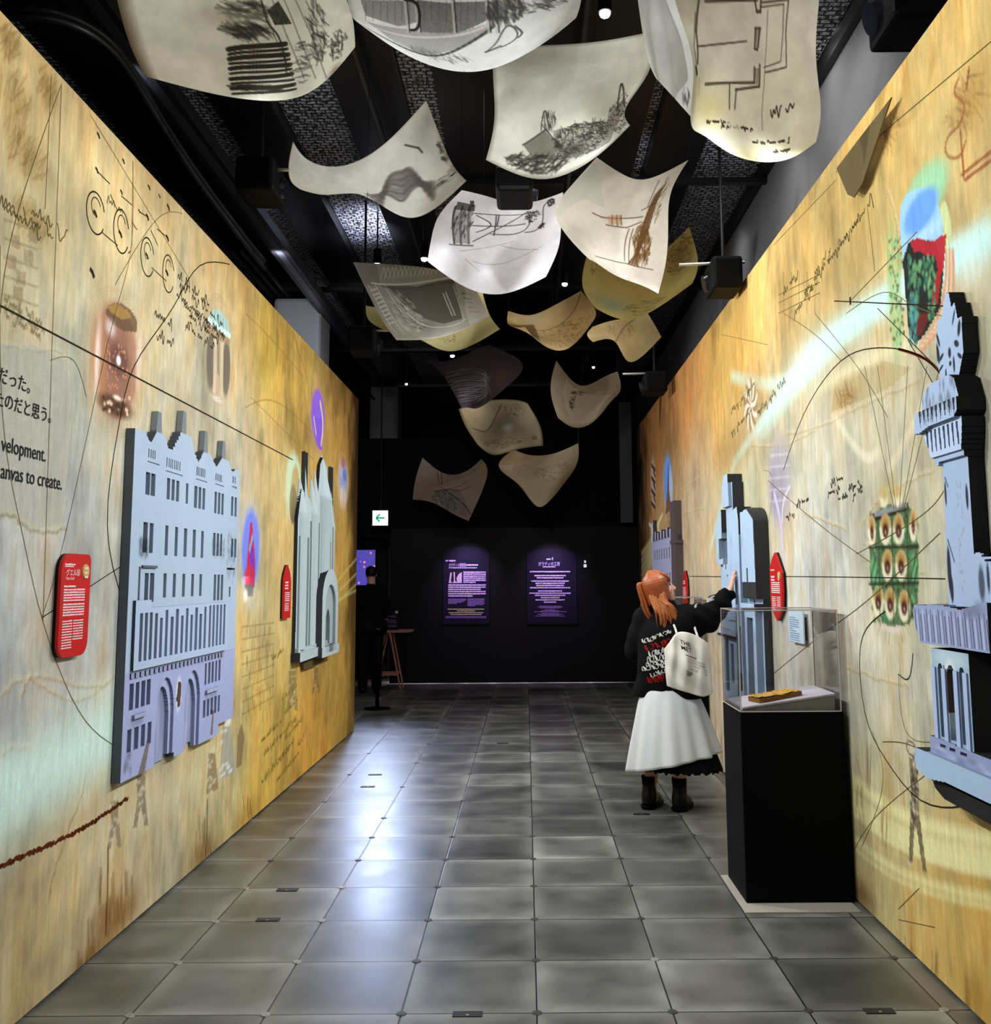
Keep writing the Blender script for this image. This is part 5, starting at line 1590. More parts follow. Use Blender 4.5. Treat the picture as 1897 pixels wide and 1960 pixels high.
for x in (1447, 1449, 1451, 1453):
    s.ln([(x, 56), (x - 1, 92)], .006, C8(66, 56, 44), .6); s.ln([(x - 1, 132), (x - 1, 160)], .006, C8(66, 56, 44), .6)
for x, y, l, h in ((1475, 212, .2, .035), (1440, 272, .28, .022), (1480, 290, .14, .02), (1380, 240, .25, .018), (1352, 232, .2, .018)):
    u, v = s.uv(x, y)
    s.cv.script((u, v), .03, l, h, .008, C8(60, 50, 40), .85)
for x in (1340, 1338):
    s.ln([(x, 150), (x - 2, 185)], .006, C8(210, 170, 90), .7)
s.fl([(1385, 222), (1400, 206), (1412, 212), (1425, 240), (1400, 250)], C8(226, 218, 196), .8)
s.done()
# -- curled sheet with contour shading
s = Sheet('curled white sheet with grey wave shading and a raised peak', [
    [(561, 271), (590, 306), (650, 318), (730, 280), (816, 192)], [(553, 310), (595, 335), (660, 346), (745, 335), (840, 255)], [(556, 345), (600, 356), (672, 363), (770, 385), (866, 314)],
    [(576, 363), (630, 373), (703, 377), (790, 417), (893, 346)]], 3.85, 62, C8(226, 226, 220), 36, 1.9, 130, .08)
for k in range(9):
    s.cu([(700 + 4 * k, 372 + 3 * k), (740, 372 - 3 * k), (768, 345 - 7 * k + 40), (790, 330 - 4 * k + 30), (830, 350 + 4 * k)], .03, C8(120, 114, 110) if k % 2 else C8(90, 84, 80), .5, .03)
s.bl(806, 250, 14, 40, C8(150, 146, 136), .5); s.bl(820, 230, 8, 28, C8(120, 118, 110), .5); s.ht(860, 335, 22, 12, 40, .05, .012, CHAR, .5, .2, .4); s.ht(848, 290, 6, 26, 30, .03, .014, CHAR, .6, 1.3, .4)
s.ln([(775, 277), (800, 283), (808, 292)], .014); s.burn(C8(150, 140, 120), .5, .02)
s.done()
# -- crane and carriage
s = Sheet('pale lilac sheet with a dark timber crane sketch at centre', [
    [(884, 364), (940, 378), (1000, 390), (1078, 368)], [(842, 410), (920, 425), (1000, 430), (1074, 415)], [(826, 455), (900, 480), (980, 490), (1070, 470)], [(818, 500), (890, 549), (965, 562), (1045, 530)]], 3.9, 55, C8(212, 208, 214), 37, 1.1, 170)
DK = C8(50, 40, 44)
for x in (872, 886, 900):
    s.ln([(x, 395), (x - 3, 466)], .020, DK, .85)
s.fl([(872, 404), (904, 404), (898, 466), (868, 464)], C8(140, 132, 138), .7); s.fl([(876, 386), (910, 392), (908, 404), (872, 402)], DK, .8); s.fl([(900, 384), (908, 384), (908, 396), (900, 396)], DK, .9)
for pts in ([(860, 468), (905, 470)], [(905, 408), (980, 412), (1030, 404)], [(905, 462), (950, 440), (1010, 405)], [(905, 432), (1005, 428)], [(950, 412), (945, 450)], [(912, 412), (940, 430), (912, 445)], [(940, 448), (1005, 440), (1010, 405)], [(1005, 445), (1035, 432), (1040, 400), (1052, 384)], [(955, 412), (952, 432)]):
    s.cu(pts, .010, DK, .8) if len(pts) > 2 else s.ln(pts, .012, DK, .8)
s.ht(885, 430, 18, 34, 90, .06, .008, DK, .6, 1.5, .2); s.ht(1020, 414, 14, 10, 70, .04, .01, DK, .6, .5, 1); s.ht(1054, 388, 8, 6, 30, .03, .014, DK, .8, .5, 1.2); s.ht(1036, 432, 5, 5, 20, .02, .014, DK, .8, .5, 1.2)
for pts in ([(880, 480), (930, 474), (985, 462)], [(905, 500), (960, 505), (1040, 470)], [(890, 495), (920, 520)], [(960, 470), (1030, 478)]):
    s.cu(pts, .005, C8(130, 120, 124), .7)
s.bl(850, 480, 16, 14, C8(244, 244, 252), .8); s.bl(930, 520, 20, 12, C8(236, 234, 246), .6)
s.done()
# -- bridge in sepia
s = Sheet('white sheet with a sepia bridge tower drawing, right of the crane sheet', [
    [(1142, 301), (1195, 335), (1245, 341), (1318, 306)], [(1085, 365), (1150, 385), (1220, 390), (1284, 370)], [(1066, 420), (1135, 440), (1205, 445), (1279, 440)], [(1118, 487), (1165, 500), (1215, 508), (1274, 505)],
    [(1132, 496), (1180, 528), (1225, 545), (1260, 562)]], 3.85, 58, C8(214, 208, 196), 38, 1.0, 170)
s.fl([(1085, 365), (1140, 310), (1155, 345), (1160, 400), (1120, 380), (1070, 415)], C8(196, 194, 184), .6)
for k in range(8):
    s.cu([(1276 - 3 * k, 350 + 3 * k), (1252 - 3 * k, 400 + 4 * k), (1232 - 2 * k, 460 + 3 * k), (1202 + 3 * k, 505 + k)], .012, SEP if k % 2 else C8(64, 48, 34), .75)
s.ht(1228, 470, 16, 38, 160, .06, .010, C8(96, 66, 34), .7, 1.9, .5); s.ht(1262, 380, 8, 34, 60, .04, .008, C8(110, 84, 50), .6, 2.0, .4)
for pts in ([(1134, 408), (1152, 416), (1180, 418), (1230, 415)], [(1160, 430), (1200, 436), (1228, 424)], [(1180, 412), (1182, 432)], [(1172, 412), (1172, 430)], [(1188, 412), (1190, 430)], [(1228, 402), (1250, 392), (1276, 360)], [(1204, 438), (1196, 500)], [(1212, 438), (1204, 505)], [(1140, 490), (1200, 505), (1250, 516)], [(1262, 345), (1240, 395)]):
    s.ln(pts, .010, C8(84, 62, 44), .8)
s.fl([(1163, 413), (1188, 411), (1190, 430), (1165, 428)], C8(176, 120, 76), .5)
s.bl(1210, 530, 50, 14, C8(206, 192, 190), .6)
s.done()
# -- grey negative print
s = Sheet('grey sheet with white framed hull drawing, left of centre', [
    [(676, 502), (750, 506), (830, 515), (900, 535)], [(700, 552), (770, 560), (845, 565), (922, 575)], [(730, 610), (790, 615), (860, 610), (932, 600)], [(759, 651), (810, 650), (870, 638), (934, 606)]], 3.9, 55, C8(160, 156, 148), 39, 1.2, 160)
LT, DG = C8(222, 220, 214), C8(88, 84, 80)
s.fl([(738, 545), (800, 548), (868, 535), (880, 580), (885, 610), (850, 620), (815, 610), (770, 580)], C8(96, 92, 86), .9)
s.fl([(676, 502), (720, 504), (728, 545), (700, 548)], C8(120, 116, 110), .6)
for k in range(14):
    s.ln([(728 + 8 * k, 535 - .8 * k), (735 + 8 * k, 512 - .2 * k), (740 + 8 * k, 532 - .8 * k)], .010, LT, .7)
s.cu([(712, 542), (760, 545), (820, 538), (870, 530)], .02, LT, .8); s.cu([(730, 548), (790, 552), (870, 540)], .012, DG, .8)
for a_, b_ in (((705, 545), (760, 640)), ((718, 545), (775, 640)), ((738, 552), (800, 635)), ((868, 545), (888, 612))):
    s.ln([a_, b_], .010, LT, .7)
for k in range(9):
    s.ln([(712 + 4 * k, 556 + 8 * k), (722 + 4 * k, 552 + 8 * k)], .016, LT, .8); s.ln([(712 + 5 * k, 560 + 8 * k), (722 + 4 * k, 566 + 8 * k)], .008, DG, .6)
s.ln([(848, 562), (866, 604)], .012, LT, .9); s.ln([(853, 560), (872, 604)], .012, LT, .9)
s.ht(780, 605, 26, 34, 120, .05, .010, LT, .6, .9, .6); s.ht(785, 600, 26, 36, 90, .05, .010, DG, .6, .9, .6); s.cu([(780, 600), (820, 625), (870, 622), (892, 610)], .014, LT, .8)
for k in range(5):
    u, v = s.uv(884 + 4 * k, 560 + 9 * k)
    s.cv.script((u, v), .2, .10, .03, .008, DG, .7)
s.fl([(888, 536), (918, 556), (934, 604), (900, 622), (890, 590)], C8(214, 208, 202), .55)
s.burn(C8(206, 200, 190), .6, .05, 'br')
s.done()
# -- yellow sheets behind
s = Sheet('plain yellow sheet showing under the grey hull drawing', [
    [(700, 585), (790, 590), (870, 560), (922, 552)], [(708, 615), (790, 630), (870, 625), (936, 600)], [(745, 635), (806, 651), (868, 672), (957, 630)]], 4.06, 55, C8(206, 196, 140), 40, 1.3, 110)
s.ht(860, 648, 20, 8, 30, .04, .01, SEP, .5, 1.0, .6); s.bl(730, 618, 16, 10, C8(170, 150, 90), .5)
s.done()
s = Sheet('yellow green sheet with sea and hill wash behind the bridge drawing', [
    [(1126, 480), (1180, 490), (1250, 490), (1319, 434)], [(1115, 545), (1180, 560), (1255, 555), (1336, 500)], [(1140, 590), (1185, 610), (1240, 600), (1325, 543)]], 4.1, 55, C8(196, 176, 108), 41, 1.3, 130)
s.bl(1300, 490, 22, 34, C8(120, 92, 48), .6); s.ht(1300, 490, 22, 36, 70, .07, .012, C8(90, 70, 36), .5, .9, .4); s.bl(1170, 585, 30, 16, C8(140, 152, 130), .8); s.ht(1230, 590, 34, 12, 80, .08, .009, C8(80, 84, 66), .5, .3, .3)
s.ht(1135, 510, 8, 16, 30, .03, .01, SEP, .6, 1.2, .5)
s.done()
# -- brown washes
s = Sheet('brown stained sheet curled like a mask, right of centre', [
    [(973, 595), (1015, 603), (1060, 585), (1112, 557)], [(974, 622), (1025, 632), (1080, 622), (1138, 590)], [(1005, 626), (1035, 657), (1085, 668), (1139, 610)]], 4.0, 58, C8(166, 140, 98), 42, 1.2, 120)
s.ht(1080, 640, 48, 24, 220, .06, .010, C8(96, 68, 34), .45, .9, .6); s.bl(1010, 612, 30, 10, C8(176, 164, 140), .6); s.cu([(980, 620), (1040, 632), (1090, 605), (1112, 560)], .014, C8(84, 62, 38), .7); s.bl(985, 615, 10, 8, C8(206, 186, 120), .7)
s.done()
s = Sheet('tan curled sheet with loose wash drapery at the far right end', [
    [(1135, 625), (1170, 614), (1205, 608), (1240, 600)], [(1124, 640), (1170, 640), (1210, 645), (1255, 625)], [(1135, 655), (1178, 655), (1207, 693), (1266, 645)]], 4.0, 58, C8(176, 156, 112), 43, 1.2, 110)
s.ht(1190, 630, 30, 18, 90, .1, .012, C8(110, 92, 62), .45, 1.3, .4); s.cu([(1178, 655), (1192, 630), (1215, 612)], .03, C8(110, 92, 64), .5, .03)
s.done()
s = Sheet('dark violet sheet with thin white swirling lines', [
    [(808, 688), (860, 690), (905, 672), (935, 660)], [(845, 715), (890, 720), (940, 710), (1000, 697)], [(883, 780), (900, 781), (922, 778), (968, 742)]], 3.9, 60, C8(70, 62, 70), 44, 1.1, 120)
for k in range(16):
    t = s.cv.rng.random(3)
    s.cu([(850 + 20 * t[0], 715 + 4 * k), (890 + 20 * t[1], 705 + 4 * k), (930, 715 + 3 * k), (900 + 40 * t[2], 730 + 3 * k)], .008, C8(176, 168, 172), .55)
s.bl(960, 720, 22, 22, C8(120, 92, 84), .5)
s.done()
s = Sheet('folded beige sheet with a contour map and circle stamp, low at centre', [
    [(878, 783), (930, 767), (985, 765), (1010, 772)], [(892, 818), (940, 812), (990, 808), (1034, 815)], [(915, 852), (945, 871), (985, 862), (1040, 853)]], 3.6, 62, C8(176, 166, 138), 45, 1.2, 120, .08)
s.bl(970, 820, 36, 20, C8(110, 100, 88), .6); s.fl([(882, 785), (940, 768), (960, 790), (930, 826), (905, 818)], C8(196, 186, 156), .5); s.cu([(960, 775), (935, 822), (905, 820)], .02, C8(90, 80, 62), .6)
s.ht(985, 785, 20, 14, 50, .05, .012, C8(70, 62, 52), .5, .8, .7); s.ht(960, 848, 40, 10, 60, .07, .012, C8(80, 70, 60), .5, -.2, .4); s.bl(972, 818, 10, 8, C8(214, 210, 214), .7)
c = s.uv(1023, 838)
for r_ in (.035, .022):
    s.cv.line([(c[0] + r_ * math.cos(t), c[1] + r_ * math.sin(t)) for t in np.linspace(0, 6.3, 20)], .008, C8(84, 72, 56), .8)
s.burn(C8(84, 74, 52), .7, .035)
s.done()
s = Sheet('pinkish folded sheet with pencil tower, far right of the row', [
    [(1065, 690), (1108, 737), (1150, 725), (1182, 711)], [(1054, 745), (1100, 770), (1140, 765), (1188, 745)], [(1068, 800), (1098, 818), (1135, 808), (1171, 766)]], 3.75, 64, C8(178, 160, 138), 46, 1.1, 120)
s.fl([(1078, 745), (1085, 725), (1115, 752), (1168, 755), (1140, 800), (1095, 808), (1082, 780)], C8(206, 192, 176), .7); s.ht(1096, 765, 5, 22, 60, .04, .012, CHAR, .7, 1.4, .3); s.ht(1108, 752, 10, 5, 30, .05, .012, CHAR, .6, .2, .3)
s.fl([(1120, 740), (1150, 728), (1180, 714), (1188, 742), (1130, 750)], C8(150, 134, 118), .5); s.burn(C8(130, 108, 80), .6, .05, 'b')
s.done()
s = Sheet('lowest sheet with ruled perspective study, left of the pair at the back', [
    [(809, 876), (850, 906), (890, 903), (921, 879)], [(796, 915), (840, 925), (885, 930), (932, 912)], [(790, 956), (828, 962), (865, 982), (897, 997)]], 2.95, 68, C8(190, 172, 156), 47, 1.1, 120)
s.fl([(800, 900), (836, 930), (830, 960), (792, 955)], C8(186, 156, 140), .6); s.ht(852, 958, 26, 18, 170, .05, .010, C8(60, 52, 54), .65, .5, .8); s.fl([(830, 940), (875, 935), (895, 990), (845, 972)], C8(120, 110, 108), .45)
for pts in ([(832, 940), (895, 922)], [(838, 905), (840, 922)], [(845, 905), (846, 928)], [(836, 928), (870, 915), (912, 898)], [(835, 942), (860, 936), (880, 940), (900, 930)], [(895, 900), (905, 896)], [(840, 930), (900, 985)]):
    s.ln(pts, .012, C8(60, 42, 40), .8)
s.fl([(912, 885), (922, 882), (930, 912), (920, 914)], C8(206, 172, 116), .7)
s.done()
s = Sheet('lowest sheet with a faint palace pencil view, right of the pair at the back', [
    [(983, 860), (1015, 871), (1060, 868), (1107, 848)], [(955, 892), (1010, 902), (1055, 908), (1106, 882)], [(992, 924), (1018, 960), (1044, 966), (1090, 912)]], 3.05, 68, C8(184, 164, 132), 48, 1.2, 120)
s.ht(1055, 905, 32, 16, 150, .06, .009, C8(96, 84, 66), .5, .5, .7); s.cu([(1000, 890), (1050, 896), (1100, 878)], .01, C8(130, 112, 84), .5); s.fl([(955, 891), (985, 888), (980, 908)], C8(206, 200, 196), .6)
s.done()
# -- brown piece standing in for a sheet's cast shadow, top of right wall
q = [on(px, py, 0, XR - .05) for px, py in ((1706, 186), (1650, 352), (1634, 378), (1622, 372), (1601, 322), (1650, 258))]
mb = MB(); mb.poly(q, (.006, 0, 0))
o = mb.obj('hanging_drawing', mat('sheet_shadow_brown', C8(104, 90, 58), .8, .15, noise=.2, nscale=4))  # stand-in for a sheet's cast shadow, not a drawing
tag(o, 'dark brown flat shape standing in for a sheet shadow at the top of the right wall', 'hanging drawing', GROUP)
# ================================================================ CEILING EQUIPMENT
M_PROJ = mat('projector_black', C8(3, 3, 3), .6, .12)
def ceil_z(x):
    return ZC if any(a < x < b for a, b in strips) else ZC - .12
M_LENS = mat('lens_glass', C8(22, 24, 32), .15, .6)
M_LAMPFACE = mat('lamp_glow', C8(255, 255, 255), .5, .2, emit=C8(235, 240, 255), estr=40)
M_LAMPWARM = mat('lamp_glow_warm', C8(255, 240, 220), .5, .2, emit=C8(255, 226, 200), estr=14)
M_CHROME = mat('bare_metal_tube', C8(190, 190, 186), .3, .6, .8)

def projector(px, py, y, w, h, label, face, drop=True, arm=None):
    c = at_y(px, py, y)
    t = thing('projector', label, 'projector', tuple(c), 'projectors on ceiling mounts')
    sx = face
    MB().box((c[0] - w / 2, c[1] - .17, c[2] - h / 2), (c[0] + w / 2, c[1] + .17, c[2] + h / 2), .025).obj('body', M_PROJ, t)
    MB().cone((c[0] + sx * w / 2, c[1] + .05, c[2] - h * .1), (c[0] + sx * (w / 2 + .03), c[1] + .05, c[2] - h * .13), h * .3, h * .26, 20).obj('lens', M_LENS, t)
    mb = MB().cone((c[0], c[1], c[2] + h / 2), (c[0], c[1], ceil_z(c[0])), .012, .012, 8); mb.box((c[0] - .09, c[1] - .07, c[2] + h / 2 - .004), (c[0] + .09, c[1] + .07, c[2] + h / 2 + .018))
    mb.obj('mount_pole', M_STEEL, t)
    if arm:
        a, b = at_y(*arm[0], y - .05), at_y(*arm[1], y - .05)
        MB().cone(a, b, .012, .012, 8).obj('arm_tube', M_CHROME, t)
    return t
projector(1748, 10, 4.3, .32, .30, 'black projector hung at the top right corner of the photo', -1)
projector(985, 360, 5.6, .22, .16, 'black projector hung in mid aisle behind the fortress sheet', 1)
projector(1385, 532, 7.0, .22, .24, 'black projector with silver arm on the right, next to the yellow green sheet', -1, True, ((1300, 507), (1425, 502)))
projector(1253, 735, 10.4, .24, .22, 'small black projector with silver arm at the far right', -1, True, ((1192, 716), (1272, 714)))
projector(500, 350, 5.9, .24, .22, 'black projector on the left beside the curled white sheet', 1, True, ((515, 325), (556, 325)))
projector(697, 655, 9.2, .26, .24, 'black projector on the left beyond the grey hull drawing', 1, True, ((705, 633), (745, 633)))

def lamp(px, py, z, label, power, target, warm=False, size=70, r=.03):
    c = on(px, py, 2, z)
    t = thing('spotlight', label, 'spotlight', tuple(c), 'small ceiling spotlights')
    MB().cone((c[0], c[1], c[2] + .012), (c[0], c[1], c[2] + .17), r * 1.25, r * 1.05, 18).obj('housing', M_PROJ, t)
    MB().ball((c[0], c[1], c[2] + .006), r, 2, (1, 1, .8)).obj('bulb', M_LAMPWARM if warm else M_LAMPFACE, t)
    MB().cone((c[0], c[1], c[2] + .17), (c[0], c[1], ceil_z(c[0])), .008, .008, 8).obj('stem', M_STEEL, t)
    if power:
        l = spot('spotlight_beam', (c[0], c[1], c[2] - .05), target, power, size, .7, .04, (1.0, .88, .78) if warm else (.80, .87, 1.0))
        l.parent = t; l.matrix_parent_inverse = Matrix.Translation(-t.location)
    return t
lamp(677, 22, 4.55, 'spotlight glaring between the two large sheets at top left', 14, (-1.0, 5.0, 0))
lamp(1158, 28, 4.55, 'spotlight glaring right of the large carriage sheet', 14, (.3, 5.6, 0))
lamp(812, 497, 4.6, 'spotlight glaring at the left corner of the lilac crane sheet', 60, (-.6, 8.6, 0))
lamp(1081, 545, 4.6, 'spotlight glaring above the brown mask sheet', 40, (.3, 9.2, 0), True)
lamp(866, 682, 4.6, 'spotlight glaring under the plain yellow sheet', 40, (-.5, 12.5, 1.0), True)
lamp(778, 736, 4.5, 'tiny spotlight glaring in the dark far left of the ceiling', 0, None, True, r=.02)
lamp(1136, 704, 4.6, 'tiny spotlight glaring in the dark above the pinkish folded sheet', 0, None, False, r=.02)
# uplighter bouncing on the deck at left of the aisle
lamp(722, 508, 4.75, 'uplighter glaring on the metal deck above the grey hull drawing', 0, None, False, r=.035)
l = spot('deck_wash_and_fill', on(722, 508, 2, 4.85), on(705, 430, 2, ZC), 60, 120, .8, .05, (.72, .76, 1.0))
for x_, y_, p_ in ((-1.6, 3.0, 13), (-.75, 3.6, 8), (1.6, 4.6, 9), (1.6, 7.5, 8), (-2.3, 8.8, 22), (-2.4, 5.5, 12), (-1.6, 11.5, 22), (1.0, 8.0, 6), (-1.6, 6.3, 10)):  # added spots that brighten the deck, without fittings
    spot('deck_wash_and_fill', (x_, y_, 4.6), (x_, y_ + .5, ZC), p_, 130, .9, .08, (.85, .88, 1.0))
# added wash on the upper right wall, no fittings there
for y_ in (2.6, 4.2, 5.8, 7.4, 9.4):
    spot('upper_wall_fill_spot', (1.75, y_, 5.0), (2.2, y_ + .2, 4.5), 8, 130, .9, .1, (1, .98, .95))
# added soft light through the paper from above, no fittings there
for x_, y_, p_ in ((-1.2, 3.9, 60), (0, 4.3, 26), (1.2, 4.5, 55), (-.7, 5.6, 52), (-.2, 6.6, 60), (.8, 6.6, 70), (-.3, 8.8, 60), (.9, 9.6, 60), (0, 12.4, 45)):
    spot('paper_top_fill', (x_, y_, 5.1), (x_, y_ + .1, 0), p_, 100, .9, .15, (1, .97, .92))

# lighting tracks and long rails under the deck
def rail(pts, w, h, label, name='lighting_track'):
    mb = MB()
    (xa, ya, z), (xb, yb, _) = pts
    mb.box((xa - w / 2, ya, z - h / 2), (xa + w / 2, yb, z + h / 2), .004)
    o = mb.obj(name, M_STEEL)
    tag(o, label, 'lighting track', 'tracks under the ceiling')
    MB().box((xa - w * .2, ya, z - h / 2 - .004), (xa + w * .2, yb, z - h / 2 - .0005)).obj('slot', mat('track_slot', C8(70, 72, 78), .3, .6, .5), o)
    for y in (ya + .6, yb - .4):
        MB().cone((xa, y, z + h / 2), (xa, y, ceil_z(xa) - .001), .006, .006, 6).obj('drop_rod', M_STEEL, o)
    return o
for px, py, z, label in ((430, 330, 4.70, 'broad grey track running along above the left wall top'), (744, 300, 5.08, 'thin track running up the aisle left of centre'), (1088, 350, 5.08, 'thin track running up the aisle right of centre')):
    x = on(px, py, 2, z)[0]
    rail(((x, 1.2, z), (x, 14.4, z)), .16 if px == 430 else .04, .10 if px == 430 else .04, label)
x = on(655, 690, 2, 4.9)[0]
for k in range(3):
    rail(((x - .10 * k, 9.5, 4.9), (x - .10 * k, 17.5, 4.9)), .035, .035, ('innermost', 'middle', 'outermost')[k] + ' of three parallel bright rails at the far left of the ceiling')
# bent conduits at the top left corner
for k, (dx, label) in enumerate(((0, 'upper bent conduit sweeping along the top left corner'), (.10, 'lower bent conduit sweeping along the top left corner'))):
    z = 4.55 - .12 * k
    a = [on(px, py + 14 * k, 2, z) for px, py in ((-60, 20), (40, 18), (120, 28), (190, 62), (250, 130), (330, 260), (420, 390), (505, 500))]
    P = spline(np.array(a), 40)
    o = tube_loft('conduit', P, .022, M_STEEL)
    tag(o, label, 'conduit', 'bent conduits at the top left')
spot('column_fill', (-2.0, 9.3, 4.2), (-2.5, 10.9, 4.0), 75, 90, .8, .1, (.95, .97, 1))  # added spot to brighten the near column, no lamp there
# ================================================================ FLOOR FITTINGS, PEDESTALS, GLASS CASES
def floor_pt(px, py):
    q = on(px, py, 2, 0)
    return q[0], q[1]
M_CAP = mat('brushed_cap', C8(150, 146, 134), .4, .5, .3)
M_CAPDARK = mat('worn_dark_stud', C8(58, 57, 54), .45, .4)
M_OUTLET = mat('outlet_black', C8(24, 24, 25), .5, .4)
cap = None
for i in range(-3, 4):
    for j in range(0, 13):
        x, y = .03 + .5 * i, 3.81 + .5 * j
        if not (-1.8 < x < 1.58) or (x > 1.0 and 4.8 < y < 5.6) or (j > 5 and (i + j) % 2):
            continue
        if cap is None:
            cap = MB().cone((0, 0, .0005), (0, 0, .0035), .019, .017, 20).cone((0, 0, .0036), (0, 0, .0042), .006, .006, 10).obj('floor_stud', M_CAP)
            o = cap
            cap_dark = cap.data.copy(); cap_dark.materials[0] = M_CAPDARK
        else:
            o = cap.copy(); CO.objects.link(o)
            if not ((i in (-3, -2) and j < 4) or (i == 1 and j == 1) or (i == 3 and j == 0)):
                o.data = cap_dark
        o.location = (x, y, 0)
        tag(o, *(('small pale round metal stud set flush at a floor tile corner', 'floor stud', 'pale round studs at the tile corners') if o.data == cap.data else ('small dark worn round stud set flush at a floor tile corner', 'floor stud', 'dark round studs at the tile corners')))
for px, py, label in ((895, 1942, 'black floor outlet cover at the bottom edge, left of the middle joint'), (1683, 1936, 'black floor outlet cover at the bottom right, beside the right wall'),
                      (513, 1761, 'black floor outlet cover on the left, nearer of the two beside the left wall'), (550, 1704, 'black floor outlet cover on the left, farther of the two beside the left wall'),
                      (1228, 1559, 'black floor outlet cover right behind the heels of the woman'), (718, 1483, 'black floor outlet cover on the left in the blue reflection, farther back'),
                      (704, 1506, 'black floor outlet cover on the left in the blue reflection, nearer'), (962, 1423, 'black floor outlet cover in mid aisle far back')):
    x, y = floor_pt(px, py)
    t = thing('floor_outlet', label, 'floor outlet', (x, y, 0), 'black outlet covers in the floor')
    MB().box((x - .055, y - .022, .0004), (x + .055, y + .022, .004), .0015).obj('cover', M_OUTLET, t)
    MB().cone((x, y - .012, .0042), (x, y - .012, .005), .006, .006, 10).obj('catch', M_CAP, t)

def glass_material():
    m = bpy.data.materials.new('clear_acrylic')
    m.use_nodes = True
    nt = m.node_tree; N, L = nt.nodes, nt.links
    N.remove(N['Principled BSDF'])
    tr = N.new('ShaderNodeBsdfTransparent'); tr.inputs[0].default_value = (.955, .95, .95, 1)
    gl = N.new('ShaderNodeBsdfGlossy'); gl.inputs['Roughness'].default_value = .02
    fr = N.new('ShaderNodeFresnel'); fr.inputs['IOR'].default_value = 1.35
    mu = N.new('ShaderNodeMath'); mu.operation = 'MULTIPLY'; mu.inputs[1].default_value = .6
    L.new(fr.outputs[0], mu.inputs[0])
    mx = N.new('ShaderNodeMixShader')
    L.new(mu.outputs[0], mx.inputs[0]); L.new(tr.outputs[0], mx.inputs[1]); L.new(gl.outputs[0], mx.inputs[2])
    L.new(mx.outputs[0], N['Material Output'].inputs['Surface'])
    return m
M_GLASS = glass_material()
M_GLASSEDGE = mat('polished_acrylic_edge', C8(196, 190, 186), .15, .6)
M_PED = mat('pedestal_black', C8(4, 4, 5), .6, .06)
M_PLATE = mat('pale_base_plate', C8(176, 168, 158), .5, .3)
M_WBOARD = mat('white_display_board', C8(226, 220, 236), .7, .2)

def pedestal_and_case(x0, x1, y0, y1, zt, zc, lab1, lab2):
    t = thing('pedestal', lab1, 'pedestal', ((x0 + x1) / 2, (y0 + y1) / 2, 0))
    MB().box((x0 - .035, y0 - (.13 if y0 < 6 else .01), .0008), (x1 - .002, y1 + .03, .006), .001).obj('base_plate', M_PLATE, t)
    MB().box((x0, y0, .0065), (x1, y1, zt), .003).obj('plinth', M_PED, t)
    c = thing('glass_case', lab2, 'display case', ((x0 + x1) / 2, (y0 + y1) / 2, zt))
    a0, a1, b0, b1, g = x0 + .004, x1 - .012, y0 + .004, y1 - .004, .006
    z0 = zt + .0012
    for lo, hi in (((a0, b0, z0), (a1, b0 + g, zc)), ((a0, b1 - g, z0), (a1, b1, zc)), ((a0, b0 + g + .0004, z0), (a0 + g, b1 - g - .0004, zc)), ((a1 - g, b0 + g + .0004, z0), (a1, b1 - g - .0004, zc)), ((a0, b0, zc + .0004), (a1, b1, zc + g))):
        MB().box(lo, hi).obj('pane', M_GLASS, c)
    e = .0024
    mb = MB()
    for xx in (a0, a1):
        for yy in (b0, b1):
            mb.box((xx - e, yy - e, z0), (xx + e, yy + e, zc + g))
    for zz in (z0 + e, zc + g):
        for xx in (a0, a1):
            mb.box((xx - e, b0, zz - e), (xx + e, b1, zz + e))
        for yy in (b0, b1):
            mb.box((a0, yy - e, zz - e), (a1, yy + e, zz + e))
    mb.obj('edge_trim', M_GLASSEDGE, c)
    return t, c
zt = at_y(1408, 1364, 5.0)[2]; zcase = at_y(1409, 1171, 5.0)[2]
pedestal_and_case(1.07, 1.588, 5.0, 5.435, zt, zcase, 'tall matt black pedestal in the right foreground', 'clear case on the near black pedestal holding a golden tile')
pedestal_and_case(1.07, 1.588, 8.8, 9.2, zt, zcase, 'black pedestal hidden behind the woman, only partly in view', 'clear case beyond the woman, its top edge right of her face')
# sloping display board
t = thing('display_board', 'white sloping board inside the near clear case', 'display board', (1.33, 5.22, zt))
rf = at_y(1597, 1327, 5.03)
x0, x1, y0, y1 = 1.088, float(rf[0]), 5.03, 5.41
zl, zr = zt + .022, float(rf[2])
mb = MB()
mb.poly([(x0, y0, zt + .003), (x1, y0, zt + .003), (x1, y0, zr - .008), (x0, y0, zl - .008)], (0, y1 - y0, 0)); mb.obj('wedge', mat('grey_wedge', C8(150, 148, 140), .7, .2), t)
mb = MB()
mb.poly([(x0, y0 - .004, zl - .008), (x1 + .004, y0 - .004, zr - .008), (x1 + .004, y0 - .004, zr), (x0, y0 - .004, zl)], (0, y1 - y0 + .006, 0)); mb.obj('top_board', M_WBOARD, t)
sl = math.atan2(zr - zl, x1 - x0)
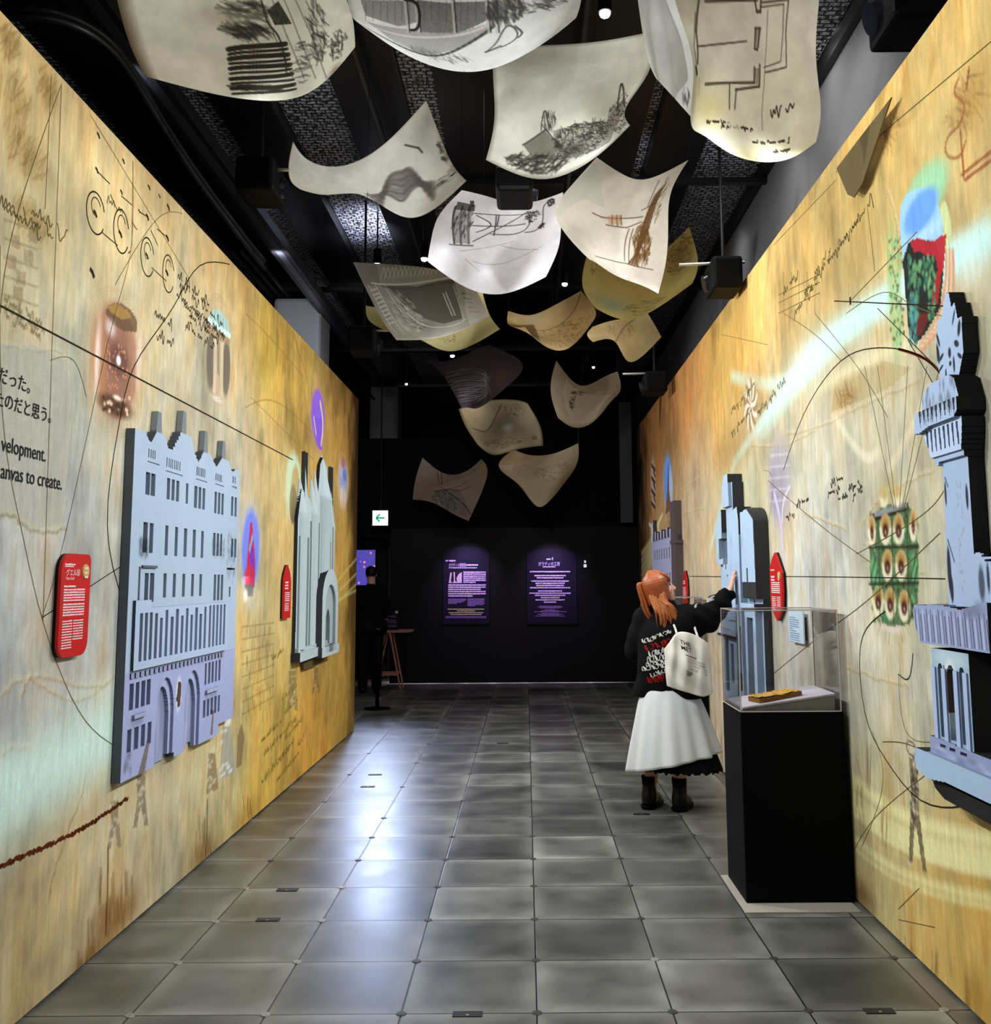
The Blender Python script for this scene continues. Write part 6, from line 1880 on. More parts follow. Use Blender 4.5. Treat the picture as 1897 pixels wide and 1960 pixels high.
# golden relief tile
t = thing('relief_tile', 'small golden yellow relief tile with green sprigs lying on the white board', 'tile', (1.27, 5.13, zl + math.tan(sl) * (1.27 - x0)))
def tile_pt(a, b, h):
    ca, sa = math.cos(.22), math.sin(.22)
    X = 1.285 + a * ca - b * sa; Y = 5.16 + a * sa + b * ca
    return (X - h * math.sin(sl), Y, zl + (X - x0) * math.tan(sl) + .001 + h)
rng = np.random.default_rng(5)
n1, n2 = 90, 60
A, B_ = np.meshgrid(np.linspace(-.115, .115, n1), np.linspace(-.07, .07, n2))
wob = .006 * np.sin(A * 70) + .004 * np.sin(A * 160 + 1)
H = .020 + .012 * fbm(n2, n1, 12, 12, rng, 3)
v = [tile_pt(a, b + w * (1 if b > 0 else -1), h) for a, b, w, h in zip(A.ravel(), B_.ravel(), (wob * np.abs(B_) / .07).ravel(), H.ravel())]
me = mesh_np('golden_relief', v, grid_faces(n2, n1), True)
col = np.zeros((n2 * n1, 3)) + C8(222, 176, 82)
f_ = fbm(n2, n1, 8, 8, rng, 3).ravel()[:, None]
col = col * (.75 + .5 * f_)
cvt = Cv(-.115, .115, -.07, .07, .23 / 89, (0, 0, 0), 3)
for k in range(7):
    p0 = (-.1 + .03 * k, .02 * math.sin(k)); cvt.line(spline(np.array([p0, (p0[0] + .015, p0[1] + .03), (p0[0] + .03, p0[1] + .02), (p0[0] + .035, p0[1] + .05)]), 14), .005, (1, 1, 1))
gm = cvt.a[:n2, :n1, 0]
gm = gm.ravel()[:, None] if gm.size == n1 * n2 else np.zeros((n1 * n2, 1))
vcol(me, col * (1 - gm) + C8(96, 128, 66) * gm)
put('golden_relief', me, M_RELIEF, t)
mb = MB(); mb.poly([tile_pt(a, b, 0) for a, b in ((-.118, -.068), (-.10, -.074), (.118, -.072), (.118, .072), (-.1, .074), (-.118, .06))], Vector(tile_pt(0, 0, .021)) - Vector(tile_pt(0, 0, 0)))
mb.obj('clay_base', mat('clay_brown', C8(134, 92, 46), .8, .2, noise=.3, nscale=60), t)
# ================================================================ PEOPLE
class SDF:
    def __init__(self, lo, hi, res):
        self.lo, self.res = np.array(lo, float), res
        self.n = np.ceil((np.array(hi) - self.lo) / res).astype(int) + 1
        self.f = np.full(self.n, 10.0, dtype=np.float32)
    def block(self, a, b, pad):
        i0 = np.maximum(0, np.floor((np.minimum(a, b) - pad - self.lo) / self.res).astype(int))
        i1 = np.minimum(self.n, np.ceil((np.maximum(a, b) + pad - self.lo) / self.res).astype(int) + 1)
        if (i1 <= i0).any():
            return None
        g = [self.lo[k] + self.res * np.arange(i0[k], i1[k]) for k in range(3)]
        return tuple(slice(i0[k], i1[k]) for k in range(3)), g[0][:, None, None], g[1][None, :, None], g[2][None, None, :]
    def join(self, sl, d, k):
        o = self.f[sl]
        if k <= 0:
            self.f[sl] = np.minimum(o, d)
        else:
            h = np.clip(.5 + .5 * (o - d) / k, 0, 1)
            self.f[sl] = np.where(o > 5, d, o * (1 - h) + d * h - k * h * (1 - h))
        return self
    def cap(self, p, q, r0, r1=None, k=.02):
        r1 = r0 if r1 is None else r1
        p, q = np.array(p, float), np.array(q, float)
        b = self.block(p, q, max(r0, r1) + .05)
        if b is None:
            return self
        sl, X, Y, Z = b
        v = q - p
        t = np.clip(((X - p[0]) * v[0] + (Y - p[1]) * v[1] + (Z - p[2]) * v[2]) / (v @ v + 1e-9), 0, 1)
        d = np.sqrt((X - p[0] - t * v[0]) ** 2 + (Y - p[1] - t * v[1]) ** 2 + (Z - p[2] - t * v[2]) ** 2) - (r0 + (r1 - r0) * t)
        return self.join(sl, d, k)
    def chain(self, pts, rs, k=.02):
        for i in range(len(pts) - 1):
            self.cap(pts[i], pts[i + 1], rs[i], rs[i + 1], k)
        return self
    def lock(self, pts, rs, k=.003, n=12):
        P = spline(np.array(pts, float), n); R = spline(np.array(rs, float)[:, None], n)[:, 0]
        return self.chain(list(P), list(np.maximum(R, .002)), k)
    def ell(self, c, rad, axes=None, k=.02):
        c, rad = np.array(c, float), np.array(rad, float)
        m = rad.max()
        b = self.block(c, c, m + .05)
        if b is None:
            return self
        sl, X, Y, Z = b
        A = np.eye(3) if axes is None else np.array(axes, float)
        x, y, z = X - c[0], Y - c[1], Z - c[2]
        q = [(A[i, 0] * x + A[i, 1] * y + A[i, 2] * z) / rad[i] for i in range(3)]
        k0 = np.sqrt(q[0] ** 2 + q[1] ** 2 + q[2] ** 2)
        k1 = np.sqrt((q[0] / rad[0]) ** 2 + (q[1] / rad[1]) ** 2 + (q[2] / rad[2]) ** 2) + 1e-6
        return self.join(sl, k0 * (k0 - 1) / k1, k)
    def cut_below(self, z):
        Z = (self.lo[2] + self.res * np.arange(self.n[2]))[None, None, :]
        self.f = np.maximum(self.f, z - Z).astype(np.float32)
        return self
    def wrinkle(self, fn):
        g = [self.lo[k] + self.res * np.arange(self.n[k]) for k in range(3)]
        self.f += fn(g[0][:, None, None], g[1][None, :, None], g[2][None, None, :]).astype(np.float32)
        return self
    def mesh(self, name):
        f = self.f
        s = f < 0
        n = f.shape
        cnt = np.zeros(tuple(x - 1 for x in n), np.int8)
        for a in (0, 1):
            for b in (0, 1):
                for c in (0, 1):
                    cnt += s[a:n[0] - 1 + a, b:n[1] - 1 + b, c:n[2] - 1 + c]
        cells = np.argwhere((cnt > 0) & (cnt < 8))
        idx = np.full(cnt.shape, -1, np.int64)
        idx[tuple(cells.T)] = np.arange(len(cells))
        acc = np.zeros((len(cells), 3)); num = np.zeros(len(cells))
        cor = [(a, b, c) for a in (0, 1) for b in (0, 1) for c in (0, 1)]
        for p in cor:
            for ax in range(3):
                if p[ax]:
                    continue
                q = list(p); q[ax] = 1
                f0 = f[tuple((cells + p).T)]; f1 = f[tuple((cells + q).T)]
                m = (f0 < 0) != (f1 < 0)
                t = f0[m] / (f0[m] - f1[m])
                pos = np.tile(np.array(p, float), (m.sum(), 1)); pos[:, ax] = t
                acc[m] += pos; num[m] += 1
        V = self.lo + self.res * (cells + acc / num[:, None])
        Q = []
        for ax in range(3):
            o = [k for k in range(3) if k != ax]
            sa = [slice(None)] * 3; sb = [slice(None)] * 3
            sa[ax] = slice(0, n[ax] - 1); sb[ax] = slice(1, n[ax])
            A, B = s[tuple(sa)], s[tuple(sb)]
            E_ = np.argwhere(A != B)
            E_ = E_[(E_[:, o[0]] > 0) & (E_[:, o[1]] > 0) & (E_[:, o[0]] < n[o[0]] - 1) & (E_[:, o[1]] < n[o[1]] - 1)]
            ins = A[tuple(E_.T)]
            def cell(d0, d1):
                c = E_.copy(); c[:, o[0]] -= d0; c[:, o[1]] -= d1
                return idx[tuple(c.T)]
            q = np.stack([cell(1, 1), cell(0, 1), cell(0, 0), cell(1, 0)], 1)
            flip = ins if ax != 1 else ~ins
            q = np.where(flip[:, None], q, q[:, ::-1])
            Q.append(q)
        Q = np.concatenate(Q)
        Q = Q[(Q >= 0).all(1)]
        return mesh_np(name, V, Q, True)

def loft(name, rings, m, parent, cap=False, smooth=True):
    h, w = len(rings), len(rings[0])
    V = np.array(rings).reshape(-1, 3)
    i = np.arange(h * w).reshape(h, w)
    j = np.roll(i, -1, axis=1)
    Fq = np.stack([i[:-1], j[:-1], j[1:], i[1:]], -1).reshape(-1, 4)
    o = put(name, mesh_np(name, V, Fq, smooth), m, parent)
    return o

def skin_mat(name, col):
    m = mat(name, col, .55, .3, noise=.06, nscale=30)
    m.node_tree.nodes['Principled BSDF'].inputs['Subsurface Weight'].default_value = .08
    return m
M_SKIN = skin_mat('skin', C8(226, 178, 152))
M_HAIR = mat('copper_hair', C8(142, 68, 24), .42, .4, noise=.35, nscale=34)
M_HAIR2 = mat('copper_hair_light', C8(158, 88, 40), .42, .4, noise=.3, nscale=40)
M_SWEAT = mat('black_sweatshirt', C8(7, 7, 8), .85, .12, noise=.2, nscale=60)
M_SKIRT = mat('pale_grey_cotton', C8(206, 208, 210), .85, .15, noise=.04, nscale=40)
M_LACE = mat('black_lace', C8(10, 10, 11), .9, .1)
M_BOOT = mat('black_boot_leather', C8(7, 7, 7), .4, .25)
M_SOCK = mat('black_sock', C8(16, 15, 15), .9, .1)
M_EYE = mat('eye_dark', C8(30, 22, 18), .2, .5)

def person(name, label, B, yaw, head_c, face, right_arm, left_arm, hand_r, hand_l, feet, lean=(0, 0), scale=1.0):
    """one continuous body: legs, trunk, arms with fingers, neck and head with features"""
    f = np.array([math.sin(yaw), math.cos(yaw), 0]); r = np.array([math.cos(yaw), -math.sin(yaw), 0]); up = np.array([0, 0, 1.])
    B = np.array([B[0], B[1], 0.])
    T = thing(name, label, 'person', tuple(B))
    def P(lat, fw, z):
        return B + r * lat * scale + f * fw * scale + up * z * scale
    s = SDF(B + [-.62, -.55, -.0], B + [.72, .55, 1.85 * scale], .0055)
    # legs from the feet given
    for sd, ft in zip((-1, 1), feet):
        ft = np.array(ft)
        hip = P(.088 * sd, 0, .84); knee = (hip + np.array([ft[0], ft[1], .05])) / 2 + f * .03; knee[2] = .45 * scale
        ank = np.array([ft[0], ft[1], .085])
        calf = knee * .62 + ank * .38 - f * .012
        s.chain([hip, hip * .4 + knee * .6, knee, calf, ank * .75 + calf * .25, ank], [.088, .066, .052, .055, .042, .036], .015)
        s.cap(ank, ank + f * .10 + np.array([0, 0, -.05]), .036, .028, .02)
    s.ell(P(0, -.02, .88), (.165, .115, .12), [r, f, up], .05)
    s.ell(P(0, 0, 1.05), (.135, .10, .16), [r, f, up], .06)
    s.ell(P(lean[0] * .6, .01, 1.22), (.155, .105, .16), [r, f, up], .06)
    s.cap(P(-.13, 0, 1.335), P(.13, 0, 1.335), .055, .055, .05)
    hc = np.array(head_c); fa = np.array(face) / np.linalg.norm(face)
    hr = np.cross(fa, up); hr /= np.linalg.norm(hr); hu = np.cross(hr, fa)
    s.cap(P(0, .0, 1.34), hc - hu * .07 - fa * .02, .056, .05, .03)
    # head: skull, jaw, features
    s.ell(hc + hu * .025 - fa * .012, (.072, .094, .092), [hr, fa, hu], .01)
    s.ell(hc - hu * .045 + fa * .028, (.056, .064, .066), [hr, fa, hu], .03)
    s.ell(hc - hu * .092 + fa * .068, (.022, .018, .016), [hr, fa, hu], .02)
    s.cap(hc + hu * .012 + fa * .088, hc - hu * .024 + fa * .104, .008, .012, .012)
    s.cap(hc - hu * .024 + fa * .104, hc - hu * .030 + fa * .090, .011, .010, .008)
    s.ell(hc - hu * .055 + fa * .088, (.022, .009, .006), [hr, fa, hu], .006); s.ell(hc - hu * .066 + fa * .086, (.020, .009, .007), [hr, fa, hu], .006)
    s.cap(hc + hu * .030 + fa * .082 - hr * .03, hc + hu * .030 + fa * .082 + hr * .03, .008, .008, .012)
    for sd in (-1, 1):
        s.ell(hc - hu * .02 + fa * .062 + hr * sd * .036, (.022, .02, .022), [hr, fa, hu], .02)
        s.ell(hc - hu * .01 - fa * .008 + hr * sd * .073, (.008, .018, .030), [hr, fa, hu], .006)
    # arms and hands
    for sh, (el, wr), (hd, palm, side) in ((P(.155, 0, 1.335), right_arm, hand_r), (P(-.155, 0, 1.335), left_arm, hand_l)):
        el, wr, hd, palm, side = (np.array(x, float) for x in (el, wr, hd, palm, side))
        s.chain([sh, (sh + el) / 2, el, el * .6 + wr * .4, wr], [.055, .046, .040, .040, .026], .015)
        # hd: direction of the fingers, palm: palm normal, side: towards the thumb
        kn = wr + hd * .085
        s.ell(wr + hd * .048, (.040, .055, .015), [side, hd, palm], .012)
        s.cap(wr, wr + hd * .02, .024, .022, .012)
        for off, ln, bend in ((.030, .070, .10), (.010, .078, .06), (-.010, .072, .08), (-.029, .056, .14)):
            b0 = kn + side * off - hd * (.006 + 2.2 * off * off * 8)
            fan = side * off * .30
            p1 = b0 + hd * ln * .45 + fan * ln * 3 - palm * .004
            p2 = p1 + hd * ln * .32 + fan * ln * 2 + palm * bend * .03
            p3 = p2 + hd * ln * .25 + palm * bend * .05
            s.chain([b0 - hd * .02, b0, p1, p2, p3], [.0095, .0092, .0082, .0075, .0062], .003)
        t0 = wr + hd * .022 + side * .022
        t1 = t0 + side * .030 + hd * .026 + palm * .006
        s.chain([t0, t1, t1 + side * .010 + hd * .026, t1 + side * .012 + hd * .048], [.014, .0115, .0095, .0075], .005)
    body = put('body', s.mesh('body'), M_SKIN, T)
    for sd in (-1, 1):
        e = hc + hu * .012 + fa * .0765 + hr * sd * .031
        MB().ball(e, .0075, 2).obj('eye', M_EYE, T)
        a_ = hc + hu * .034 + fa * .090 + hr * sd * .014; b_ = hc + hu * .036 + fa * .078 + hr * sd * .046
        MB().cone(a_, b_, .0035, .002, 6).obj('eyebrow', M_HAIR, T)
    MB().cone(hc - hu * .0605 + fa * .094 - hr * .017, hc - hu * .0605 + fa * .094 + hr * .017, .0028, .0028, 6).obj('lips', mat('lip_tone', C8(196, 110, 104), .5, .3), T)
    return T, P, f, r, hc, fa, hr, hu

# ---------------------------------------------------------------- the reaching woman
YAW = math.radians(28)
WB = (1.0, 7.0)
hand_x = XR - .105 - .0085
wrist = np.array([1.462, 7.04, 1.497])
elbow = np.array([1.285, 7.0, 1.335])
sy, cy = math.sin(YAW), math.cos(YAW)
T, P, f, r, hc, fa, hr, hu = person('person', 'woman with copper hair in black sweatshirt and grey skirt, reaching to the wall model', WB, YAW,
    (.948, 6.985, 1.517), (.95, -.03, .24), (elbow, wrist), ((.80, 7.16, 1.08), (.93, 7.27, 1.16)),
    ((.27, .02, .96), (.97, -.0, -.24), (.0, 1., 0.0)), ((.80, .55, .22), (-.2, -.3, .9), (-.55, .8, .2)),
    ((.855, 7.055), (1.055, 6.975)))
# sweatshirt: trunk and sleeves as one garment
s = SDF((.50, 6.45, .70), (1.62, 7.55, 1.50), .007)
up = np.array([0, 0, 1.])
s.ell(P(0, -.01, .98), (.222, .165, .24), [r, f, up], .05); s.ell(P(0, .0, 1.19), (.218, .155, .20), [r, f, up], .06)
s.cap(P(-.135, 0, 1.315), P(.135, 0, 1.315), .085, .085, .05); s.cap(P(0, 0, 1.34), P(0, .0, 1.40), .075, .070, .03)
s.cap(P(-.12, 0, .80), P(.12, 0, .80), .135, .135, .05)
sh_r = P(.155, 0, 1.31)
s.chain([sh_r, (sh_r + elbow) / 2 - up * .03, elbow - up * .025, elbow * .45 + wrist * .55 - up * .015, elbow * .12 + wrist * .88], [.105, .108, .095, .076, .056], .03)
sh_l = P(-.155, 0, 1.31); el_l = np.array([.80, 7.16, 1.08]); wr_l = np.array([.93, 7.27, 1.16])
s.chain([sh_l, (sh_l + el_l) / 2, el_l, el_l * .15 + wr_l * .85], [.095, .092, .082, .055], .03)
s.wrinkle(lambda X, Y, Z: .006 * np.sin(34 * X + 18 * Z + 6 * np.sin(9 * Z)) * np.clip((X - 1.08) / .1, 0, 1) + .004 * np.sin(26 * Z + 9 * X) * np.cos(17 * X + 5 * Z) + .003 * np.sin(60 * X + 20 * Y))
s.cut_below(.765)
sweat_me = s.mesh('sweatshirt')
sweat = put('sweatshirt', sweat_me, M_SWEAT, T)
c0 = elbow * .10 + wrist * .90
MB().cone(elbow * .16 + wrist * .84, elbow * .06 + wrist * .94, .056, .048, 20).obj('cuff', M_SWEAT, T, True)
# back print and sleeve print: strokes laid on the cloth
from mathutils.bvhtree import BVHTree
nv = len(sweat_me.vertices); co = np.zeros(nv * 3, np.float32); sweat_me.vertices.foreach_get('co', co)
bvh = BVHTree.FromPolygons([Vector(v) for v in co.reshape(-1, 3)], [tuple(p.vertices) for p in sweat_me.polygons])
def cloth_pt(px, py):
    d = Vector(ray(px, py)).normalized()
    h = bvh.ray_cast(Vector(CPOS), d)
    return (h[0] - d * .004, h[1]) if h[0] is not None else None
def cloth_strokes(name, strokes, m, wd):
    V, Fc = [], []
    for pts in strokes:
        hits = [cloth_pt(*p) for p in pts]
        for a_, b_ in zip(hits[:-1], hits[1:]):
            if a_ is None or b_ is None or (a_[0] - b_[0]).length > .05:
                continue
            t_ = (b_[0] - a_[0]); n_ = t_.cross(Vector(FWD)).normalized() * wd / 2
            i0 = len(V)
            V += [a_[0] - n_, b_[0] - n_, b_[0] + n_, a_[0] + n_]; Fc.append((i0, i0 + 1, i0 + 2, i0 + 3))
    if Fc:
        put(name, mesh_np(name, V, Fc), m, T)
rg = np.random.default_rng(12)
def graffiti(x0, x1, y0, y1, n, amp):
    out = []
    for k in range(n):
        x = x0 + (x1 - x0) * k / n; w_ = (x1 - x0) / n
        y = y0 + (y1 - y0) * k / n
        t = np.linspace(0, 2 * math.pi * rg.uniform(.6, 1.2), 14)
        ph = rg.random() * 6
        out.append([(x + w_ * .5 + w_ * .5 * math.cos(a_ + ph) + .2 * a_, y + amp * math.sin(a_ * (1 if k % 2 else 1.6) + ph)) for a_ in t])
    return out
wh, rd = [], []
wh += graffiti(1228, 1250, 1227, 1222, 4, 4) + graffiti(1248, 1284, 1220, 1206, 5, 3)
wh += graffiti(1241, 1280, 1252, 1240, 6, 5) + graffiti(1238, 1282, 1262, 1254, 7, 5) + graffiti(1236, 1280, 1272, 1264, 6, 4) + graffiti(1228, 1276, 1280, 1272, 6, 4) + graffiti(1244, 1280, 1293, 1278, 5, 4)
rd += graffiti(1234, 1284, 1240, 1226, 6, 5) + graffiti(1238, 1270, 1300, 1294, 6, 4) + graffiti(1240, 1268, 1303, 1300, 5, 4)
cloth_strokes('back_print', wh, mat('print_white', C8(206, 204, 200), .8, .1), .006)
cloth_strokes('back_print', rd, mat('print_red', C8(150, 26, 24), .8, .1), .008)
sl_ = [[(1330 + 3 * k, 1163 - 1.4 * k), (1332 + 3 * k, 1157 - 1.5 * k)] for k in range(12)] + [[(1345 + 3 * k, 1157 - 1.2 * k), (1347 + 3 * k, 1148 - 1.1 * k)] for k in range(10)]
cloth_strokes('sleeve_print', sl_, mat('sleeve_white', C8(232, 230, 226), .8, .1), .012)
# skirts
def skirt(name, m, zt, hem, rt, rb, pleats, amp, cx, seed, jag=0):
    rg = np.random.default_rng(seed)
    w = 240; rings = []
    ph = rg.random(pleats * 2) * 6.28
    for i in range(26):
        t = i / 25
        ring = []
        for k in range(w):
            a_ = 2 * math.pi * k / w
            la, fo = math.cos(a_), math.sin(a_)
            hz = hem(la, fo) + jag * math.sin(37 * a_) * math.sin(11 * a_)
            z = zt + (hz - zt) * t
            e = t ** .75
            pl = 1 + amp * (.25 + t) * (.6 * math.sin(pleats * a_ + .8 * math.sin(3 * a_)) + .4 * math.sin(1.7 * pleats * a_ + ph[0]))
            rr = [(rt[j] + (rb[j] - rt[j]) * e) * pl for j in (0, 1)]
            q = P(cx * e + la * rr[0], -.01 + fo * rr[1], 0); q[2] = z
            ring.append(q)
        rings.append(ring)
    o = loft(name, rings, m, T)
    o.modifiers.new('cloth_thickness', 'SOLIDIFY').thickness = .004
    return o
skirt('skirt', M_SKIRT, .82, lambda la, fo: .33 + .075 * la + .03 * max(0, fo) - .012 * max(0, -fo), (.185, .135), (.325, .27), 9, .06, .02, 3)
skirt('underskirt', M_LACE, .70, lambda la, fo: .285 - .0 * la, (.17, .12), (.305, .235), 17, .03, .055, 8, .010)
# socks and boots
for sd, (x, y) in zip((-1, 1), ((.855, 7.055), (1.055, 6.975))):
    a = np.array([x, y, 0])
    rings = [[a + np.array([math.cos(t) * rr, math.sin(t) * rr, z]) - f * off for t in np.linspace(0, 2 * math.pi, 24, endpoint=False)] for z, rr, off in ((.10, .044, 0), (.14, .047, 0), (.18, .050, .004), (.215, .053, .006), (.222, .050, .006))]
    loft('sock', rings, M_SOCK, T)
    s = SDF(a + [-.2, -.2, -.01], a + [.25, .28, .2], .005)
    s.chain([a + [0, 0, .15], a + [0, 0, .08] - f * .005, a - f * .01 + [0, 0, .045]], [.050, .050, .046], .02)
    s.cap(a + [0, 0, .05], a + f * .12 + [0, 0, .042], .046, .044, .02); s.cap(a + f * .10 + [0, 0, .038], a + f * .155 + [0, 0, .034], .046, .034, .02)
    s.cut_below(.018)
    b = put('boot', s.mesh('boot'), M_BOOT, T)
    so = SDF(a + [-.2, -.2, -.02], a + [.25, .28, .08], .005)
    so.cap(a - f * .02 + [0, 0, .028], a + f * .15 + [0, 0, .028], .056, .048, .01); so.cap(a - f * .035 + [0, 0, .02], a + [0, 0, .02], .045, .05, .01)
    so.cut_below(.0015)
    so.f = np.maximum(so.f, (so.lo[2] + so.res * np.arange(so.n[2]))[None, None, :] - .026).astype(np.float32)
    put('sole', so.mesh('sole'), M_PED, b)
# hair: cap of locks over the skull, fringe, ponytail and loose waves
rg = np.random.default_rng(4)
s = SDF(hc - [.28, .26, .40], hc + [.22, .26, .2], .005)
s.ell(hc + hu * .034 - fa * .022, (.084, .098, .094), [hr, fa, hu], .01)
crown = hc + hu * .134 - fa * .03
for k in range(46):
    a_ = -2.5 + 5.0 * k / 45          # around the head, open at the face
    dirn = -fa * math.cos(a_) + hr * math.sin(a_)
    p1 = hc + hu * .072 + dirn * (.076 + .01 * abs(math.cos(a_))) - fa * .012
    p2 = hc + hu * .01 + dirn * (.090 + .006 * math.cos(a_)) - fa * .012
    p3 = hc - hu * .07 + dirn * .088 - fa * .015
    s.lock([crown + dirn * .012, p1, p2, p3 - hu * .012 * (k % 3)], [.010, .0105, .0105, .007], .002)
for k in range(12):
    b_ = (-.055 + .01 * k)
    s.lock([crown + fa * .03, hc + hu * .100 + fa * .046 + hr * b_, hc + hu * .06 + fa * .078 + hr * b_ * 1.1, hc + hu * .036 + fa * .083 + hr * b_ * 1.1], [.010, .010, .008, .004], .002)
for sd in (1, -1):
    for k in range(8):
        q = hc + hr * sd * (.082 + .004 * rg.random()) + fa * (-.03 + .007 * k)
        s.lock([q + hu * .05, q, q - hu * .06 - fa * .01, q - hu * (.10 + .03 * rg.random()) - fa * .02], [.010, .009, .008, .005], .003)
hair = put('hair', s.mesh('hair'), M_HAIR, T)
s = SDF(hc - [.30, .26, .42], hc + [.22, .26, .14], .005)
tie = hc - fa * .098 + hu * .045
for k in range(40):
    j = rg.random(3) - .5
    p1 = tie - fa * (.035 + .02 * j[0]) + hr * .03 * j[1] + hu * .02
    p2 = hc - fa * (.130 + .035 * j[0]) + hr * .065 * j[1] - hu * .05
    p3 = hc - fa * (.125 + .035 * j[0]) + hr * .08 * j[1] - hu * (.15 + .03 * j[2])
    p4 = hc - fa * (.095 + .03 * j[0]) + hr * .07 * j[1] - hu * (.22 + .06 * j[2])
    s.lock([tie, p1, p2, p3, p4], [.010, .009, .009, .008, .003], .0015, 16)
put('ponytail', s.mesh('ponytail'), M_HAIR, hair)
s = SDF(hc - [.20, .32, .42], hc + [.22, .26, .14], .005)
for k in range(64):
    j = rg.random(4) - .5
    side = hr * (.070 + .02 * rg.random()) * (1 if k % 5 else -1)
    p0 = hc + side - fa * (.035 + .11 * j[0]) - hu * (.02 + .04 * rg.random())
    z1, z2, z3 = -.11, -.17 - .02 * j[1], -.20 - .16 * rg.random()
    s.lock([p0, p0 + hu * (z1 + .05) + fa * .02 * j[2] + side * .25, p0 + hu * (z2 + .05) + fa * (.02 + .05 * j[3]) + side * .45, p0 + hu * (z3 + .05) + fa * (.03 + .12 * j[3]) + side * (.35 + .3 * j[1])], [.008, .0065, .006, .0025], .0015, 14)
put('loose_waves', s.mesh('loose_waves'), M_HAIR2, hair)
MB().cone(tie - fa * .004, tie - fa * .02 + hu * .004, .017, .017, 14).obj('hair_tie', M_PED, hair)

# tote bag hanging from her right shoulder
rows = [[(1272, 1243), (1286, 1224), (1301, 1210), (1330, 1215), (1356, 1232)], [(1273, 1262), (1290, 1256), (1312, 1250), (1336, 1254), (1359, 1262)],
        [(1274, 1284), (1292, 1290), (1315, 1292), (1340, 1292), (1362, 1296)], [(1277, 1313), (1298, 1320), (1322, 1327), (1346, 1333), (1365, 1325)]]
nU, nV = 60, 60
S_ = spline(np.swapaxes(spline(np.array(rows, float), nV), 0, 1), nU); S_ = np.swapaxes(S_, 0, 1)
uu = np.linspace(0, 1, nU)[None, :]; vv = np.linspace(0, 1, nV)[:, None]
bul = np.sin(uu * math.pi) ** .6 * (.25 + .75 * np.sin(np.clip(vv, .0, 1) * math.pi * .92) ** .7)
fold = .016 * np.sin(uu * 19 + vv * 4) * (1 - .5 * vv) + .010 * np.sin(uu * 9 - vv * 11)
base = np.array([[at_y(px, py, 6.745 - .05 * (k / nU)) for k, (px, py) in enumerate(row)] for row in S_])
front = base + np.stack([0 * bul, -.040 * bul + fold * bul, 0 * bul], -1)
back = base + np.stack([0 * bul, .040 * bul + .012, 0 * bul], -1)
bag = thing('tote_bag', 'white canvas tote bag with black print hanging at the woman right side', 'bag', tuple(front[-1].mean(0)))
Vv = np.concatenate([front.reshape(-1, 3), back.reshape(-1, 3)])
i = np.arange(nU * nV).reshape(nV, nU); off = nU * nV
Fq = list(map(tuple, grid_faces(nV, nU))) + [tuple(x + off for x in q[::-1]) for q in grid_faces(nV, nU)]
rim = list(i[0]) + list(i[1:, -1]) + list(i[-1, ::-1][1:]) + list(i[::-1, 0][1:-1])
for a_, b_ in zip(rim, rim[1:] + rim[:1]):
    Fq.append((b_, a_, a_ + off, b_ + off))
put('bag_body', mesh_np('bag_body', Vv, Fq, True), mat('white_canvas', C8(222, 218, 208), .85, .15, noise=.04, nscale=50), bag)
M_BAGINK = mat('bag_black_print', C8(20, 20, 22), .8, .1)
shp = Vector(P(.165, -.02, 1.37))
for px, py in ((1296, 1214), (1336, 1220)):
    q0 = Vector(at_y(px, py, 6.72)); md = q0 + Vector((.0, .06, .03))
    MB().tube([q0, md, Vector((q0.x, 6.93, 1.30))], .008, 8).obj('strap', mat('strap_canvas', C8(216, 212, 200), .85, .1), bag, True)
def bag_text(s_, size, px, py):
    u_ = Vector(at_y(1330, 1262, 6.70)) - Vector(at_y(1296, 1250, 6.70)); ux = u_.normalized()
    w_ = Vector(at_y(1318, 1300, 6.70)) - Vector(at_y(1306, 1238, 6.70)); uy = -w_.normalized()
    me = text_mesh(s_, size, 'LEFT', 1.0, .0003)
    n = len(me.vertices); co = np.zeros(n * 3, np.float32); me.vertices.foreach_get('co', co); co = co.reshape(-1, 3)
    o_ = np.array(at_y(px, py, 6.66))
    w = o_ + co[:, :1] * np.array(ux) + co[:, 1:2] * np.array(uy)
    Fp = front.reshape(-1, 3)
    for k in range(n):         # lay the letters on the bulging cloth
        j = np.argmin((Fp[:, 0] - w[k, 0]) ** 2 + (Fp[:, 2] - w[k, 2]) ** 2)
        w[k, 1] = Fp[j, 1]
    w[:, 1] = w[:, 1].min() - .003
    me.vertices.foreach_set('co', w.astype(np.float32).ravel()); me.update()
    put('bag_lettering', me, M_BAGINK, bag)
bag_text('THE', .042, 1303, 1232); bag_text('MET', .042, 1305, 1243)
V, Fc = [], []
def bag_dash(px0, py0, ln, wd):
    j = np.argmin((S_.reshape(-1, 2)[:, 0] - px0) ** 2 + (S_.reshape(-1, 2)[:, 1] - py0) ** 2)
    k = np.argmin((S_.reshape(-1, 2)[:, 0] - px0 - ln) ** 2 + (S_.reshape(-1, 2)[:, 1] - py0 - ln * .32) ** 2)
    a_, b_ = front.reshape(-1, 3)[j] - [0, .005, 0], front.reshape(-1, 3)[k] - [0, .005, 0]
    n0 = len(V)
    V.extend([a_, b_, b_ + [0, 0, wd], a_ + [0, 0, wd]]); Fc.append((n0, n0 + 1, n0 + 2, n0 + 3))
bag_dash(1310, 1254, 22, .005)
for k in range(9):
    bag_dash(1311 + .7 * k, 1258 + 3 * k, 36, .0018)
for k in range(3):
    bag_dash(1312, 1284 + 4 * k, 13 - 3 * k, .005)
put('bag_print', mesh_np('bag_print', V, Fc), M_BAGINK, bag)

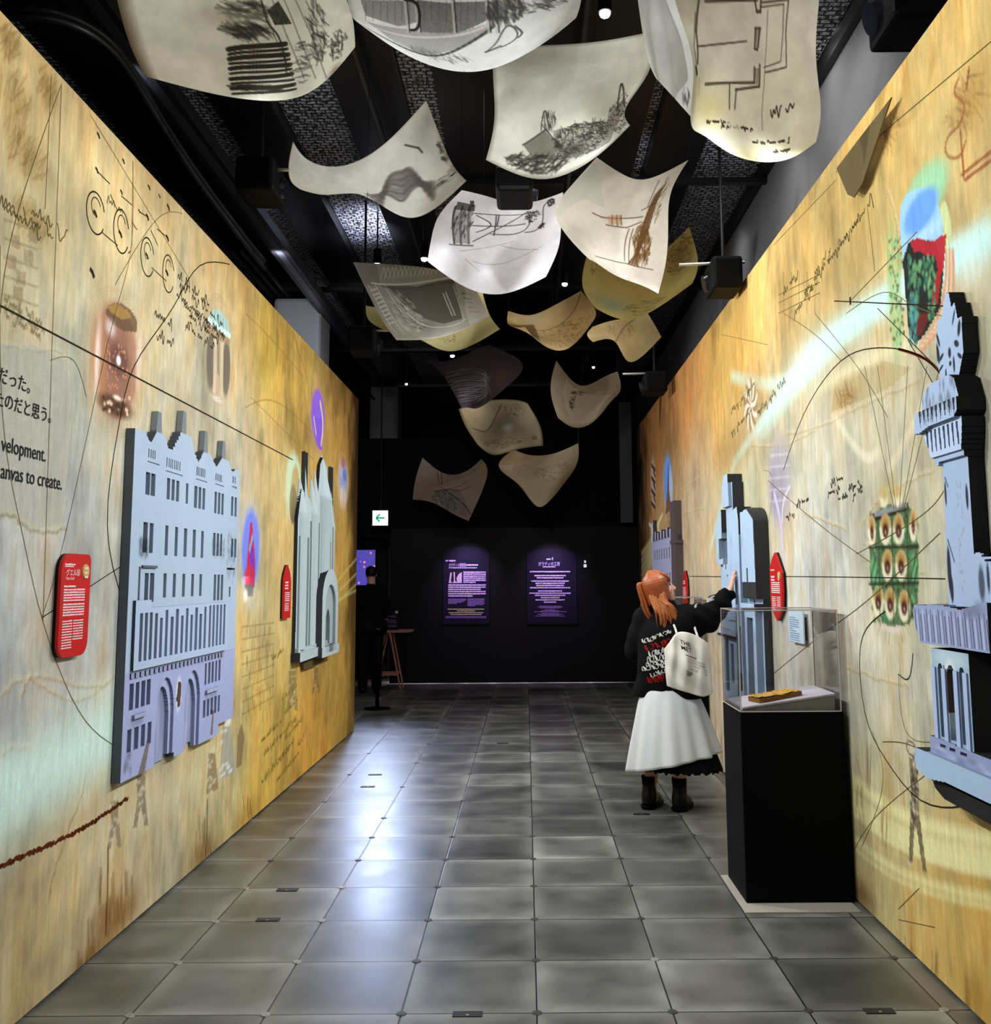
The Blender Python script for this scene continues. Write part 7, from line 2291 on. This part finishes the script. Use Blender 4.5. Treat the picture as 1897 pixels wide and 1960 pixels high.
# ---------------------------------------------------------------- attendant in the dark doorway at the back
AB = (-2.26, 14.3)
T, P, f, r, hc, fa, hr, hu = person('person', 'attendant in black clothes seen from behind in the dark doorway at far left', AB, math.radians(-12),
    (-2.26, 14.32, 1.69), (-.2, .97, -.05), ((-2.02, 14.30, 1.16), (-2.16, 14.52, 1.12)), ((-2.50, 14.35, 1.16), (-2.36, 14.55, 1.10)),
    ((-.9, .3, -.1), (0, 1, 0), (.1, .2, .97)), ((.9, .3, -.1), (0, 1, 0), (-.1, .2, .97)), ((-2.36, 14.30), (-2.16, 14.30)), (0, 0), 1.08)
s = SDF((-2.8, 13.9, .7), (-1.7, 14.9, 1.62), .009)
s.ell(P(0, 0, 1.0), (.19, .14, .25), [r, f, up], .05); s.ell(P(0, 0, 1.2), (.20, .135, .2), [r, f, up], .06); s.cap(P(-.14, 0, 1.33), P(.14, 0, 1.33), .085, .085, .05); s.cap(P(0, 0, 1.33), P(0, 0, 1.41), .07, .064, .02)
for lat, el, wr in ((.155, (-2.02, 14.30, 1.16), (-2.16, 14.52, 1.12)), (-.155, (-2.50, 14.35, 1.16), (-2.36, 14.55, 1.10))):
    el, wr = np.array(el), np.array(wr)
    s.chain([P(lat, 0, 1.32), (P(lat, 0, 1.32) + el) / 2, el, el * .15 + wr * .85], [.085, .076, .062, .046], .03)
s.cap(P(-.09, -.01, .86), P(.09, -.01, .86), .155, .155, .05)
s.cut_below(.80)
put('jacket', s.mesh('jacket'), mat('attendant_black', C8(9, 9, 10), .8, .15), T)
s = SDF((-2.7, 14.0, .02), (-1.8, 14.65, 1.05), .009)
for sd, (x, y) in zip((-1, 1), ((-2.36, 14.30), (-2.16, 14.30))):
    hip = P(.088 * sd, 0, .90)
    s.chain([hip, np.array([x, y, .5]) + f * .02, np.array([x, y, .075])], [.115, .082, .070], .03)
s.ell(P(0, -.01, .88), (.19, .15, .16), [r, f, up], .05); s.cut_below(.05)
put('trousers', s.mesh('trousers'), mat('trouser_black', C8(10, 10, 11), .8, .15), T)
for x, y in ((-2.36, 14.30), (-2.16, 14.30)):
    a = np.array([x, y, 0]); s = SDF(a - [.2, .2, .01], a + [.2, .3, .16], .006)
    s.cap(a + [0, 0, .05], a + f * .15 + [0, 0, .038], .048, .040, .02); s.cap(a + [0, 0, .05], a - f * .04 + [0, 0, .045], .046, .042, .02); s.cut_below(.0015)
    put('shoe', s.mesh('shoe'), M_BOOT, T)
s = SDF(hc - .2, hc + .2, .006)
s.ell(hc + hu * .036 - fa * .022, (.082, .096, .090), [hr, fa, hu], .01)
for k in range(20):
    b_ = -.06 + .006 * k
    s.chain([hc + hu * .115, hc + hu * .09 + fa * .06 + hr * b_, hc + hu * .062 + fa * .088 + hr * b_], [.012, .010, .005], .004)
put('hair', s.mesh('hair'), mat('black_hair', C8(14, 12, 12), .45, .3), T)
# ================================================================ DARK END OF THE ROOM
M_SIGNWHITE = mat('backlit_white', C8(255, 255, 255), .5, .2, emit=C8(240, 246, 255), estr=2.2)
M_SIGNGREEN = mat('backlit_green', C8(10, 120, 80), .5, .2, emit=C8(10, 165, 110), estr=.8)
a, b = at_y(713, 977, 15.1), at_y(743, 1006, 15.1)
t = thing('exit_sign', 'lit white square sign with green left arrow hung in the dark at the back', 'sign', (float(a[0]), 15.1, float(b[2])))
MB().box((a[0], 15.10, b[2]), (b[0], 15.16, a[2]), .004).obj('sign_box', M_PROJ, t)
MB().box((a[0] + .004, 15.092, b[2] + .004), (b[0] - .004, 15.0995, a[2] - .004)).obj('lit_face', M_SIGNWHITE, t)
cx, cz, k = (a[0] + b[0]) / 2, (a[2] + b[2]) / 2, (b[0] - a[0])
mb = MB()
def arrow_bar(p, q, w):
    d = Vector((q[0] - p[0], 0, q[1] - p[1])).normalized(); n = Vector((-d.z, 0, d.x)) * w / 2
    P0, P1 = Vector((p[0], 15.0915, p[1])), Vector((q[0], 15.0915, q[1]))
    mb.poly([P0 - n, P1 - n, P1 + n, P0 + n], (0, -.002, 0))
arrow_bar((cx - .26 * k, cz), (cx + .28 * k, cz), .10 * k); arrow_bar((cx - .27 * k, cz), (cx - .02 * k, cz + .24 * k), .10 * k); arrow_bar((cx - .27 * k, cz), (cx - .02 * k, cz - .24 * k), .10 * k)
mb.obj('arrow', M_SIGNGREEN, t)
MB().cone((cx, 15.13, a[2]), (cx, 15.13, ZC - .12), .012, .012, 8).obj('hanger', M_STEEL, t)

l = spot('sign_streak_beam', (cx, 15.05, cz), (-1.15, 8.4, 0), 330, 34, .9, .2, (.55, .66, 1.0))  # added beam at the sign, throws the blue streak on the floor
l.parent = t; l.matrix_parent_inverse = Matrix.Translation(-t.location)
# violet text panels
M_PANEL = mat('violet_black_panel', C8(26, 20, 42), .6, .2)
M_PRINT = mat('panel_print', C8(236, 206, 250), .7, .2)
M_PRINT2 = mat('panel_small_print', C8(150, 116, 178), .7, .2)
yf = YB - .022
def W3(px, py, d=0.0):
    return at_y(px, py, yf - d)
def panel_rows(name, px, py, wpx, n, lhpx, frac, m, parent, seed, widths=None, centre=False):
    rng = random.Random(seed)
    V, Fc = [], []
    for i in range(n):
        w_ = wpx * (widths[i % len(widths)] if widths else 1)
        x = px - (w_ / 2 if centre else 0); xe = x + w_
        y = py + i * lhpx
        while x < xe:
            l = min(xe - x, lhpx * rng.uniform(.35, 2.2)); h = lhpx * frac * rng.uniform(.8, 1)
            n0 = len(V)
            V.extend([W3(x, y + h, .0012), W3(x + l, y + h, .0012), W3(x + l, y, .0012), W3(x, y, .0012)])
            Fc.append((n0, n0 + 1, n0 + 2, n0 + 3))
            x += l + lhpx * .12
    return put(name, mesh_np(name, V, Fc), m, parent)
def text_panel(label, x0, x1, y0, y1):
    p, q = W3(x0, y0), W3(x1, y1)
    t = thing('text_panel', label, 'sign', (float((p[0] + q[0]) / 2), YB, float(q[2])), 'violet text panels on the black back wall')
    n = 16
    arc = [(p[0] + (q[0] - p[0]) * (.5 + .5 * math.cos(a_)), p[2] - .10 + .10 * math.sin(a_)) for a_ in np.linspace(0, math.pi, n)]
    mb = MB(); mb.poly([(p[0], yf, q[2]), (q[0], yf, q[2])] + [(x, yf, z) for x, z in arc], (0, .02, 0)); mb.obj('board', M_PANEL, t)
    return t
t = text_panel('violet text panel with a small photograph, left one on the back wall', 848, 937, 1047, 1194)
panel_rows('print', 853, 1072, 5, 1, 4, .7, M_PRINT, t, 1); panel_rows('print', 860, 1072, 12, 1, 4, .7, M_PRINT, t, 2)
o_ = W3(859, 1084.5, .0014); text_on('title', 'ガウディの建築塾', .062, o_, (1, 0, 0), (0, 0, 1), M_PRINT, t, 'LEFT', .55)
panel_rows('print', 893, 1080, 22, 1, 4.5, .7, M_PRINT, t, 3); panel_rows('print', 859, 1086, 54, 1, 3, .6, M_PRINT, t, 4)
panel_rows('print', 887, 1094, 43, 6, 3.85, .66, M_PRINT, t, 5, (1, 1, 1, 1, 1, .55)); panel_rows('print', 858, 1118.5, 72, 3, 4.2, .66, M_PRINT, t, 6, (1, 1, .87))
panel_rows('print', 858, 1131, 72, 3, 4.2, .66, M_PRINT, t, 7, (1, 1, .65)); panel_rows('small_print', 858, 1146, 34, 5, 2.1, .8, M_PRINT2, t, 8, (1, 1, .9, .75, .5)); panel_rows('small_print', 895, 1145.5, 33, 7, 2.2, .8, M_PRINT2, t, 9, (1, .95, 1, .95, 1, .9, .45))
panel_rows('print', 892, 1165, 70, 4, 3.4, .6, mat('panel_yellow_print', C8(214, 206, 150), .7, .2), t, 10, (1, .5, .95, .85), True); panel_rows('small_print', 853, 1179.5, 78, 2, 2.2, .7, M_PRINT2, t, 11)
p, q = W3(858, 1094.5, .001), W3(885, 1117, .001)
ph = put('photograph', mesh_np('photograph', [(p[0], p[1], q[2]), (q[0], q[1], q[2]), (q[0], p[1], p[2]), (p[0], p[1], p[2])], [(0, 1, 2, 3)]), mat('photo_dark', C8(40, 30, 30), .6, .2), t)
for pts in ([(859, 1116), (860, 1110), (862, 1096), (865, 1096), (863, 1112), (866, 1116)], [(866, 1116), (869, 1112), (868, 1095), (870.5, 1095), (871, 1111), (876, 1116)], [(875, 1116), (874, 1106), (878, 1099), (884, 1095), (884, 1116)]):
    mb = MB(); mb.poly([W3(x, y, .0016) for x, y in pts], (0, -.0004, 0)); mb.obj('photo_detail', mat('photo_light', C8(226, 190, 220), .6, .2), ph)
t = text_panel('violet text panel with centred print, right one on the back wall', 1008, 1105, 1050, 1194)
c_ = 1053
panel_rows('print', 1050, 1069, 8, 1, 3.4, .8, M_PRINT, t, 21, None, True)
text_on('title', '4', .075, W3(1055.5, 1072.5, .0014), (1, 0, 0), (0, 0, 1), M_PRINT, t, 'LEFT', .8)
text_on('title', 'ガウディの工房', .068, W3(1030, 1082.5, .0014), (1, 0, 0), (0, 0, 1), M_PRINT, t, 'LEFT', .72)
panel_rows('print', 1051, 1084, 24, 1, 3, .7, M_PRINT, t, 22, None, True)
for y, n, wd in ((1093, 1, (78,)), (1100.5, 2, (60, 51)), (1111, 4, (72, 56, 53, 77)), (1130, 4, (46, 79, 58, 36)), (1147, 2, (56, 24))):
    panel_rows('print', c_, y, 1, n, 4.25, .62, M_PRINT, t, int(y), wd, True)
panel_rows('small_print', c_, 1159.5, 1, 3, 1.8, .85, M_PRINT2, t, 31, (42, 48, 38), True); panel_rows('small_print', c_, 1166.5, 1, 3, 1.8, .85, M_PRINT2, t, 32, (20, 34, 62), True); panel_rows('small_print', c_, 1173, 1, 4, 1.8, .85, M_PRINT2, t, 33, (32, 48, 36, 57), True)
# little pictogram sign right of the panels
p = W3(1120, 1079)
t = thing('pictogram_sign', 'tiny black round sign with white pictogram right of the violet panels', 'sign', (float(p[0]), YB, float(p[2])))
MB().cone((p[0], YB - .001, p[2]), (p[0], YB - .015, p[2]), .075, .075, 24).obj('disc', M_PANEL, t)
mb = MB()
mb.box((p[0] - .022, YB - .018, p[2] - .055), (p[0] + .022, YB - .0155, p[2] - .008), .004); mb.box((p[0] - .014, YB - .018, p[2] + .014), (p[0] + .014, YB - .0155, p[2] + .05), .004)
mb.obj('pictogram', mat('pictogram_white', C8(250, 250, 250), .6, .2, emit=C8(255, 255, 255), estr=.5), t)
# violet spots over the panels, mounted on the partition top
VIO = (.62, .48, 1.0)
for px, lab in ((892, 'small black downlight over the left violet panel'), (1056, 'small black downlight over the right violet panel')):
    q = at_y(px, 1010, YB - .62)
    t = thing('downlight', lab, 'spotlight', tuple(q), 'downlights over the violet panels')
    MB().cone((q[0], q[1], q[2] + .02), (q[0], q[1] - .03, q[2] + .14), .035, .03, 16).obj('housing', M_PROJ, t)
    MB().tube([Vector((q[0], q[1] - .02, q[2] + .13)), Vector((q[0], q[1], q[2] + .5)), Vector((q[0], YB + .13, q[2] + .5))], .008, 8).obj('bracket', M_STEEL, t)
    l = spot('downlight_beam', (q[0], q[1], q[2] + .01), (q[0], YB, 1.45), 75, 80, .9, .03, VIO)
    l.parent = t; l.matrix_parent_inverse = Matrix.Translation(-t.location)
l = spot('pictogram_spot', (p[0], YB - .5, 2.3), (p[0], YB, 1.75), 1.6, 40, .9, .03, (.85, .85, 1))

# violet video screen through the doorway
def screen_material():
    m = bpy.data.materials.new('violet_video_picture')
    m.use_nodes = True
    nt = m.node_tree; N, L = nt.nodes, nt.links
    b = N['Principled BSDF']
    tc = N.new('ShaderNodeTexCoord')
    vo = N.new('ShaderNodeTexVoronoi'); vo.inputs['Scale'].default_value = 9
    L.new(tc.outputs['Object'], vo.inputs['Vector'])
    mr = N.new('ShaderNodeMapRange'); mr.clamp = True
    mr.inputs['From Min'].default_value = .10; mr.inputs['From Max'].default_value = .24; mr.inputs['To Min'].default_value = 1; mr.inputs['To Max'].default_value = 0
    L.new(vo.outputs['Distance'], mr.inputs['Value'])
    ns = N.new('ShaderNodeTexNoise'); ns.inputs['Scale'].default_value = 5
    L.new(tc.outputs['Object'], ns.inputs['Vector'])
    m1 = N.new('ShaderNodeMix'); m1.data_type = 'RGBA'
    m1.inputs[6].default_value = (*s2l(C8(60, 56, 150)), 1); m1.inputs[7].default_value = (*s2l(C8(96, 84, 190)), 1)
    L.new(ns.outputs['Fac'], m1.inputs[0])
    m2 = N.new('ShaderNodeMix'); m2.data_type = 'RGBA'; m2.inputs[7].default_value = (*s2l(C8(255, 150, 190)), 1)
    L.new(mr.outputs[0], m2.inputs[0]); L.new(m1.outputs[2], m2.inputs[6])
    b.inputs['Base Color'].default_value = (0, 0, 0, 1)
    L.new(m2.outputs[2], b.inputs['Emission Color']); b.inputs['Emission Strength'].default_value = 1.0
    return m
p, q = at_y(640, 1052, 16.1), at_y(719, 1121, 16.1)
t = thing('video_screen', 'glowing violet screen with pink sparks behind the attendant', 'screen', (float((p[0] + q[0]) / 2), 16.1, float(q[2])))
MB().box((p[0], 16.10, q[2]), (q[0], 16.16, p[2])).obj('frame', M_PROJ, t)
MB().box((p[0] + .01, 16.094, q[2] + .01), (q[0] - .01, 16.0995, p[2] - .01)).obj('picture', screen_material(), t)
MB().box(((p[0] + q[0]) / 2 - .05, 16.161, q[2] + .1), ((p[0] + q[0]) / 2 + .05, YB + .899, p[2] - .1)).obj('wall_mount', M_PROJ, t)
# trestle table with sign stand
M_WOOD = mat('pale_pink_wood', C8(206, 150, 128), .5, .3, noise=.1, nscale=12)
yt = 14.9
p, q = at_y(728, 1206, yt), at_y(789, 1210, yt)
zt_ = float(p[2])
t = thing('trestle_table', 'small wooden trestle table lit at the back left', 'table', (float((p[0] + q[0]) / 2), yt, 0))
mb = MB(); mb.poly([(p[0] - .15, yt - .2, zt_ - .03), (q[0] - .06, yt - .2, zt_ - .03), (q[0], yt - .1, zt_ - .03), (q[0], yt + .22, zt_ - .03), (p[0] - .15, yt + .22, zt_ - .03)], (0, 0, .03)); mb.obj('tabletop', M_WOOD, t)
xa = float(at_y(744, 1260, yt)[0])
for s_, y_ in ((-1, yt - .16), (1, yt - .16), (-1, yt + .16), (1, yt + .16)):
    MB().cone((xa + s_ * .035, y_, zt_ - .03), (xa + s_ * .20, y_, 0.001), .016, .014, 8).obj('leg', M_WOOD, t)
for y_ in (yt - .16, yt + .16):
    MB().box((xa - .17, y_ - .012, .20), (xa + .17, y_ + .012, .235)).obj('crossbar', M_WOOD, t)
p, q = at_y(737, 1168, yt - .05), at_y(763, 1205, yt - .05)
t = thing('desk_sign', 'small dark violet sign standing on the trestle table', 'sign', (float((p[0] + q[0]) / 2), yt - .05, zt_))
MB().box((p[0], yt - .06, zt_ + .001), (q[0], yt - .04, p[2]), .006).obj('board', M_PANEL, t)
mb = MB()
for k in range(9):
    if k in (2, 6):
        continue
    mb.box((p[0] + .03, yt - .062, zt_ + .05 + .02 * k), (q[0] - .03 - .01 * (k % 3), yt - .0605, zt_ + .058 + .02 * k))
mb.obj('print', M_PRINT2, t)
MB().cone((q[0] - .03, yt - .0605, p[2] - .03), (q[0] - .03, yt - .066, p[2] - .03), .022, .022, 14).obj('badge', M_PRINT, t)
q2 = at_y(737, 1200, yt - .12)
t = thing('pump_bottle', 'small pink pump bottle beside the desk sign', 'bottle', (float(q2[0]), yt - .12, zt_))
M_PINK = mat('pink_plastic', C8(240, 170, 160), .4, .4)
MB().cone((q2[0], yt - .12, zt_ + .001), (q2[0], yt - .12, zt_ + .11), .032, .030, 16).obj('flask', M_PINK, t)
MB().tube([Vector((q2[0], yt - .12, zt_ + .11)), Vector((q2[0], yt - .12, zt_ + .16)), Vector((q2[0] + .05, yt - .13, zt_ + .165))], .007, 8).obj('pump', M_PINK, t)
spot('table_spot', (-1.9, 14.6, 2.9), (-1.95, 14.9, .8), 7, 50, .8, .04, (1, .8, .8))
# barrier post
x, y = floor_pt(722, 1357)
t = thing('barrier_post', 'black barrier post with round foot by the end of the left wall', 'post', (x, y, 0))
MB().cone((x, y, .0012), (x, y, .014), .17, .16, 32).cone((x, y, .014), (x, y, .03), .06, .03, 20).obj('foot', M_PED, t, False)
MB().cone((x, y, .03), (x, y, .92), .024, .024, 18).obj('tube', M_PED, t, True)
MB().cone((x, y, .92), (x, y, .99), .034, .034, 18).obj('head', M_PED, t, True)
# pale drape and banner standing near the far end of the right wall
t = thing('side_screen', 'narrow grey screen panel beyond the end of the right wall', 'screen panel', (1.55, 14.9, 2.0))
p, q = at_y(1184, 770, 15.0), at_y(1212, 1000, 15.0)
MB().box((p[0], 15.0, q[2]), (q[0], 15.06, p[2])).obj('panel', mat('grey_screen', C8(96, 96, 104), .8, .2), t)
MB().cone(((p[0] + q[0]) / 2, 15.03, p[2]), ((p[0] + q[0]) / 2, 15.03, ZC - .12), .01, .01, 8).obj('hanger', M_STEEL, t)
